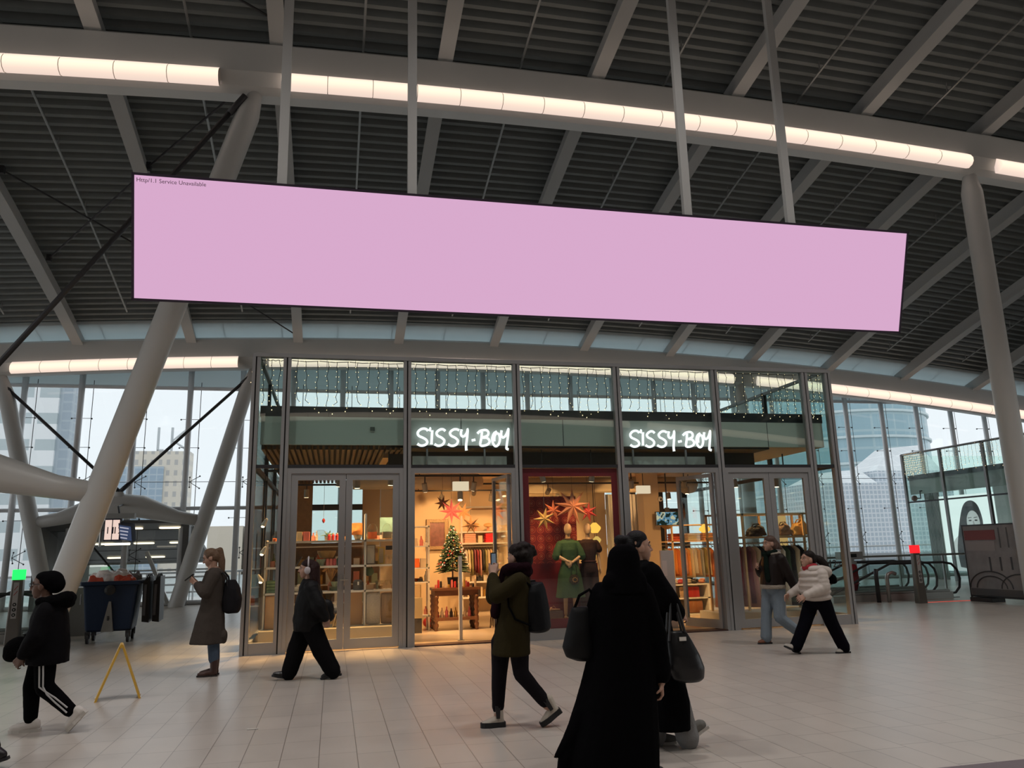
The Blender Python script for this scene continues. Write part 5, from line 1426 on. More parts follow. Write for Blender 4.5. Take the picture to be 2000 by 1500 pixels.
# ---------------------------------------------------------------- B: coat woman with phone
p = person('woman in a long taupe coat and ponytail standing and looking at her phone', -1.70, 11.97, -1)
b = MB(); R, P = head(b, (.0, 0, 1.60), 0, .42, 1.0)
chain(b, [(-.09, 0, 1.38), (-.09, 0, 1.2), (-.09, 0, .9)], [.1, .12, .13])
for q in (1, -1):
    chain(b, [(-.10, q * .16, 1.36), (.0, q * .19, 1.14), (.17, q * .06, 1.255)], [.048, .04, .028])
    chain(b, [(-.10, q * .08, .9), (-.11, q * .08, .5), (-.13, q * .08, .09)], [.085, .055, .04])
hand(b, (.175, .06, 1.26), (.6, -.3, .45), (.1, -.8, .55), .8, .95, 1); hand(b, (.175, -.06, 1.26), (.6, .3, .45), (.1, .8, .55), .8, .95, -1)
blob('body', b, SKIN, p, .006, 3); eyes(p, P)
HB = mat('light_brown_hair', (.13, .07, .035), .5, bump=.5, bscale=80)
h = MB(); h.ell((-.005, 0, 1.655), (.100, .087, .080), 18, 12); h.ell((-.06, 0, 1.615), (.075, .08, .09)); h.ell((.01, .06, 1.63), (.045, .028, .05)); h.ell((.01, -.06, 1.63), (.045, .028, .05)); chain(h, [(-.085, 0, 1.70), (-.125, 0, 1.70), (-.155, 0, 1.56), (-.165, 0, 1.42), (-.18, 0, 1.29)], [.03, .045, .05, .045, .018])
blob('hair', h, HB, p, .008, 4, .008)
CT = mat('taupe_wool', (.062, .051, .044), .95, spec=.1, bump=.2, bscale=70)
j = MB(); skirt(j, [(-.07, 0, 1.46, .07, .08), (-.09, 0, 1.41, .11, .15), (-.085, 0, 1.32, .135, .20), (-.075, 0, 1.15, .145, .205), (-.065, 0, .95, .155, .20), (-.05, 0, .72, .195, .22), (-.03, 0, .43, .235, .25)], wav=.06)
j.ell((-.24, .02, .52), (.05, .12, .10))
for q in (1, -1): chain(j, [(-.10, q * .17, 1.37), (.01, q * .215, 1.12), (.13, q * .105, 1.22)], [.085, .085, .062])
chain(j, [(.02, .07, 1.40), (.06, .05, 1.25), (.07, .02, 1.10)], [.03, .035, .02]); chain(j, [(.02, -.07, 1.40), (.06, -.05, 1.25), (.07, -.02, 1.10)], [.03, .035, .02])
blob('coat', j, CT, p, .011, 4, .014)
t_ = MB()
for q in (1, -1): chain(t_, [(-.09, q * .075, .8), (-.10, q * .075, .5), (-.125, q * .075, .22)], [.09, .075, .066])
blob('jeans', t_, mat('blue_denim', (.055, .085, .13), .9, bump=.2, bscale=90), p, .01, 3)
BB = mat('brown_boot_leather', (.055, .022, .016), .5)
for q in (1, -1): shoe(p, (-.19, q * .08, 0), (.085, q * .08, 0), BB, mat('dark_sole', (.02, .014, .012), .7), ank=(-.135, q * .08, .21), name='boot', shaft=.055)
box(-.008, .008, -.04, .04, -.07, .07).build('phone', BLACK, tag(thing('smartphone', 'smartphone held up by the woman in the taupe coat', 'phone', (-1.70 - .262, 11.97, 1.335)), None, None)).rotation_euler = (0, .9, 0)
g = MB(); skirt(g, [(.02, 0, -.24, .08, .13), (.0, 0, -.20, .13, .165), (-.0, 0, -.05, .145, .175), (-.0, 0, .10, .115, .16), (-.02, 0, .22, .065, .12)]); g.ell((.05, 0, -.07), (.09, .14, .14))
o = tag(remesh(g.build('backpack', mat('charcoal_canvas', (.011, .0105, .013), .8, spec=.15, bump=.2, bscale=60), None, True, (-1.70 + .315, 11.97, 1.065)), .011, 4, .01), 'dark soft backpack on the back of the woman in the taupe coat', 'backpack')
for q in (.12, -.12): MB().tube([(-.045, q, .13), (-.07, q, .26), (-.12, q, .32), (-.20, q, .30), (-.30, q, .22)], .014, 6).build('strap', BLACK, o)

# ---------------------------------------------------------------- C: headphones
p = person('woman with pale headphones, oversized black jacket and wide black trousers striding left', -.30, 11.1, -1)
b = MB(); R, P = head(b, (.035, 0, 1.42), 0, 0, .98)
chain(b, [(0, 0, 1.2), (0, 0, 1.0), (0, 0, .76)], [.1, .12, .09])
for q, e, w in ((1, (-.12, .2, .95), (-.22, .19, .78)), (-1, (-.02, -.22, .93), (.08, -.2, .75))):
    chain(b, [(-.02, q * .15, 1.18), e, w], [.045, .04, .03]); hand(b, w, (.15 if q < 0 else -.3, 0, -1), (.3, -q, 0), .5, .95, 1)
chain(b, [(.02, -.08, .70), (.15, -.08, .36), (.24, -.08, .10)], [.08, .055, .04]); chain(b, [(-.02, .08, .70), (-.17, .08, .36), (-.34, .08, .10)], [.08, .055, .04])
blob('body', b, SKIN, p, .006, 3); eyes(p, P, .98)
HR = mat('dark_red_brown_hair', (.022, .007, .006), .5, spec=.2, bump=.5, bscale=80)
h = MB(); h.ell((.012, 0, 1.474), (.100, .086, .078), 18, 12); h.ell((-.025, 0, 1.44), (.085, .082, .085)); chain(h, [(-.055, 0, 1.44), (-.07, 0, 1.30), (-.105, 0, 1.17)], [.085, .075, .05]); chain(h, [(-.03, .055, 1.42), (-.05, .075, 1.28)], [.05, .04]); chain(h, [(-.03, -.055, 1.42), (-.05, -.075, 1.28)], [.05, .04])
blob('hair', h, HR, p, .008, 4, .008)
j = MB(); skirt(j, [(.01, 0, 1.29, .075, .08), (-.01, 0, 1.24, .12, .16), (-.02, 0, 1.12, .16, .22), (-.005, 0, .92, .19, .24), (.0, 0, .74, .20, .245), (.0, 0, .62, .185, .22)])
chain(j, [(-.03, .18, 1.18), (-.13, .25, .95), (-.225, .22, .80)], [.1, .105, .07]); chain(j, [(-.03, -.18, 1.18), (0, -.25, .95), (.08, -.22, .8)], [.1, .105, .07])
blob('jacket', j, mat('black_bomber', (.0042, .0040, .0045), .6, spec=.18, bump=.3, bscale=16), p, .012, 5, .025)
t_ = MB(); chain(t_, [(.03, -.09, .68), (.14, -.09, .38), (.225, -.085, .09)], [.135, .12, .105]); chain(t_, [(-.05, .09, .68), (-.18, .09, .38), (-.34, .085, .10)], [.135, .125, .105]); t_.ell((0, 0, .68), (.15, .17, .1))
blob('trousers', t_, mat('charcoal_denim', (.0055, .0052, .006), .95, spec=.08), p, .011, 4, .014)
SB = mat('black_shoe', (.012, .011, .012), .35)
shoe(p, (.19, -.085, .0), (.45, -.085, .055), SB, BLACK, ank=(.24, -.085, .12)); shoe(p, (-.455, .085, .045), (-.18, .085, .0), SB, BLACK, ank=(-.37, .085, .12))
t = thing('headphones', 'pale over-ear headphones on the woman in the oversized black jacket', 'headphones', (-.30 - .025, 11.1, 1.42))
HPM = mat('pale_lilac_plastic', (.50, .45, .46), .4)
MB().tube([(.01, .1 * cos(a), .03 + .125 * sin(a)) for a in [k * pi / 10 for k in range(11)]], .011, 8).build('headband', HPM, t, smooth=True)
for q in (1, -1): MB().ell((.0, q * .098, -.02), (.042, .024, .05), 14, 10).build('ear_cup', HPM, t, smooth=True)
o = tag(remesh(MB().ell((0, 0, 0), (.10, .07, .15)).ell((0, 0, -.08), (.11, .075, .08)).build('shoulder_bag', mat('black_bag_leather', (.004, .004, .0045), .5, spec=.2), None, True, (-.30 + .24, 11.06, .87)), .012, 4), 'black shoulder bag on the back hip of the headphones woman', 'bag')

# ---------------------------------------------------------------- D: photographing the shop
p = person('person in an olive coat and dark scarf walking left while photographing the shop', 1.70, 7.45, -1)
b = MB(); R, P = head(b, (-.045, -.02, 1.535), -.85, -.12, .98)
chain(b, [(-.03, 0, 1.33), (-.02, 0, 1.1), (.03, 0, .8)], [.1, .12, .13])
chain(b, [(-.01, .16, 1.31), (.20, .17, 1.18), (.20, -.0, 1.38)], [.048, .042, .03]); chain(b, [(-.03, -.16, 1.31), (.16, -.2, 1.15), (.19, -.10, 1.36)], [.048, .042, .03])
hand(b, (.20, 0, 1.385), (-.15, -.4, .8), (-.2, -.75, -.2), .6, .95, -1); hand(b, (.19, -.10, 1.365), (-.05, .1, .9), (.2, .75, .1), .6, .95, 1)
chain(b, [(.11, -.07, .80), (.145, -.07, .42), (.165, -.07, .10)], [.08, .055, .04]); chain(b, [(.0, .08, .80), (-.02, .08, .47), (-.27, .08, .18)], [.08, .055, .04])
blob('body', b, SKIN, p, .006, 3); eyes(p, P, .98)
h = MB()
for k in range(40):
    a, e_ = rnd.uniform(0, 6.28), rnd.uniform(-.3, 1.5); h.ell((-.10 + .105 * cos(a) * cos(e_), .015 + .10 * sin(a) * cos(e_), 1.565 + .09 * sin(e_)), (.028, .028, .026), 8, 6)
h.ell((-.095, .01, 1.56), (.110, .105, .098), 18, 12); h.ell((-.11, .02, 1.50), (.085, .09, .08)); h.ell((-.05, 0, 1.60), (.09, .09, .06)); blob('hair', h, HAIRD, p, .009, 3, .025)
CO = mat('olive_coat_cloth', (.026, .020, .0075), .95, spec=.1, bump=.25, bscale=50)
j = MB(); skirt(j, [(-.03, 0, 1.41, .08, .09), (-.03, 0, 1.36, .12, .16), (-.02, 0, 1.25, .145, .205), (.0, 0, 1.05, .15, .21), (.03, 0, .85, .165, .215), (.045, 0, .64, .18, .225)])
chain(j, [(-.01, .17, 1.32), (.21, .185, 1.185), (.205, .015, 1.35)], [.08, .072, .052]); chain(j, [(-.03, -.17, 1.32), (.165, -.215, 1.15), (.19, -.11, 1.33)], [.08, .072, .052])
blob('coat', j, CO, p, .011, 5, .012)
s_ = MB(); chain(s_, [(.06, .09, 1.43), (-.10, .11, 1.44), (-.14, -.05, 1.45), (-.02, -.12, 1.43), (.08, -.03, 1.41), (.06, .09, 1.43)], [.05] * 6); chain(s_, [(.04, .06, 1.38), (-.10, .09, 1.38), (-.14, 0, 1.40)], [.05, .05, .05])
chain(s_, [(.08, -.03, 1.40), (.15, -.02, 1.15), (.185, 0, 1.02)], [.05, .055, .055])
sc = blob('scarf', s_, mat('plum_wool', (.016, .006, .009), 1, spec=.05, bump=.5, bscale=60), p, .011, 3, .015)
for k in range(7): MB().tube([(.145 + .014 * k, .01 * (k % 2), 1.0), (.147 + .015 * k, .01, .95), (.145 + .016 * k, .012, .89 + .01 * (k % 3))], .0045, 4).build('fringe', _mats['plum_wool'], sc)
t_ = MB(); chain(t_, [(.12, -.075, .76), (.15, -.075, .42), (.165, -.075, .17)], [.1, .072, .058]); chain(t_, [(-.01, .08, .76), (-.025, .085, .48), (-.25, .08, .215)], [.1, .075, .058]); t_.ell((.05, 0, .76), (.12, .15, .1))
blob('jeans', t_, mat('black_denim', (.0085, .007, .009), .9, spec=.12, bump=.2, bscale=80), p, .009, 4, .006)
CB = mat('cream_boot_leather', (.47, .41, .34), .45); TS = mat('black_lug_sole', (.012, .012, .012), .7)
for hh, tt, aa in (((.10, -.075, .0), (.335, -.075, .0), (.165, -.075, .20)), ((-.405, .08, .125), (-.21, .08, .0), (-.275, .08, .245))):
    o = shoe(p, hh, tt, CB, TS, ank=aa, name='chelsea_boot', shaft=.05, st=.045, w=.052)
    hv, tv, av = V(hh), V(tt), V(aa); t_v = (tv - hv).normalized(); u_v = (av - hv - t_v * (av - hv).dot(t_v)).normalized()
    c_ = hv + t_v * .075 + u_v * .135
    for q in (1, -1):
        pts = [c_ + t_v * a_ + u_v * b_ + V((0, q * w_, 0)) for w_ in (.040, .056) for a_, b_ in ((-.016, -.055), (.016, -.055), (.026, .055), (-.022, .055))]
        MB().hexa(pts).build('elastic_panel', BLACK, o)
t = thing('smartphone', 'smartphone held up towards the shop by the person in the olive coat', 'phone', (1.70 - .185, 7.515, 1.50), .75)
box(-.037, .037, -.005, .005, -.065, .08).build('body', BLACK, t); box(-.033, .033, -.0062, -.005, -.055, .07).build('display', emitter('phone_screen', (.16, .20, .24), .6), t)
g = MB(); skirt(g, [(.0, 0, -.24, .08, .13), (-.02, 0, -.21, .13, .16), (-.03, 0, -.02, .15, .17), (-.025, 0, .14, .135, .165), (.0, 0, .21, .09, .14)]); g.ell((-.03, 0, .16), (.13, .15, .07)); g.ell((-.10, 0, -.06), (.07, .13, .12))
o = tag(remesh(g.build('backpack', mat('black_nylon', (.0045, .005, .0065), .6, spec=.2, bump=.15, bscale=40), None, True, (1.70 + .205, 7.42, 1.075)), .011, 4), 'large black backpack on the person in the olive coat', 'backpack')
o.rotation_euler = (0, -.12, 0)
for q in (.13, -.13): MB().tube([(-.06, q, .20), (-.15, q, .29), (-.25, q * 1.1, .27), (-.29, q * 1.15, .18), (-.30, q * 1.2, .05), (-.26, q * 1.4, -.07), (-.12, q * 1.35, -.15)], .011, 6).build('strap', BLK, o)
MB().box(-.03, .02, -.03, .03, .20, .24).build('handle', BLACK, o)

# ---------------------------------------------------------------- E: long black robe, from behind
p = person('person in a long black robe and headscarf walking away to the right, seen from behind', 2.0, 5.6, 1)
b = MB(); R, P = head(b, (.14, .03, 1.50), 1.0, 0, .97)
chain(b, [(.12, 0, 1.28), (.1, 0, 1.0), (.1, 0, .7)], [.11, .13, .14]); chain(b, [(.25, -.06, 1.24), (.31, -.08, .95), (.325, -.09, .64)], [.05, .042, .03]); chain(b, [(-.08, .05, 1.24), (-.16, .05, .98), (-.12, .04, .74)], [.05, .042, .03])
hand(b, (.325, -.09, .645), (-.02, .0, -1), (-.9, .25, 0), .75, 1.0, -1); hand(b, (-.12, .04, .74), (0, 0, -1), (.9, .2, 0), .6, 1, 1)
chain(b, [(.02, .05, .7), (.0, .05, .4), (-.05, .05, .09)], [.09, .06, .045]); chain(b, [(.18, 0, .7), (.2, 0, .4), (.2, 0, .09)], [.09, .06, .045])
blob('body', b, SKIN, p, .006, 3); eyes(p, P, .97)
h = MB(); skirt(h, [(.13, .01, 1.622, .035, .04), (.13, .01, 1.605, .075, .08), (.13, .01, 1.575, .105, .105), (.128, .01, 1.52, .122, .12), (.124, .0, 1.45, .127, .124), (.118, -.01, 1.38, .140, .128), (.11, -.01, 1.32, .170, .14), (.105, -.01, 1.27, .195, .15)], 26, .03); h.ell((.0, -.04, 1.33), (.07, .08, .09)); h.ell((.225, -.05, 1.31), (.05, .08, .12))
blob('headscarf', h, BLK2, p, .01, 4, .008)
j = MB(); skirt(j, [(.105, 0, 1.38, .10, .09), (.10, 0, 1.33, .17, .12), (.095, 0, 1.25, .215, .15), (.09, 0, 1.05, .235, .17), (.075, 0, .85, .25, .19), (.04, 0, .62, .285, .22), (0, 0, .40, .325, .25), (-.04, 0, .20, .36, .28), (-.06, 0, .02, .37, .30)], 26, .07)
chain(j, [(.24, -.05, 1.27), (.315, -.08, .98), (.33, -.09, .70)], [.085, .075, .07]); chain(j, [(-.05, .04, 1.27), (-.15, .05, 1.0), (-.12, .05, .78)], [.085, .075, .06])
chain(j, [(-.25, -.02, .45), (-.36, -.04, .30), (-.475, -.06, .20)], [.07, .05, .012]); chain(j, [(-.30, -.02, .36), (-.40, -.04, .18), (-.42, -.05, .06)], [.06, .05, .03])
blob('robe', j, BLK2, p, .011, 4, .012)
for hh, tt in (((-.10, .05, .0), (.14, .07, .0)), ((.12, 0, 0), (.36, .02, 0))): shoe(p, hh, tt, SB, BLACK, name='shoe')
g = MB(); skirt(g, [(.06, 0, -.20, .07, .06), (.03, 0, -.17, .12, .09), (.01, 0, -.10, .125, .10), (.02, 0, .02, .10, .09), (.04, 0, .15, .085, .06), (.04, 0, .18, .07, .04)], 20); g.ell((-.04, 0, -.09), (.07, .08, .07))
o = tag(remesh(g.build('tote_bag', mat('black_tote_leather', (.003, .003, .0035), .55, spec=.2), None, True, (2.0 - .245, 5.66, 1.0)), .011, 6), 'black tote bag under the left arm of the person in the long black robe', 'bag')
MB().tube([(-.02, 0, .15), (.02, -.03, .26), (.10, -.03, .30), (.15, 0, .22)], .012, 6).build('strap', BLK, o)

# ---------------------------------------------------------------- F: black coat, hair bun, profile to the right
p = person('woman with a black hair bun and long black coat walking right, face in profile', 2.60, 6.35, 1)
b = MB(); R, P = head(b, (-.050, 0, 1.60), 0, -.03, 1.06)
chain(b, [(-.08, 0, 1.40), (-.06, 0, 1.15), (-.02, 0, .85)], [.11, .13, .14]); chain(b, [(-.05, -.18, 1.38), (.07, -.23, 1.14), (.19, -.16, 1.04)], [.052, .045, .032]); chain(b, [(-.05, .18, 1.38), (.05, .23, 1.12), (.12, .2, .9)], [.052, .045, .032])
hand(b, (.19, -.16, 1.04), (.8, .3, -.1), (0, .8, -.5), .8, 1, -1); hand(b, (.12, .2, .9), (.3, 0, -1), (.2, -.9, 0), .6, 1, 1)
chain(b, [(.0, .08, .85), (.08, .08, .47), (.02, .08, .10)], [.09, .06, .045]); chain(b, [(.08, -.08, .85), (.17, -.08, .45), (.29, -.08, .12)], [.09, .06, .045])
blob('body', b, mat('warm_skin', (.46, .26, .18), .45, var=.06, vscale=20), p, .0055, 3); eyes(p, P, 1.06)
h = MB(); h.ell((-.066, 0, 1.668), (.092, .086, .072), 20, 14); h.ell((-.125, 0, 1.61), (.062, .078, .085)); h.ell((-.215, 0, 1.655), (.055, .05, .05)); h.ell((-.16, 0, 1.655), (.05, .045, .045)); h.cap((-.05, .065, 1.68), (-.08, .075, 1.61), .022); h.cap((-.05, -.065, 1.68), (-.08, -.075, 1.61), .022)
blob('hair', h, mat('black_hair', (.0035, .003, .004), .55, spec=.2, bump=.4, bscale=90), p, .007, 4)
j = MB(); skirt(j, [(-.065, 0, 1.49, .075, .08), (-.06, 0, 1.45, .12, .16), (-.05, 0, 1.36, .155, .22), (-.02, 0, 1.15, .165, .225), (.02, 0, .90, .175, .225), (.06, 0, .60, .195, .235), (.10, 0, .35, .195, .24), (.10, 0, .15, .19, .235)], 24, .05)
chain(j, [(-.04, -.19, 1.39), (.075, -.245, 1.16), (.18, -.175, 1.06)], [.095, .095, .075]); chain(j, [(-.04, .19, 1.39), (.05, .245, 1.14), (.12, .21, .96)], [.095, .09, .07])
blob('coat', j, BLK, p, .011, 4, .014)
t_ = MB(); chain(t_, [(.13, -.08, .7), (.17, -.08, .45), (.245, -.08, .07)], [.1, .09, .095]); chain(t_, [(.03, .08, .7), (.08, .08, .45), (.03, .08, .06)], [.1, .09, .09])
blob('jeans', t_, mat('grey_denim', (.20, .20, .20), .9, bump=.3, bscale=70), p, .01, 3, .01)
GS = mat('grey_suede_sneaker', (.16, .155, .14), .8)
shoe(p, (.435, -.08, .145), (.215, -.08, .03), GS, WSOLE, ank=(.31, -.08, .15), name='sneaker'); shoe(p, (-.02, .08, 0), (.24, .08, 0), GS, WSOLE, ank=(.03, .08, .12), name='sneaker')
g = MB(); skirt(g, [(.10, 0, -.225, .08, .05), (.09, 0, -.20, .13, .075), (.075, 0, -.12, .155, .09), (.05, 0, -.02, .145, .085), (.03, 0, .08, .115, .06), (.02, 0, .15, .085, .035), (.02, 0, .17, .07, .03)], 24); g.ell((.13, 0, -.15), (.06, .07, .07)); g.ell((-.02, 0, -.08), (.08, .07, .09))
o = tag(remesh(g.build('handbag', mat('shiny_black_leather', (.008, .008, .009), .34, spec=.4, bump=.15, bscale=18), None, True, (2.60 + .10, 6.05, .76)), .01, 8), 'large shiny black leather handbag hanging beside the woman with the hair bun', 'bag')
for q in (.03, -.03): MB().tube([(-.07, q, .10), (-.045, q, .30), (-.03, q * .6, .42), (.02, q * .6, .38), (.07, q, .16)], .011, 6).build('strap', mat('black_strap', (.02, .02, .022), .4), o)
MB().box(.0, .06, -.07, -.05, .10, .13).build('clasp', mat('bright_metal', (.8, .8, .78), .15, 1), o)

# ---------------------------------------------------------------- G: brown jacket, blue jeans
p = person('woman in a dark brown sherpa-trimmed jacket and light jeans walking left past the right door', 7.0, 11.9, -1)
b = MB(); R, P = head(b, (-.10, 0, 1.60), 0, .05, 1.02)
chain(b, [(-.13, 0, 1.38), (-.11, 0, 1.15), (-.09, 0, .94)], [.1, .12, .09]); chain(b, [(-.14, -.17, 1.34), (-.04, -.2, 1.12), (.10, -.1, 1.22)], [.048, .042, .03]); chain(b, [(-.17, .17, 1.34), (-.26, .22, 1.05), (-.39, .2, .82)], [.048, .042, .03])
hand(b, (.09, -.1, 1.215), (.6, .5, .3), (-.5, .7, 0), .8, .95, -1); hand(b, (-.39, .2, .82), (-.4, 0, -.9), (.5, -.7, 0), .5, .95, 1)
chain(b, [(-.06, -.08, .88), (.03, -.08, .46), (.06, -.08, .09)], [.085, .058, .042]); chain(b, [(-.14, .08, .88), (-.12, .08, .40), (-.40, .08, .18)], [.085, .058, .042])
blob('body', b, SKIN, p, .006, 3); eyes(p, P, 1.02)
h = MB(); h.ell((-.118, 0, 1.655), (.102, .088, .080), 18, 12); h.ell((-.155, 0, 1.62), (.08, .08, .09)); chain(h, [(-.17, 0, 1.62), (-.24, 0, 1.56), (-.31, 0, 1.52)], [.075, .06, .03]); h.ell((-.16, .05, 1.56), (.06, .04, .07)); h.ell((-.16, -.05, 1.56), (.06, .04, .07)); blob('hair', h, mat('mid_brown_hair', (.075, .035, .020), .5, bump=.5, bscale=70), p, .009, 3, .012)
j = MB(); skirt(j, [(-.12, 0, 1.45, .08, .09), (-.13, 0, 1.40, .125, .17), (-.125, 0, 1.28, .165, .22), (-.11, 0, 1.08, .185, .235), (-.095, 0, .93, .19, .235)])
chain(j, [(-.14, -.18, 1.35), (-.03, -.22, 1.12), (.07, -.12, 1.19)], [.09, .085, .06]); chain(j, [(-.17, .18, 1.35), (-.265, .24, 1.06), (-.38, .22, .85)], [.09, .085, .065])
blob('jacket', j, mat('dark_brown_leather', (.011, .006, .0048), .5, spec=.2, bump=.15, bscale=20), p, .011, 5, .012)
SH = mat('cream_sherpa', (.36, .31, .25), 1, bump=1, bscale=70)
s_ = MB(); chain(s_, [(-.05, .09, 1.43), (-.19, .10, 1.43), (-.25, 0, 1.43), (-.19, -.10, 1.43), (-.05, -.09, 1.43)], [.03, .04, .045, .04, .03]); blob('sherpa_collar', s_, SH, p, .01, 2)
s_ = MB(); skirt(s_, [(-.095, 0, .945, .19, .232), (-.095, 0, .90, .195, .238), (-.09, 0, .87, .185, .228)]); blob('sherpa_hem', s_, SH, p, .012, 3)
s_ = MB(); chain(s_, [(-.02, .07, 1.43), (-.15, .08, 1.46), (-.17, -.06, 1.46), (-.03, -.08, 1.43), (.0, .02, 1.41)], [.045] * 5); chain(s_, [(.01, .05, 1.38), (.05, .10, 1.2), (.06, .13, 1.02)], [.04, .045, .045]); blob('scarf', s_, mat('dark_green_wool', (.007, .013, .010), 1, spec=.05, bump=.4, bscale=60), p, .01, 3)
t_ = MB(); chain(t_, [(-.06, -.085, .88), (.02, -.085, .46), (.06, -.085, .10)], [.115, .088, .09]); chain(t_, [(-.14, .085, .88), (-.11, .085, .42), (-.385, .085, .21)], [.115, .09, .085]); t_.ell((-.10, 0, .86), (.13, .17, .1))
blob('jeans', t_, mat('light_denim', (.17, .21, .25), .9, bump=.2, bscale=90, var=.15, vscale=8), p, .01, 4, .01)
TB = mat('tan_brown_shoe', (.16, .05, .02), .45)
shoe(p, (-.03, -.085, 0), (.225, -.085, 0), TB, BLACK, ank=(.05, -.085, .11)); shoe(p, (-.515, .085, .25), (-.43, .085, .02), TB, BLACK, ank=(-.41, .085, .19))

# ---------------------------------------------------------------- H: white puffer
p = person('woman in a cream puffer jacket with red scarf and dark trousers striding left', 7.0, 10.65, -1)
b = MB(); R, P = head(b, (.035, 0, 1.352), 0, -.12, .98)
chain(b, [(-.02, 0, 1.15), (-.04, 0, .95), (-.06, 0, .80)], [.1, .12, .09]); chain(b, [(-.06, .16, 1.15), (-.05, .22, .94), (.24, .17, .84)], [.048, .042, .03]); chain(b, [(-.03, -.16, 1.15), (.02, -.22, .95), (.30, -.16, .84)], [.048, .042, .03])
hand(b, (.25, .17, .835), (.8, -.1, -.35), (0, -.8, -.5), .5, .95, 1); hand(b, (.30, -.16, .84), (.8, .1, -.35), (0, .8, -.5), .5, .95, -1)
chain(b, [(.0, -.08, .74), (.14, -.08, .42), (.33, -.08, .11)], [.085, .058, .042]); chain(b, [(-.10, .08, .74), (-.22, .08, .38), (-.37, .08, .10)], [.085, .058, .042])
blob('body', b, SKIN, p, .006, 3); eyes(p, P, .98)
h = MB(); h.ell((.005, 0, 1.408), (.100, .086, .076), 18, 12); h.ell((-.03, 0, 1.375), (.085, .082, .085)); h.ell((-.05, 0, 1.35), (.06, .075, .075)); chain(h, [(-.08, 0, 1.38), (-.16, .02, 1.34), (-.24, .03, 1.26), (-.30, .03, 1.17)], [.05, .06, .055, .02]); blob('hair', h, HAIRD, p, .008, 3, .015)
WP = mat('cream_puffer', (.52, .46, .41), .55, bump=.15, bscale=20)
j = MB(); z0 = .75
for k in range(5):
    z = .80 + .085 * k; f = (.22, .225, .22, .21, .19)[k]; j.ell((-.05 + .008 * k, 0, z), (f - .008, f + .026, .068), 22, 8)
skirt(j, [(-.04, 0, .77, .19, .22), (-.03, 0, 1.0, .19, .225), (-.02, 0, 1.17, .14, .18), (-.01, 0, 1.23, .09, .10)])
for q in (1, -1):
    a, e, w_ = V((-.06, q * .18, 1.15)), V((-.055 if q > 0 else .015, q * .235, .95)), V((.22 if q > 0 else .275, q * .17, .848))
    j.cap(a, e, .08, .078); j.cap(e, w_, .076, .055)
    for k in range(4): j.ell(a.lerp(e, k / 3.5), (.086, .086, .065), 14, 8)
    for k in range(5): j.ell(e.lerp(w_, k / 4), (.075 - .005 * k, .08 - .005 * k, .08 - .006 * k), 14, 8)
blob('puffer_jacket', j, WP, p, .010, 5, .012)
j = MB(); chain(j, [(.05, .10, 1.21), (-.10, .13, 1.20), (-.22, .08, 1.17), (-.27, 0, 1.14), (-.22, -.08, 1.17), (-.10, -.13, 1.20), (.05, -.10, 1.21)], [.05, .065, .075, .08, .075, .065, .05]); blob('hood', j, WP, p, .011, 3, .012)
j = MB(); chain(j, [(.06, .05, 1.235), (-.03, .07, 1.25), (-.03, -.07, 1.25), (.06, -.05, 1.235), (.085, 0, 1.22)], [.045] * 5); blob('scarf', j, mat('red_wool', (.33, .02, .03), .95, bump=.4, bscale=60), p, .009, 3)
t_ = MB(); chain(t_, [(-.02, -.085, .74), (.13, -.085, .42), (.315, -.085, .10)], [.115, .095, .088]); chain(t_, [(-.10, .085, .74), (-.215, .085, .40), (-.365, .085, .08)], [.115, .095, .088]); t_.ell((-.06, 0, .73), (.14, .17, .11))
blob('trousers', t_, mat('navy_black_trousers', (.0035, .0035, .0065), .95, spec=.06), p, .01, 4, .01)
for hh, tt, aa in (((.26, -.085, .0), (.515, -.085, .115), (.33, -.085, .13)), ((-.455, .085, .0), (-.215, .085, .0), (-.38, .085, .11))):
    shoe(p, hh, tt, mat('white_trainer', (.5, .47, .42), .6), BLACK, ank=aa, name='sneaker', st=.02)
o = tag(remesh(MB().ell((0, 0, 0), (.045, .10, .075)).ell((0, 0, -.04), (.05, .1, .04)).build('belt_bag', BLK, None, True, (7.0 + .315, 10.60, 1.06)), .012, 3), 'small black bag at the back of the woman in the cream puffer jacket', 'bag')

# ---------------------------------------------------------------- partial people at the left edge
p = person('person cut off by the lower left picture corner, dark trouser leg and shoe', -3.12, 7.5, -1)
b = MB(); R, P = head(b, (.02, 0, 1.58), 0, 0, 1.0); chain(b, [(-.02, 0, 1.36), (-.02, 0, 1.1), (0, 0, .85)], [.1, .13, .13])
for q in (1, -1): chain(b, [(-.03, q * .18, 1.34), (-.02, q * .21, 1.08), (.05, q * .2, .85)], [.05, .042, .03]); hand(b, (.05, q * .2, .85), (.2, 0, -1), (.3, -q, 0), .5, 1, q)
chain(b, [(.02, -.08, .85), (.17, -.08, .45), (.22, -.08, .1)], [.085, .06, .042]); chain(b, [(-.02, .08, .85), (-.20, .08, .48), (-.50, .08, .15)], [.085, .06, .042])
blob('body', b, SKIN, p, .007, 3)
h = MB(); h.ell((-.01, 0, 1.62), (.108, .088, .094)); blob('hair', h, HAIRD, p, .01, 3)
j = MB(); skirt(j, [(-.02, 0, 1.42, .08, .09), (-.02, 0, 1.36, .13, .18), (-.01, 0, 1.1, .17, .23), (0, 0, .75, .17, .22)])
for q in (1, -1): chain(j, [(-.03, q * .19, 1.33), (-.02, q * .24, 1.08), (.05, q * .22, .88)], [.09, .08, .06])
blob('jacket', j, BLK, p, .013, 4, .015)
t_ = MB(); chain(t_, [(.02, -.08, .85), (.16, -.08, .45), (.22, -.08, .10)], [.11, .09, .075]); chain(t_, [(-.02, .08, .85), (-.20, .08, .48), (-.48, .08, .17)], [.11, .09, .08]); blob('trousers', t_, BLK, p, .011, 4, .012)
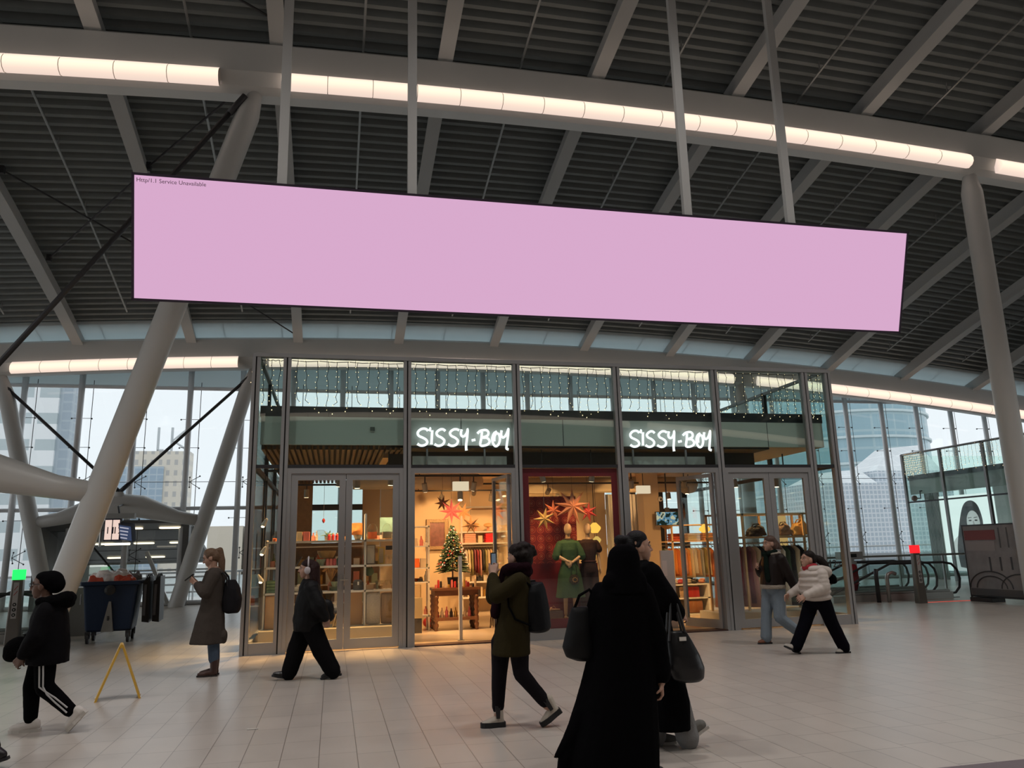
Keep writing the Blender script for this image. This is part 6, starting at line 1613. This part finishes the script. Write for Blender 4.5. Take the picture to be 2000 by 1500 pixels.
shoe(p, (-.63, .08, .065), (-.38, .08, -.0), SB, BLACK, ank=(-.50, .08, .16)); shoe(p, (.17, -.08, 0), (.43, -.08, .03), SB, BLACK, ank=(.22, -.08, .12))
p = person('person in a dark red coat cut off by the left picture edge', -4.84, 12.4, -1)
b = MB(); R, P = head(b, (.02, 0, 1.55), 0, 0, 1.0); chain(b, [(-.02, 0, 1.33), (-.02, 0, 1.1), (0, 0, .85)], [.1, .13, .13])
for q in (1, -1):
    chain(b, [(-.03, q * .18, 1.3), (-.06, q * .21, 1.05), (-.06, q * .2, .82)], [.05, .042, .03]); hand(b, (-.06, q * .2, .82), (.1, 0, -1), (.3, -q, 0), .5, 1, q)
    chain(b, [(0, q * .08, .85), (.02, q * .08, .46), (q * .08, q * .08, .1)], [.085, .06, .042])
blob('body', b, SKIN, p, .008, 3)
h = MB(); h.ell((-.01, 0, 1.59), (.108, .088, .094)); blob('hair', h, HAIRD, p, .01, 3)
j = MB(); skirt(j, [(-.02, 0, 1.40, .08, .09), (-.02, 0, 1.34, .13, .18), (-.02, 0, 1.1, .165, .22), (-.02, 0, .8, .18, .22), (-.02, 0, .42, .20, .23)])
for q in (1, -1): chain(j, [(-.03, q * .19, 1.31), (-.06, q * .24, 1.05), (-.06, q * .22, .85)], [.09, .08, .06])
blob('coat', j, mat('dark_red_wool', (.07, .014, .012), .95), p, .013, 4, .012)
for q in (1, -1): shoe(p, (q * .08 - .06, q * .08, 0), (q * .08 + .2, q * .08, 0), SB, BLACK, ank=(q * .08, q * .08, .2), name='boot', shaft=.05)

# ---------------------------------------------------------------- mannequins in the display window
MQ = mat('mannequin_skin', (.60, .40, .24), .4)
def mannequin(x, y, lab, dress):
    t = thing('mannequin', lab, 'mannequin', (x, y, .271), -pi / 2)
    b = MB(); b.ell((.0, 0, 1.70), (.088, .075, .118), 18, 14); b.ell((.02, 0, 1.645), (.06, .055, .06)); b.cap((-.01, 0, 1.62), (-.02, 0, 1.50), .042, .05)
    chain(b, [(-.02, 0, 1.46), (-.02, 0, 1.25), (-.01, 0, 1.08), (-.01, 0, .98)], [.085, .105, .09, .12])
    b.cap((-.02, .16, 1.43), (-.02, -.16, 1.43), .05)
    if dress:
        chain(b, [(-.02, .17, 1.42), (.03, .23, 1.18), (.14, .02, 1.06)], [.042, .034, .024]); chain(b, [(-.02, -.17, 1.42), (.04, -.22, 1.18), (.15, -.06, 1.08)], [.042, .034, .024])
        hand(b, (.14, .02, 1.06), (.1, -.8, .1), (-.9, 0, 0), .3, .9, 1); hand(b, (.15, -.06, 1.08), (.1, .3, -.9), (-.8, .2, 0), .4, .9, -1)
    else:
        for q in (1, -1): chain(b, [(-.02, q * .17, 1.42), (-.03, q * .22, 1.15), (.02, q * .23, .92)], [.042, .034, .024]); hand(b, (.02, q * .23, .92), (.1, 0, -1), (.3, -q, 0), .3, .9, q)
    for q in (1, -1): chain(b, [(-.01, q * .08, .95), (.02 * q, q * .085, .5), (-.01 + .03 * q, q * .09, .09)], [.085, .05, .032]); b.cap((-.03 + .03 * q, q * .09, .035), (.14 + .03 * q, q * .10, .02), .03, .022)
    blob('body', b, MQ, t, .007, 3)
    g = MB()
    if dress:
        skirt(g, [(-.02, 0, 1.50, .08, .12), (-.015, 0, 1.44, .115, .19), (0, 0, 1.30, .13, .17), (0, 0, 1.10, .115, .145), (0, 0, 1.06, .12, .15), (.0, 0, .85, .17, .22), (.01, 0, .40, .22, .29)], 30, .06)
        for q in (1, -1): chain(g, [(-.02, q * .17, 1.42), (.0, q * .235, 1.27), (.01, q * .26, 1.18)], [.07, .08, .085])
        blob('dress', g, mat('green_dress_cloth', (.032, .085, .034), .8, bump=.3, bscale=30), t, .01, 3, .012)
        MB().tube([(.0 + .075 * cos(a), .085 * sin(a), 1.515) for a in [2 * pi * k / 16 for k in range(17)]], .009, 6).build('collar', BLACK, t)
    else:
        skirt(g, [(-.02, 0, 1.50, .08, .10), (-.015, 0, 1.44, .12, .19), (0, 0, 1.30, .13, .175), (0, 0, 1.08, .11, .14), (0, 0, .96, .13, .17), (0, 0, .86, .13, .175)])
        for q in (1, -1): chain(g, [(-.02, q * .17, 1.42), (-.01, q * .225, 1.30)], [.07, .075]); chain(g, [(0, q * .085, .9), (.01 * q, q * .095, .5), (.02 * q, q * .10, .14)], [.105, .10, .10])
        blob('jumpsuit', g, mat('burgundy_cloth', (.022, .005, .006), .85, bump=.3, bscale=30), t, .01, 3, .010)
        MB().tube([(.115 * cos(a), .148 * sin(a), 1.07) for a in [2 * pi * k / 18 for k in range(19)]], .014, 6).build('belt', mat('burgundy_belt', (.05, .01, .012), .6), t)
    MB().lathe([(.01, .002), (.17, .002), (.17, .012), (.01, .012)], (0, 0, 0), 24).build('base', mat('wood_base', (.5, .36, .2), .5), t)
    return t
mannequin(4.52, 14.92, 'mannequin in a green dress with a small black handbag in the display window', True)
mannequin(4.97, 15.05, 'mannequin in a burgundy jumpsuit, right of the green dress in the display window', False)
t = thing('beaded_handbag', 'small round black beaded handbag in the hand of the green dress mannequin', 'bag', (4.56, 14.74, .92))
MB().ell((0, 0, .09), (.105, .05, .10), 16, 10).build('pouch', mat('black_beads', (.02, .018, .016), .3, bump=1, bscale=90), t, smooth=True)
MB().tube([(-.06, 0, .17), (-.05, .01, .33), (0, .02, .39), (.05, .01, .33), (.06, 0, .17)], .007, 6).build('handle', BLACK, t)
for k in range(9):
    a = 2 * pi * k / 9; MB().ell((.045 * cos(a), -.05, .09 + .04 * sin(a)), (.011, .008, .011), 6, 5).build('bead', mat('gold_bead', (.7, .45, .2), .3, .8), t)
MB().tube([(0, 0, 0), (.0, 0, -.1)], .012, 6).build('tassel', BLACK, t)
# ================================================================== things in the hall
# ---- blue waste container
t = thing('waste_container', 'dark blue wheeled waste container full of rubbish bags by the leaning column', 'container', (-4.34, 17.75, 0), .10)
BLU = mat('navy_container', (.009, .021, .052), .5, spec=.3, bump=.1, bscale=20)
mb = MB()
def ringbox(x, y, z, r=.06, n=4):
    pts = []
    for cx, cy, a0 in ((x - r, y - r, 0), (-x + r, y - r, 90), (-x + r, -y + r, 180), (x - r, -y + r, 270)):
        for k in range(n + 1):
            a = RAD(a0 + 90 * k / n); pts.append((cx + r * cos(a), cy + r * sin(a), z))
    return pts
mb.rings([ringbox(.39, .36, .22), ringbox(.42, .40, .26), ringbox(.50, .48, 1.10), ringbox(.55, .53, 1.12), ringbox(.55, .53, 1.19), ringbox(.48, .46, 1.19), ringbox(.47, .45, .9)])
mb.build('body', BLU, t)
mb = MB().hexa([(-.12, -.475, .22), (.10, -.475, .22), (.10, -.36, .22), (-.12, -.36, .22), (-.01, -.515, .80), (.03, -.515, .80), (.03, -.47, .80), (-.01, -.47, .80)])
o = mb.build('front_panel', mat('grey_steel_plate', (.24, .24, .23), .5, .4), t)
for k, z in enumerate((.44, .47, .50)): box(-.02, .02, -.512 - .003 * k, -.49, z, z + .018).build('mark', BLACK, o)
MB().lathe([(.01, 0), (.10, 0), (.10, .03), (.05, .05), (.01, .05)], n=14).build('lock', BLACK, t).location = (0, -.53, 1.02)
t.children[-1].rotation_euler = (pi / 2, 0, 0)
box(-.56, -.54, -.3, -.25, .75, .95).build('label', mat('label_grey', (.4, .4, .42), .5), t)
for x in (-.36, .36):
    for y in (-.34, .34):
        w = MB(); w.rings([[(x - .03 + dx, y + .10 * cos(a) * s, .10 + .10 * sin(a) * s) for a in [2 * pi * k / 16 for k in range(16)]] for dx, s in ((0, .6), (.006, 1), (.054, 1), (.06, .6))])
        wo = w.build('wheel', RUBBER, t)
        MB().hexa([(x - .045, y - .03, .10), (x + .045, y - .03, .10), (x + .045, y + .03, .10), (x - .045, y + .03, .10), (x - .05, y - .05, .23), (x + .05, y - .05, .23), (x + .05, y + .05, .23), (x - .05, y + .05, .23)]).build('caster', DARK, wo)
for k in range(2):
    x = .60 + .19 * k
    mb = MB().hexa([(x, -.46, .38), (x + .13, -.46, .36), (x + .13, .44, .36), (x, .44, .38), (x - .02, -.48, 1.16), (x + .11, -.48, 1.26), (x + .11, .46, 1.26), (x - .02, .46, 1.16)])
    lo = mb.build('lid', mat('black_lid', (.005, .005, .0055), .45, spec=.25), t)
    for yy in (-.3, .0, .3): MB().tube([(x + .02, yy, 1.18), (x + .05, yy, 1.30), (x + .08, yy, 1.22)], .022, 6).build('hinge', BLACK, lo)
    for yy in (-.47, ): box(x + .01, x + .06, yy - .03, yy - .01, .5, 1.1).build('rib', DARK, lo)
RB = [mat('clear_bag', (.80, .74, .72), .3, coat=.3, bump=1, bscale=9), mat('orange_red_bag', (.72, .10, .05), .3, bump=1, bscale=14), mat('grey_bag', (.22, .21, .22), .4, bump=1, bscale=14)]
for x, y, r, k, nm in ((-.26, -.20, .2, 1, 'orange red rubbish bag at the front left of the container'), (.24, -.22, .22, 1, 'orange red rubbish bag at the front right of the container'), (-.02, -.04, .34, 0, 'clear plastic rubbish bag, the tallest heap in the container'), (-.32, .1, .18, 0, 'clear plastic rubbish bag at the back left of the container'), (.32, .16, .16, 2, 'grey rubbish bag at the back right of the container')):
    g = MB(); g.ell((0, 0, .1), (r, r * .9, .17))
    for q in range(7): a = q * .9; g.ell((r * .55 * cos(a), r * .5 * sin(a), .14 + .05 * sin(q * 2.1)), (r * .45, r * .42, .13))
    tag(remesh(g.build('rubbish_bag', RB[k], None, True, (-4.34 + x, 17.75 + y, (1.04, 1.0, 1.06)[k] + (.06 if r > .3 else 0))), .018, 1, .09), nm, 'rubbish bag')
one('column_kerb', box(-6.3, -5.05, 19.3, 20.3, 0, 1.02), mat('brushed_dark_steel', (.20, .19, .18), .4, .6, bump=.1, bscale=60), 'dark steel clad parapet block behind the waste container', 'parapet', bevel=.01)
o = one('glass_balustrade', box(-6.3, -5.0, 21.0, 21.02, 0.05, 1.45), glass('bal_glass', (.86, .90, .90)), 'frameless glass balustrade behind the waste container', 'balustrade')
box(-6.3, -5.0, 20.97, 21.05, 0, .10).build('shoe_rail', ALU, o)

# ---- yellow A-board, seen nearly edge on
t = thing('floor_sign', 'yellow folding floor sign standing edge-on between the waste container and the coat woman', 'sign', (-2.435, 10.5, 0), .23)
YEL = mat('yellow_plastic', (.62, .36, .045), .5)
for s_ in (-1, 1):
    MB().hexa([(s_ * .232 - .012, -.14, .0), (s_ * .232 + .012, -.14, .0), (s_ * .232 + .012, .16, .0), (s_ * .232 - .012, .16, .0), (s_ * .012 - .012, -.11, .60), (s_ * .012 + .012, -.11, .60), (s_ * .012 + .012, .13, .60), (s_ * .012 - .012, .13, .60)]).build('board', YEL, t)
    for yy in (-.12, .14): MB().ell((s_ * .232, yy, .012), (.018, .018, .012), 8, 6).build('foot', WHITE, t)
MB().tube([(0, -.12, .60), (0, .14, .60)], .022, 8).build('hinge', YEL, t)
one('paper_scrap', MB().hexa([(-.05, -.02, .001), (.05, -.01, .001), (.05, .01, .001), (-.05, .0, .001), (-.05, -.02, .004), (.05, -.01, .005), (.05, .01, .004), (-.05, .0, .005)]), WHITE, 'tiny white paper scrap lying on the floor tiles in front', 'paper', (-.70, 8.2, .003))

# ---- gate pillars with lit heads
def pillar(x, y, nm, lab, col, h=1.46, icons=True):
    t = thing('signal_post', lab, 'post', (x, y, 0))
    mb = MB(); mb.rings([ringbox(.13, .09, 0, .03), ringbox(.10, .07, h - .2, .03)])
    mb.build('body', mat('taupe_steel', (.17, .155, .14), .35, .6), t)
    mb = MB(); mb.rings([ringbox(.105, .075, h - .2, .02), ringbox(.105, .075, h, .02)]); mb.build('signal_light', emitter(nm, col, 1.6), t)
    pn = box(-.05, .05, -.084, -.078, h - .95, h - .25).build('icon_panel', mat('pale_icon_panel', (.45, .43, .42), .4), t)
    pn.rotation_euler = (0, 0, 0)
    for k in range(3):
        MB().rings([[(.035 * cos(a), -.086 - d, h - .88 + .10 * k + .035 * sin(a)) for a in [2 * pi * q / 14 for q in range(14)]] for d in (0, .004)]).build('icon', BLACK, pn)
        MB().rings([[(.012 * cos(a), -.0905 - d, h - .88 + .10 * k + .012 * sin(a)) for a in [2 * pi * q / 10 for q in range(10)]] for d in (0, .003)]).build('icon_mark', WHITE, pn)
    for k in range(2): MB().tube([(-.03, -.088, h - .5 + .1 * k), (.03, -.088, h - .42 + .1 * k)], .006, 4).build('icon', mat('icon_red', (.4, .05, .04), .5), pn)
    return t
pillar(-6.17, 17.9, 'green_signal', 'steel escalator post with a lit green head at the left picture edge', (.02, 1.0, .12))
pillar(14.80, 17.8, 'red_signal', 'steel escalator post with a lit red head right of the shop', (1.0, .015, .02))
one('floor_light_line', box(15.0, 16.4, 17.86, 17.90, .001, .012), emitter('red_line', (.9, .12, .08), .6), 'thin red light line in the floor beside the red-headed post', 'light')

# ---- escalator balustrades
def escalator(lab, x_new, y, sgn, length, zdrop, parts=2):
    """landing newel at x_new; runs towards -sgn x, level then dropping"""
    t = thing('escalator', lab, 'escalator', (x_new, y, 0))
    X = lambda d: -sgn * d
    for k, yy in enumerate((0, .85)):
        path = [(X(.55), yy, .12), (X(.2), yy, .14), (X(.05), yy, .28), (X(0), yy, .52), (X(.06), yy, .76), (X(.22), yy, .92), (X(.5), yy, .97), (X(length), yy, .97), (X(length + 1.5), yy, .97 - zdrop * .75), (X(length + 2.0), yy, .97 - zdrop)]
        MB().tube(path, .032, 10).build('handrail', RUBBER, t, smooth=True)
        inner = [(X(.55), .2), (X(.22), .22), (X(.10), .34), (X(.06), .52), (X(.11), .72), (X(.25), .86), (X(.5), .91), (X(length), .91), (X(length + 1.45), .91 - zdrop * .75), (X(length + 1.45), .12)]
        MB().prism(inner, .012, 'y', yy - .006).build('glass_panel', glass('escalator_glass', (.93, .97, .96), .8), t)
        MB().tube([(X(.4), yy, .205), (X(length + 1.4), yy, .205)], .03, 6).build('trim', ALU, t)
        mb = MB().box(*sorted((X(.35), X(length + 1.9))), yy - .08, yy + .08, 0, .18); mb.build('skirt', ALU, t)
    mb = MB().box(*sorted((X(.0), X(1.2))), .09, .76, .0, .015); mb.build('comb_plate', mat('ribbed_plate', (.25, .25, .25), .4, .7), t)
    return t
escalator('nearer escalator right of the shop with black handrails and glass sides', 17.1, 18.95, 1, 2.2, .8)
escalator('farther escalator right of the shop, behind the first glass balustrade', 17.75, 20.9, 1, 2.8, .8)
escalator('escalator with glass sides cut by the left picture edge behind the green-headed post', -5.75, 18.35, 1, 1.0, .8)
t = thing('guard_rail', 'steel guard rail with glass behind the right escalators', 'railing', (13.0, 22.6, 0))
MB().tube([(0, 0, 1.1), (8.6, 0, 1.1)], .035, 8).build('rail', ALU, t); box(0, 8.6, -.006, .006, .08, 1.02).build('panel', glass('rail_glass', (.92, .95, .955), .8), t)
for k in range(6): box(1.7 * k, 1.7 * k + .05, -.03, .03, 0, 1.08).build('post', ALU, t)
t = thing('hoop_barrier', 'short tubular steel hoop in front of the right escalators', 'barrier', (14.55, 18.45, 0))
MB().tube([(-.18, 0, 0), (-.18, 0, .62), (-.13, 0, .72), (0, 0, .76), (.10, 0, .72)], .05, 10).build('hoop', ALU, t, smooth=True)
MB().tube([(-.42, .1, 0), (-.42, .1, .7), (-.40, .1, .86)], .055, 10).build('dark_post', DARK, t, smooth=True)
t = thing('covered_post', 'steel post wrapped in a red strapped fabric cover beside the right corner of the shop', 'post', (14.52, 20.12, 0))
MB().rings([ringbox(.16, .1, 0, .03), ringbox(.16, .1, 1.03, .03)]).build('body', ALU, t)
g = MB(); skirt(g, [(-.03, -.02, .22, .12, .15), (-.03, -.02, .45, .21, .18), (-.02, -.02, .8, .2, .18), (-.02, 0, .96, .17, .13)]); blob('fabric_cover', g, mat('red_fabric', (.30, .02, .03), .85, bump=.4, bscale=12), t, .015, 3, .03)
for z in (.42, .78): MB().tube([(.21 * cos(a) - .02, .19 * sin(a) - .02, z) for a in [2 * pi * k / 16 for k in range(17)]], .012, 5).build('strap', mat('red_strap', (.35, .03, .04), .6), t)
t = thing('gate_display', 'grey metal display box with a small blue screen beside the red covered post', 'display', (14.85, 20.55, 0))
box(-.4, .35, -.12, .12, 1.08, 1.30).build('casing', mat('grey_casing', (.42, .42, .42), .4, .3), t); box(-.36, -.16, -.124, -.12, 1.13, 1.25).build('display', emitter('blue_display', (.1, .25, .7), .7), t); box(-.08, .14, -.124, -.12, 1.14, 1.24).build('reader', BLACK, t)
box(-.08, .08, -.06, .06, 0, 1.08).build('leg', ALU, t)

# ---- printed fence banner at the right edge
t = thing('fence_banner', 'grey printed fence banner with a red strip at the right picture edge', 'banner', (16.45, 17.9, 0), -pi / 2)
box(0, 3.4, -.012, .012, .14, 1.92).build('sheet', mat('banner_grey', (.27, .26, .265), .6, var=.45, vscale=3), t)
fm = MB(); fm.tube([(0, 0, 1.93), (3.4, 0, 1.93)], .022, 6); fm.tube([(0, 0, .13), (3.4, 0, .13)], .03, 6)
fm.build('rail', DARK, t)
for x in (0, 1.7, 3.4): MB().tube([(x, 0, 0), (x, 0, 1.95)], .025, 6).build('post', DARK, t)
for x in (.15, 1.8): box(x, x + .7, -.2, .2, 0, .1).build('foot_block', BLACK, t)
def pr(nm, x0, x1, z0, z1, k, c): box(x0, x1, -.017, -.012, z0, z1).build(nm, mat(k, c, .6), t)
pr('printed_red_strip', .05, 1.05, 1.55, 1.80, 'print_red', (.24, .05, .05)); pr('printed_white_box', .05, 1.0, 1.28, 1.52, 'print_pale', (.34, .31, .31)); pr('printed_floor', .04, 3.36, .16, .32, 'print_floor', (.10, .095, .10))
for k in range(7): pr('printed_figure', .75 + .33 * k, .80 + .33 * k, .75 + .03 * (k % 3), 1.12, 'print_fig', (.06, .06, .065))
for k in range(9): pr('printed_roof_bar', 1.15 + .25 * k, 1.19 + .25 * k, 1.35, 1.85, 'print_bar', (.10, .10, .105))
for q, (r, cx) in enumerate(((.42, .7), (.30, .72), (.36, 1.6))):
    MB().tube([(cx + r * 1.6 * cos(a), -.016, .34 + r * sin(a)) for a in [pi * k / 14 for k in range(15)]], .016, 5).build('printed_arch', mat('print_fig', (0, 0, 0)), t)
text('printed_lines', 'Hier\nkomt', .11, mat('print_ink', (.12, .10, .10), .6), t, (.12, -.0175, 1.43), ext=.001) if False else None

# ---- hanging platform signs at the left
t = thing('hanging_sign', 'lit platform sign boxes hanging from a bar under the white cross tie at the left', 'sign', (-6.55, 26.6, 2.0))
box(-.52, .48, -.10, .14, .86, 1.02).build('mount_bar', ALU, t)
MB().tube([(0, .1, 1.0), (-.1, .3, 1.25), (-.45, 2.35, 1.45)], .03, 6).build('pole', DARK, t); MB().tube([(-.46, -.05, .9), (-.46, -.05, .02)], .035, 8).build('side_pole', ALU, t)
bb = MB().box(-.36, .10, -.08, .08, .18, .86).build('sign_box', mat('dark_navy_box', (.02, .025, .05), .4), t)
for x in (-.34, -.12):
    q = box(x, x + .19, -.092, -.08, .22, .82).build('lit_panel', emitter('peach_panel', (.95, .72, .62), .9), t)
text('platform_digits', '11', .30, BLACK, t, (-.33, -.094, .40), ext=.001); text('platform_digits', '12', .30, BLACK, t, (-.12, -.094, .40), ext=.001)
b2 = MB().box(0, .50, -.07, .07, .0, .55).build('departure_display', mat('dark_navy_box', (0, 0, 0)), t); b2.location = (.12, .05, .22); b2.rotation_euler = (.35, .15, -.5)
MB().box(.03, .47, -.076, -.07, .04, .5).build('display', emitter('navy_screen', (.05, .07, .14), .8), b2)
for k in range(4): MB().box(.05, .3 + .03 * k, -.08, -.076, .08 + .11 * k, .12 + .11 * k).build('text_line', emitter('screen_text', (.5, .5, .6), .8), b2)
MB().tube([(-.3, -.12, .08), (.42, -.12, .08)], .035, 8).build('tube_light', emitter('warm_tube', (1, .88, .66), 2.2), t)

# ---- covered stairs behind the far tie
st = sgroup('wall_stairwell')
DKS = mat('dark_soffit_panel', (.105, .10, .095), .5, .2, var=.06, vscale=1)
box(-9.75, -9.6, 29.35, 35.2, 0, 2.8).build('side_wall', DKS, st)
box(-5.12, -4.92, 29.35, 29.75, 0, 2.86).build('side_wall', DKS, st)
MB().hexa([(-9.75, 29.4, 2.82), (-4.92, 29.4, 2.82), (-4.92, 35.2, 1.42), (-9.75, 35.2, 1.42), (-9.75, 29.4, 2.94), (-4.92, 29.4, 2.94), (-4.92, 35.2, 1.56), (-9.75, 35.2, 1.56)]).build('sloping_soffit', DKS, st)
for yy in (30.2, 31.6, 33.0, 34.4):
    zz = 2.82 - (yy - 29.4) * .2414
    box(-9.55, -5.12, yy, yy + .03, zz - .012, zz + .02).build('soffit_joint', BLACK, st)
n = 0
for yy in (29.9, 31.9, 34.0):
    zz = 2.82 - (yy - 29.4) * .2414
    for x in (-8.3, -6.9, -5.65):
        n += 1
        o = one('soffit_light', MB().rings([ringbox(.36, .09, -.02, .08), ringbox(.36, .09, .0, .08)]), emitter('warm_soffit', (1.0, .86, .58), 2.4), '%s long light in the dark soffit over the stairs, counting rows front to back' % ordn[n - 1], 'light', (x, yy, zz - .02), 'lights in the stairs soffit')
        o.rotation_euler = (-.237, 0, 0)
for k in range(5):
    z = 1.50 - .30 * k
    box(-9.0, -5.0, 35.0, 35.3, z - .09, z - .02).build('stair_tread', ALU, st)
MB().beam((-6.3, 29.6, 1.85), (-5.5, 29.6, .1), .14, .12).build('stair_string', ALU, st)
MB().beam((-8.55, 29.6, 2.7), (-7.3, 30.6, .9), .05, .05).build('soffit_edge', BLACK, st)
box(-9.0, -6.6, 29.9, 29.93, .05, 1.5).build('stair_glass', glass('stair_glass', (.85, .85, .80)), st)

# ================================================================== unseen roof lamps, added to brighten the hall floor
k = 0
for Y in (-7.0, 1.0, 7.5):
    for X in (-12, -4, 4, 12, 20):
        k += 1
        z = zp(X, Y) - .1
        t = thing('added_downlight', 'added unseen roof downlight of the near hall, row %d, lamp %d from the left' % ((k - 1) // 5 + 1, (k - 1) % 5 + 1), 'light', (X, Y, z), group='added downlights under the hall roof')
        MB().lathe([(.05, .22), (.17, .18), (.19, -.08), (.16, -.08), (.15, .05), (.05, .08)], n=18).build('housing', DARK, t)
        MB().lathe([(.01, .0), (.15, .0), (.15, .01), (.01, .01)], n=18).build('lens', emitter('downlight_lens', (1, .95, .88), 4), t)
        MB().tube([(0, 0, .2), (0, 0, .62)], .02, 6).build('stem', DARK, t)
        lamp('added_hall_lamp', (X, Y, z - .12), (X, Y + .6, 0), HALLW, (1.0, .955, .91), 1.9, .8, .42)
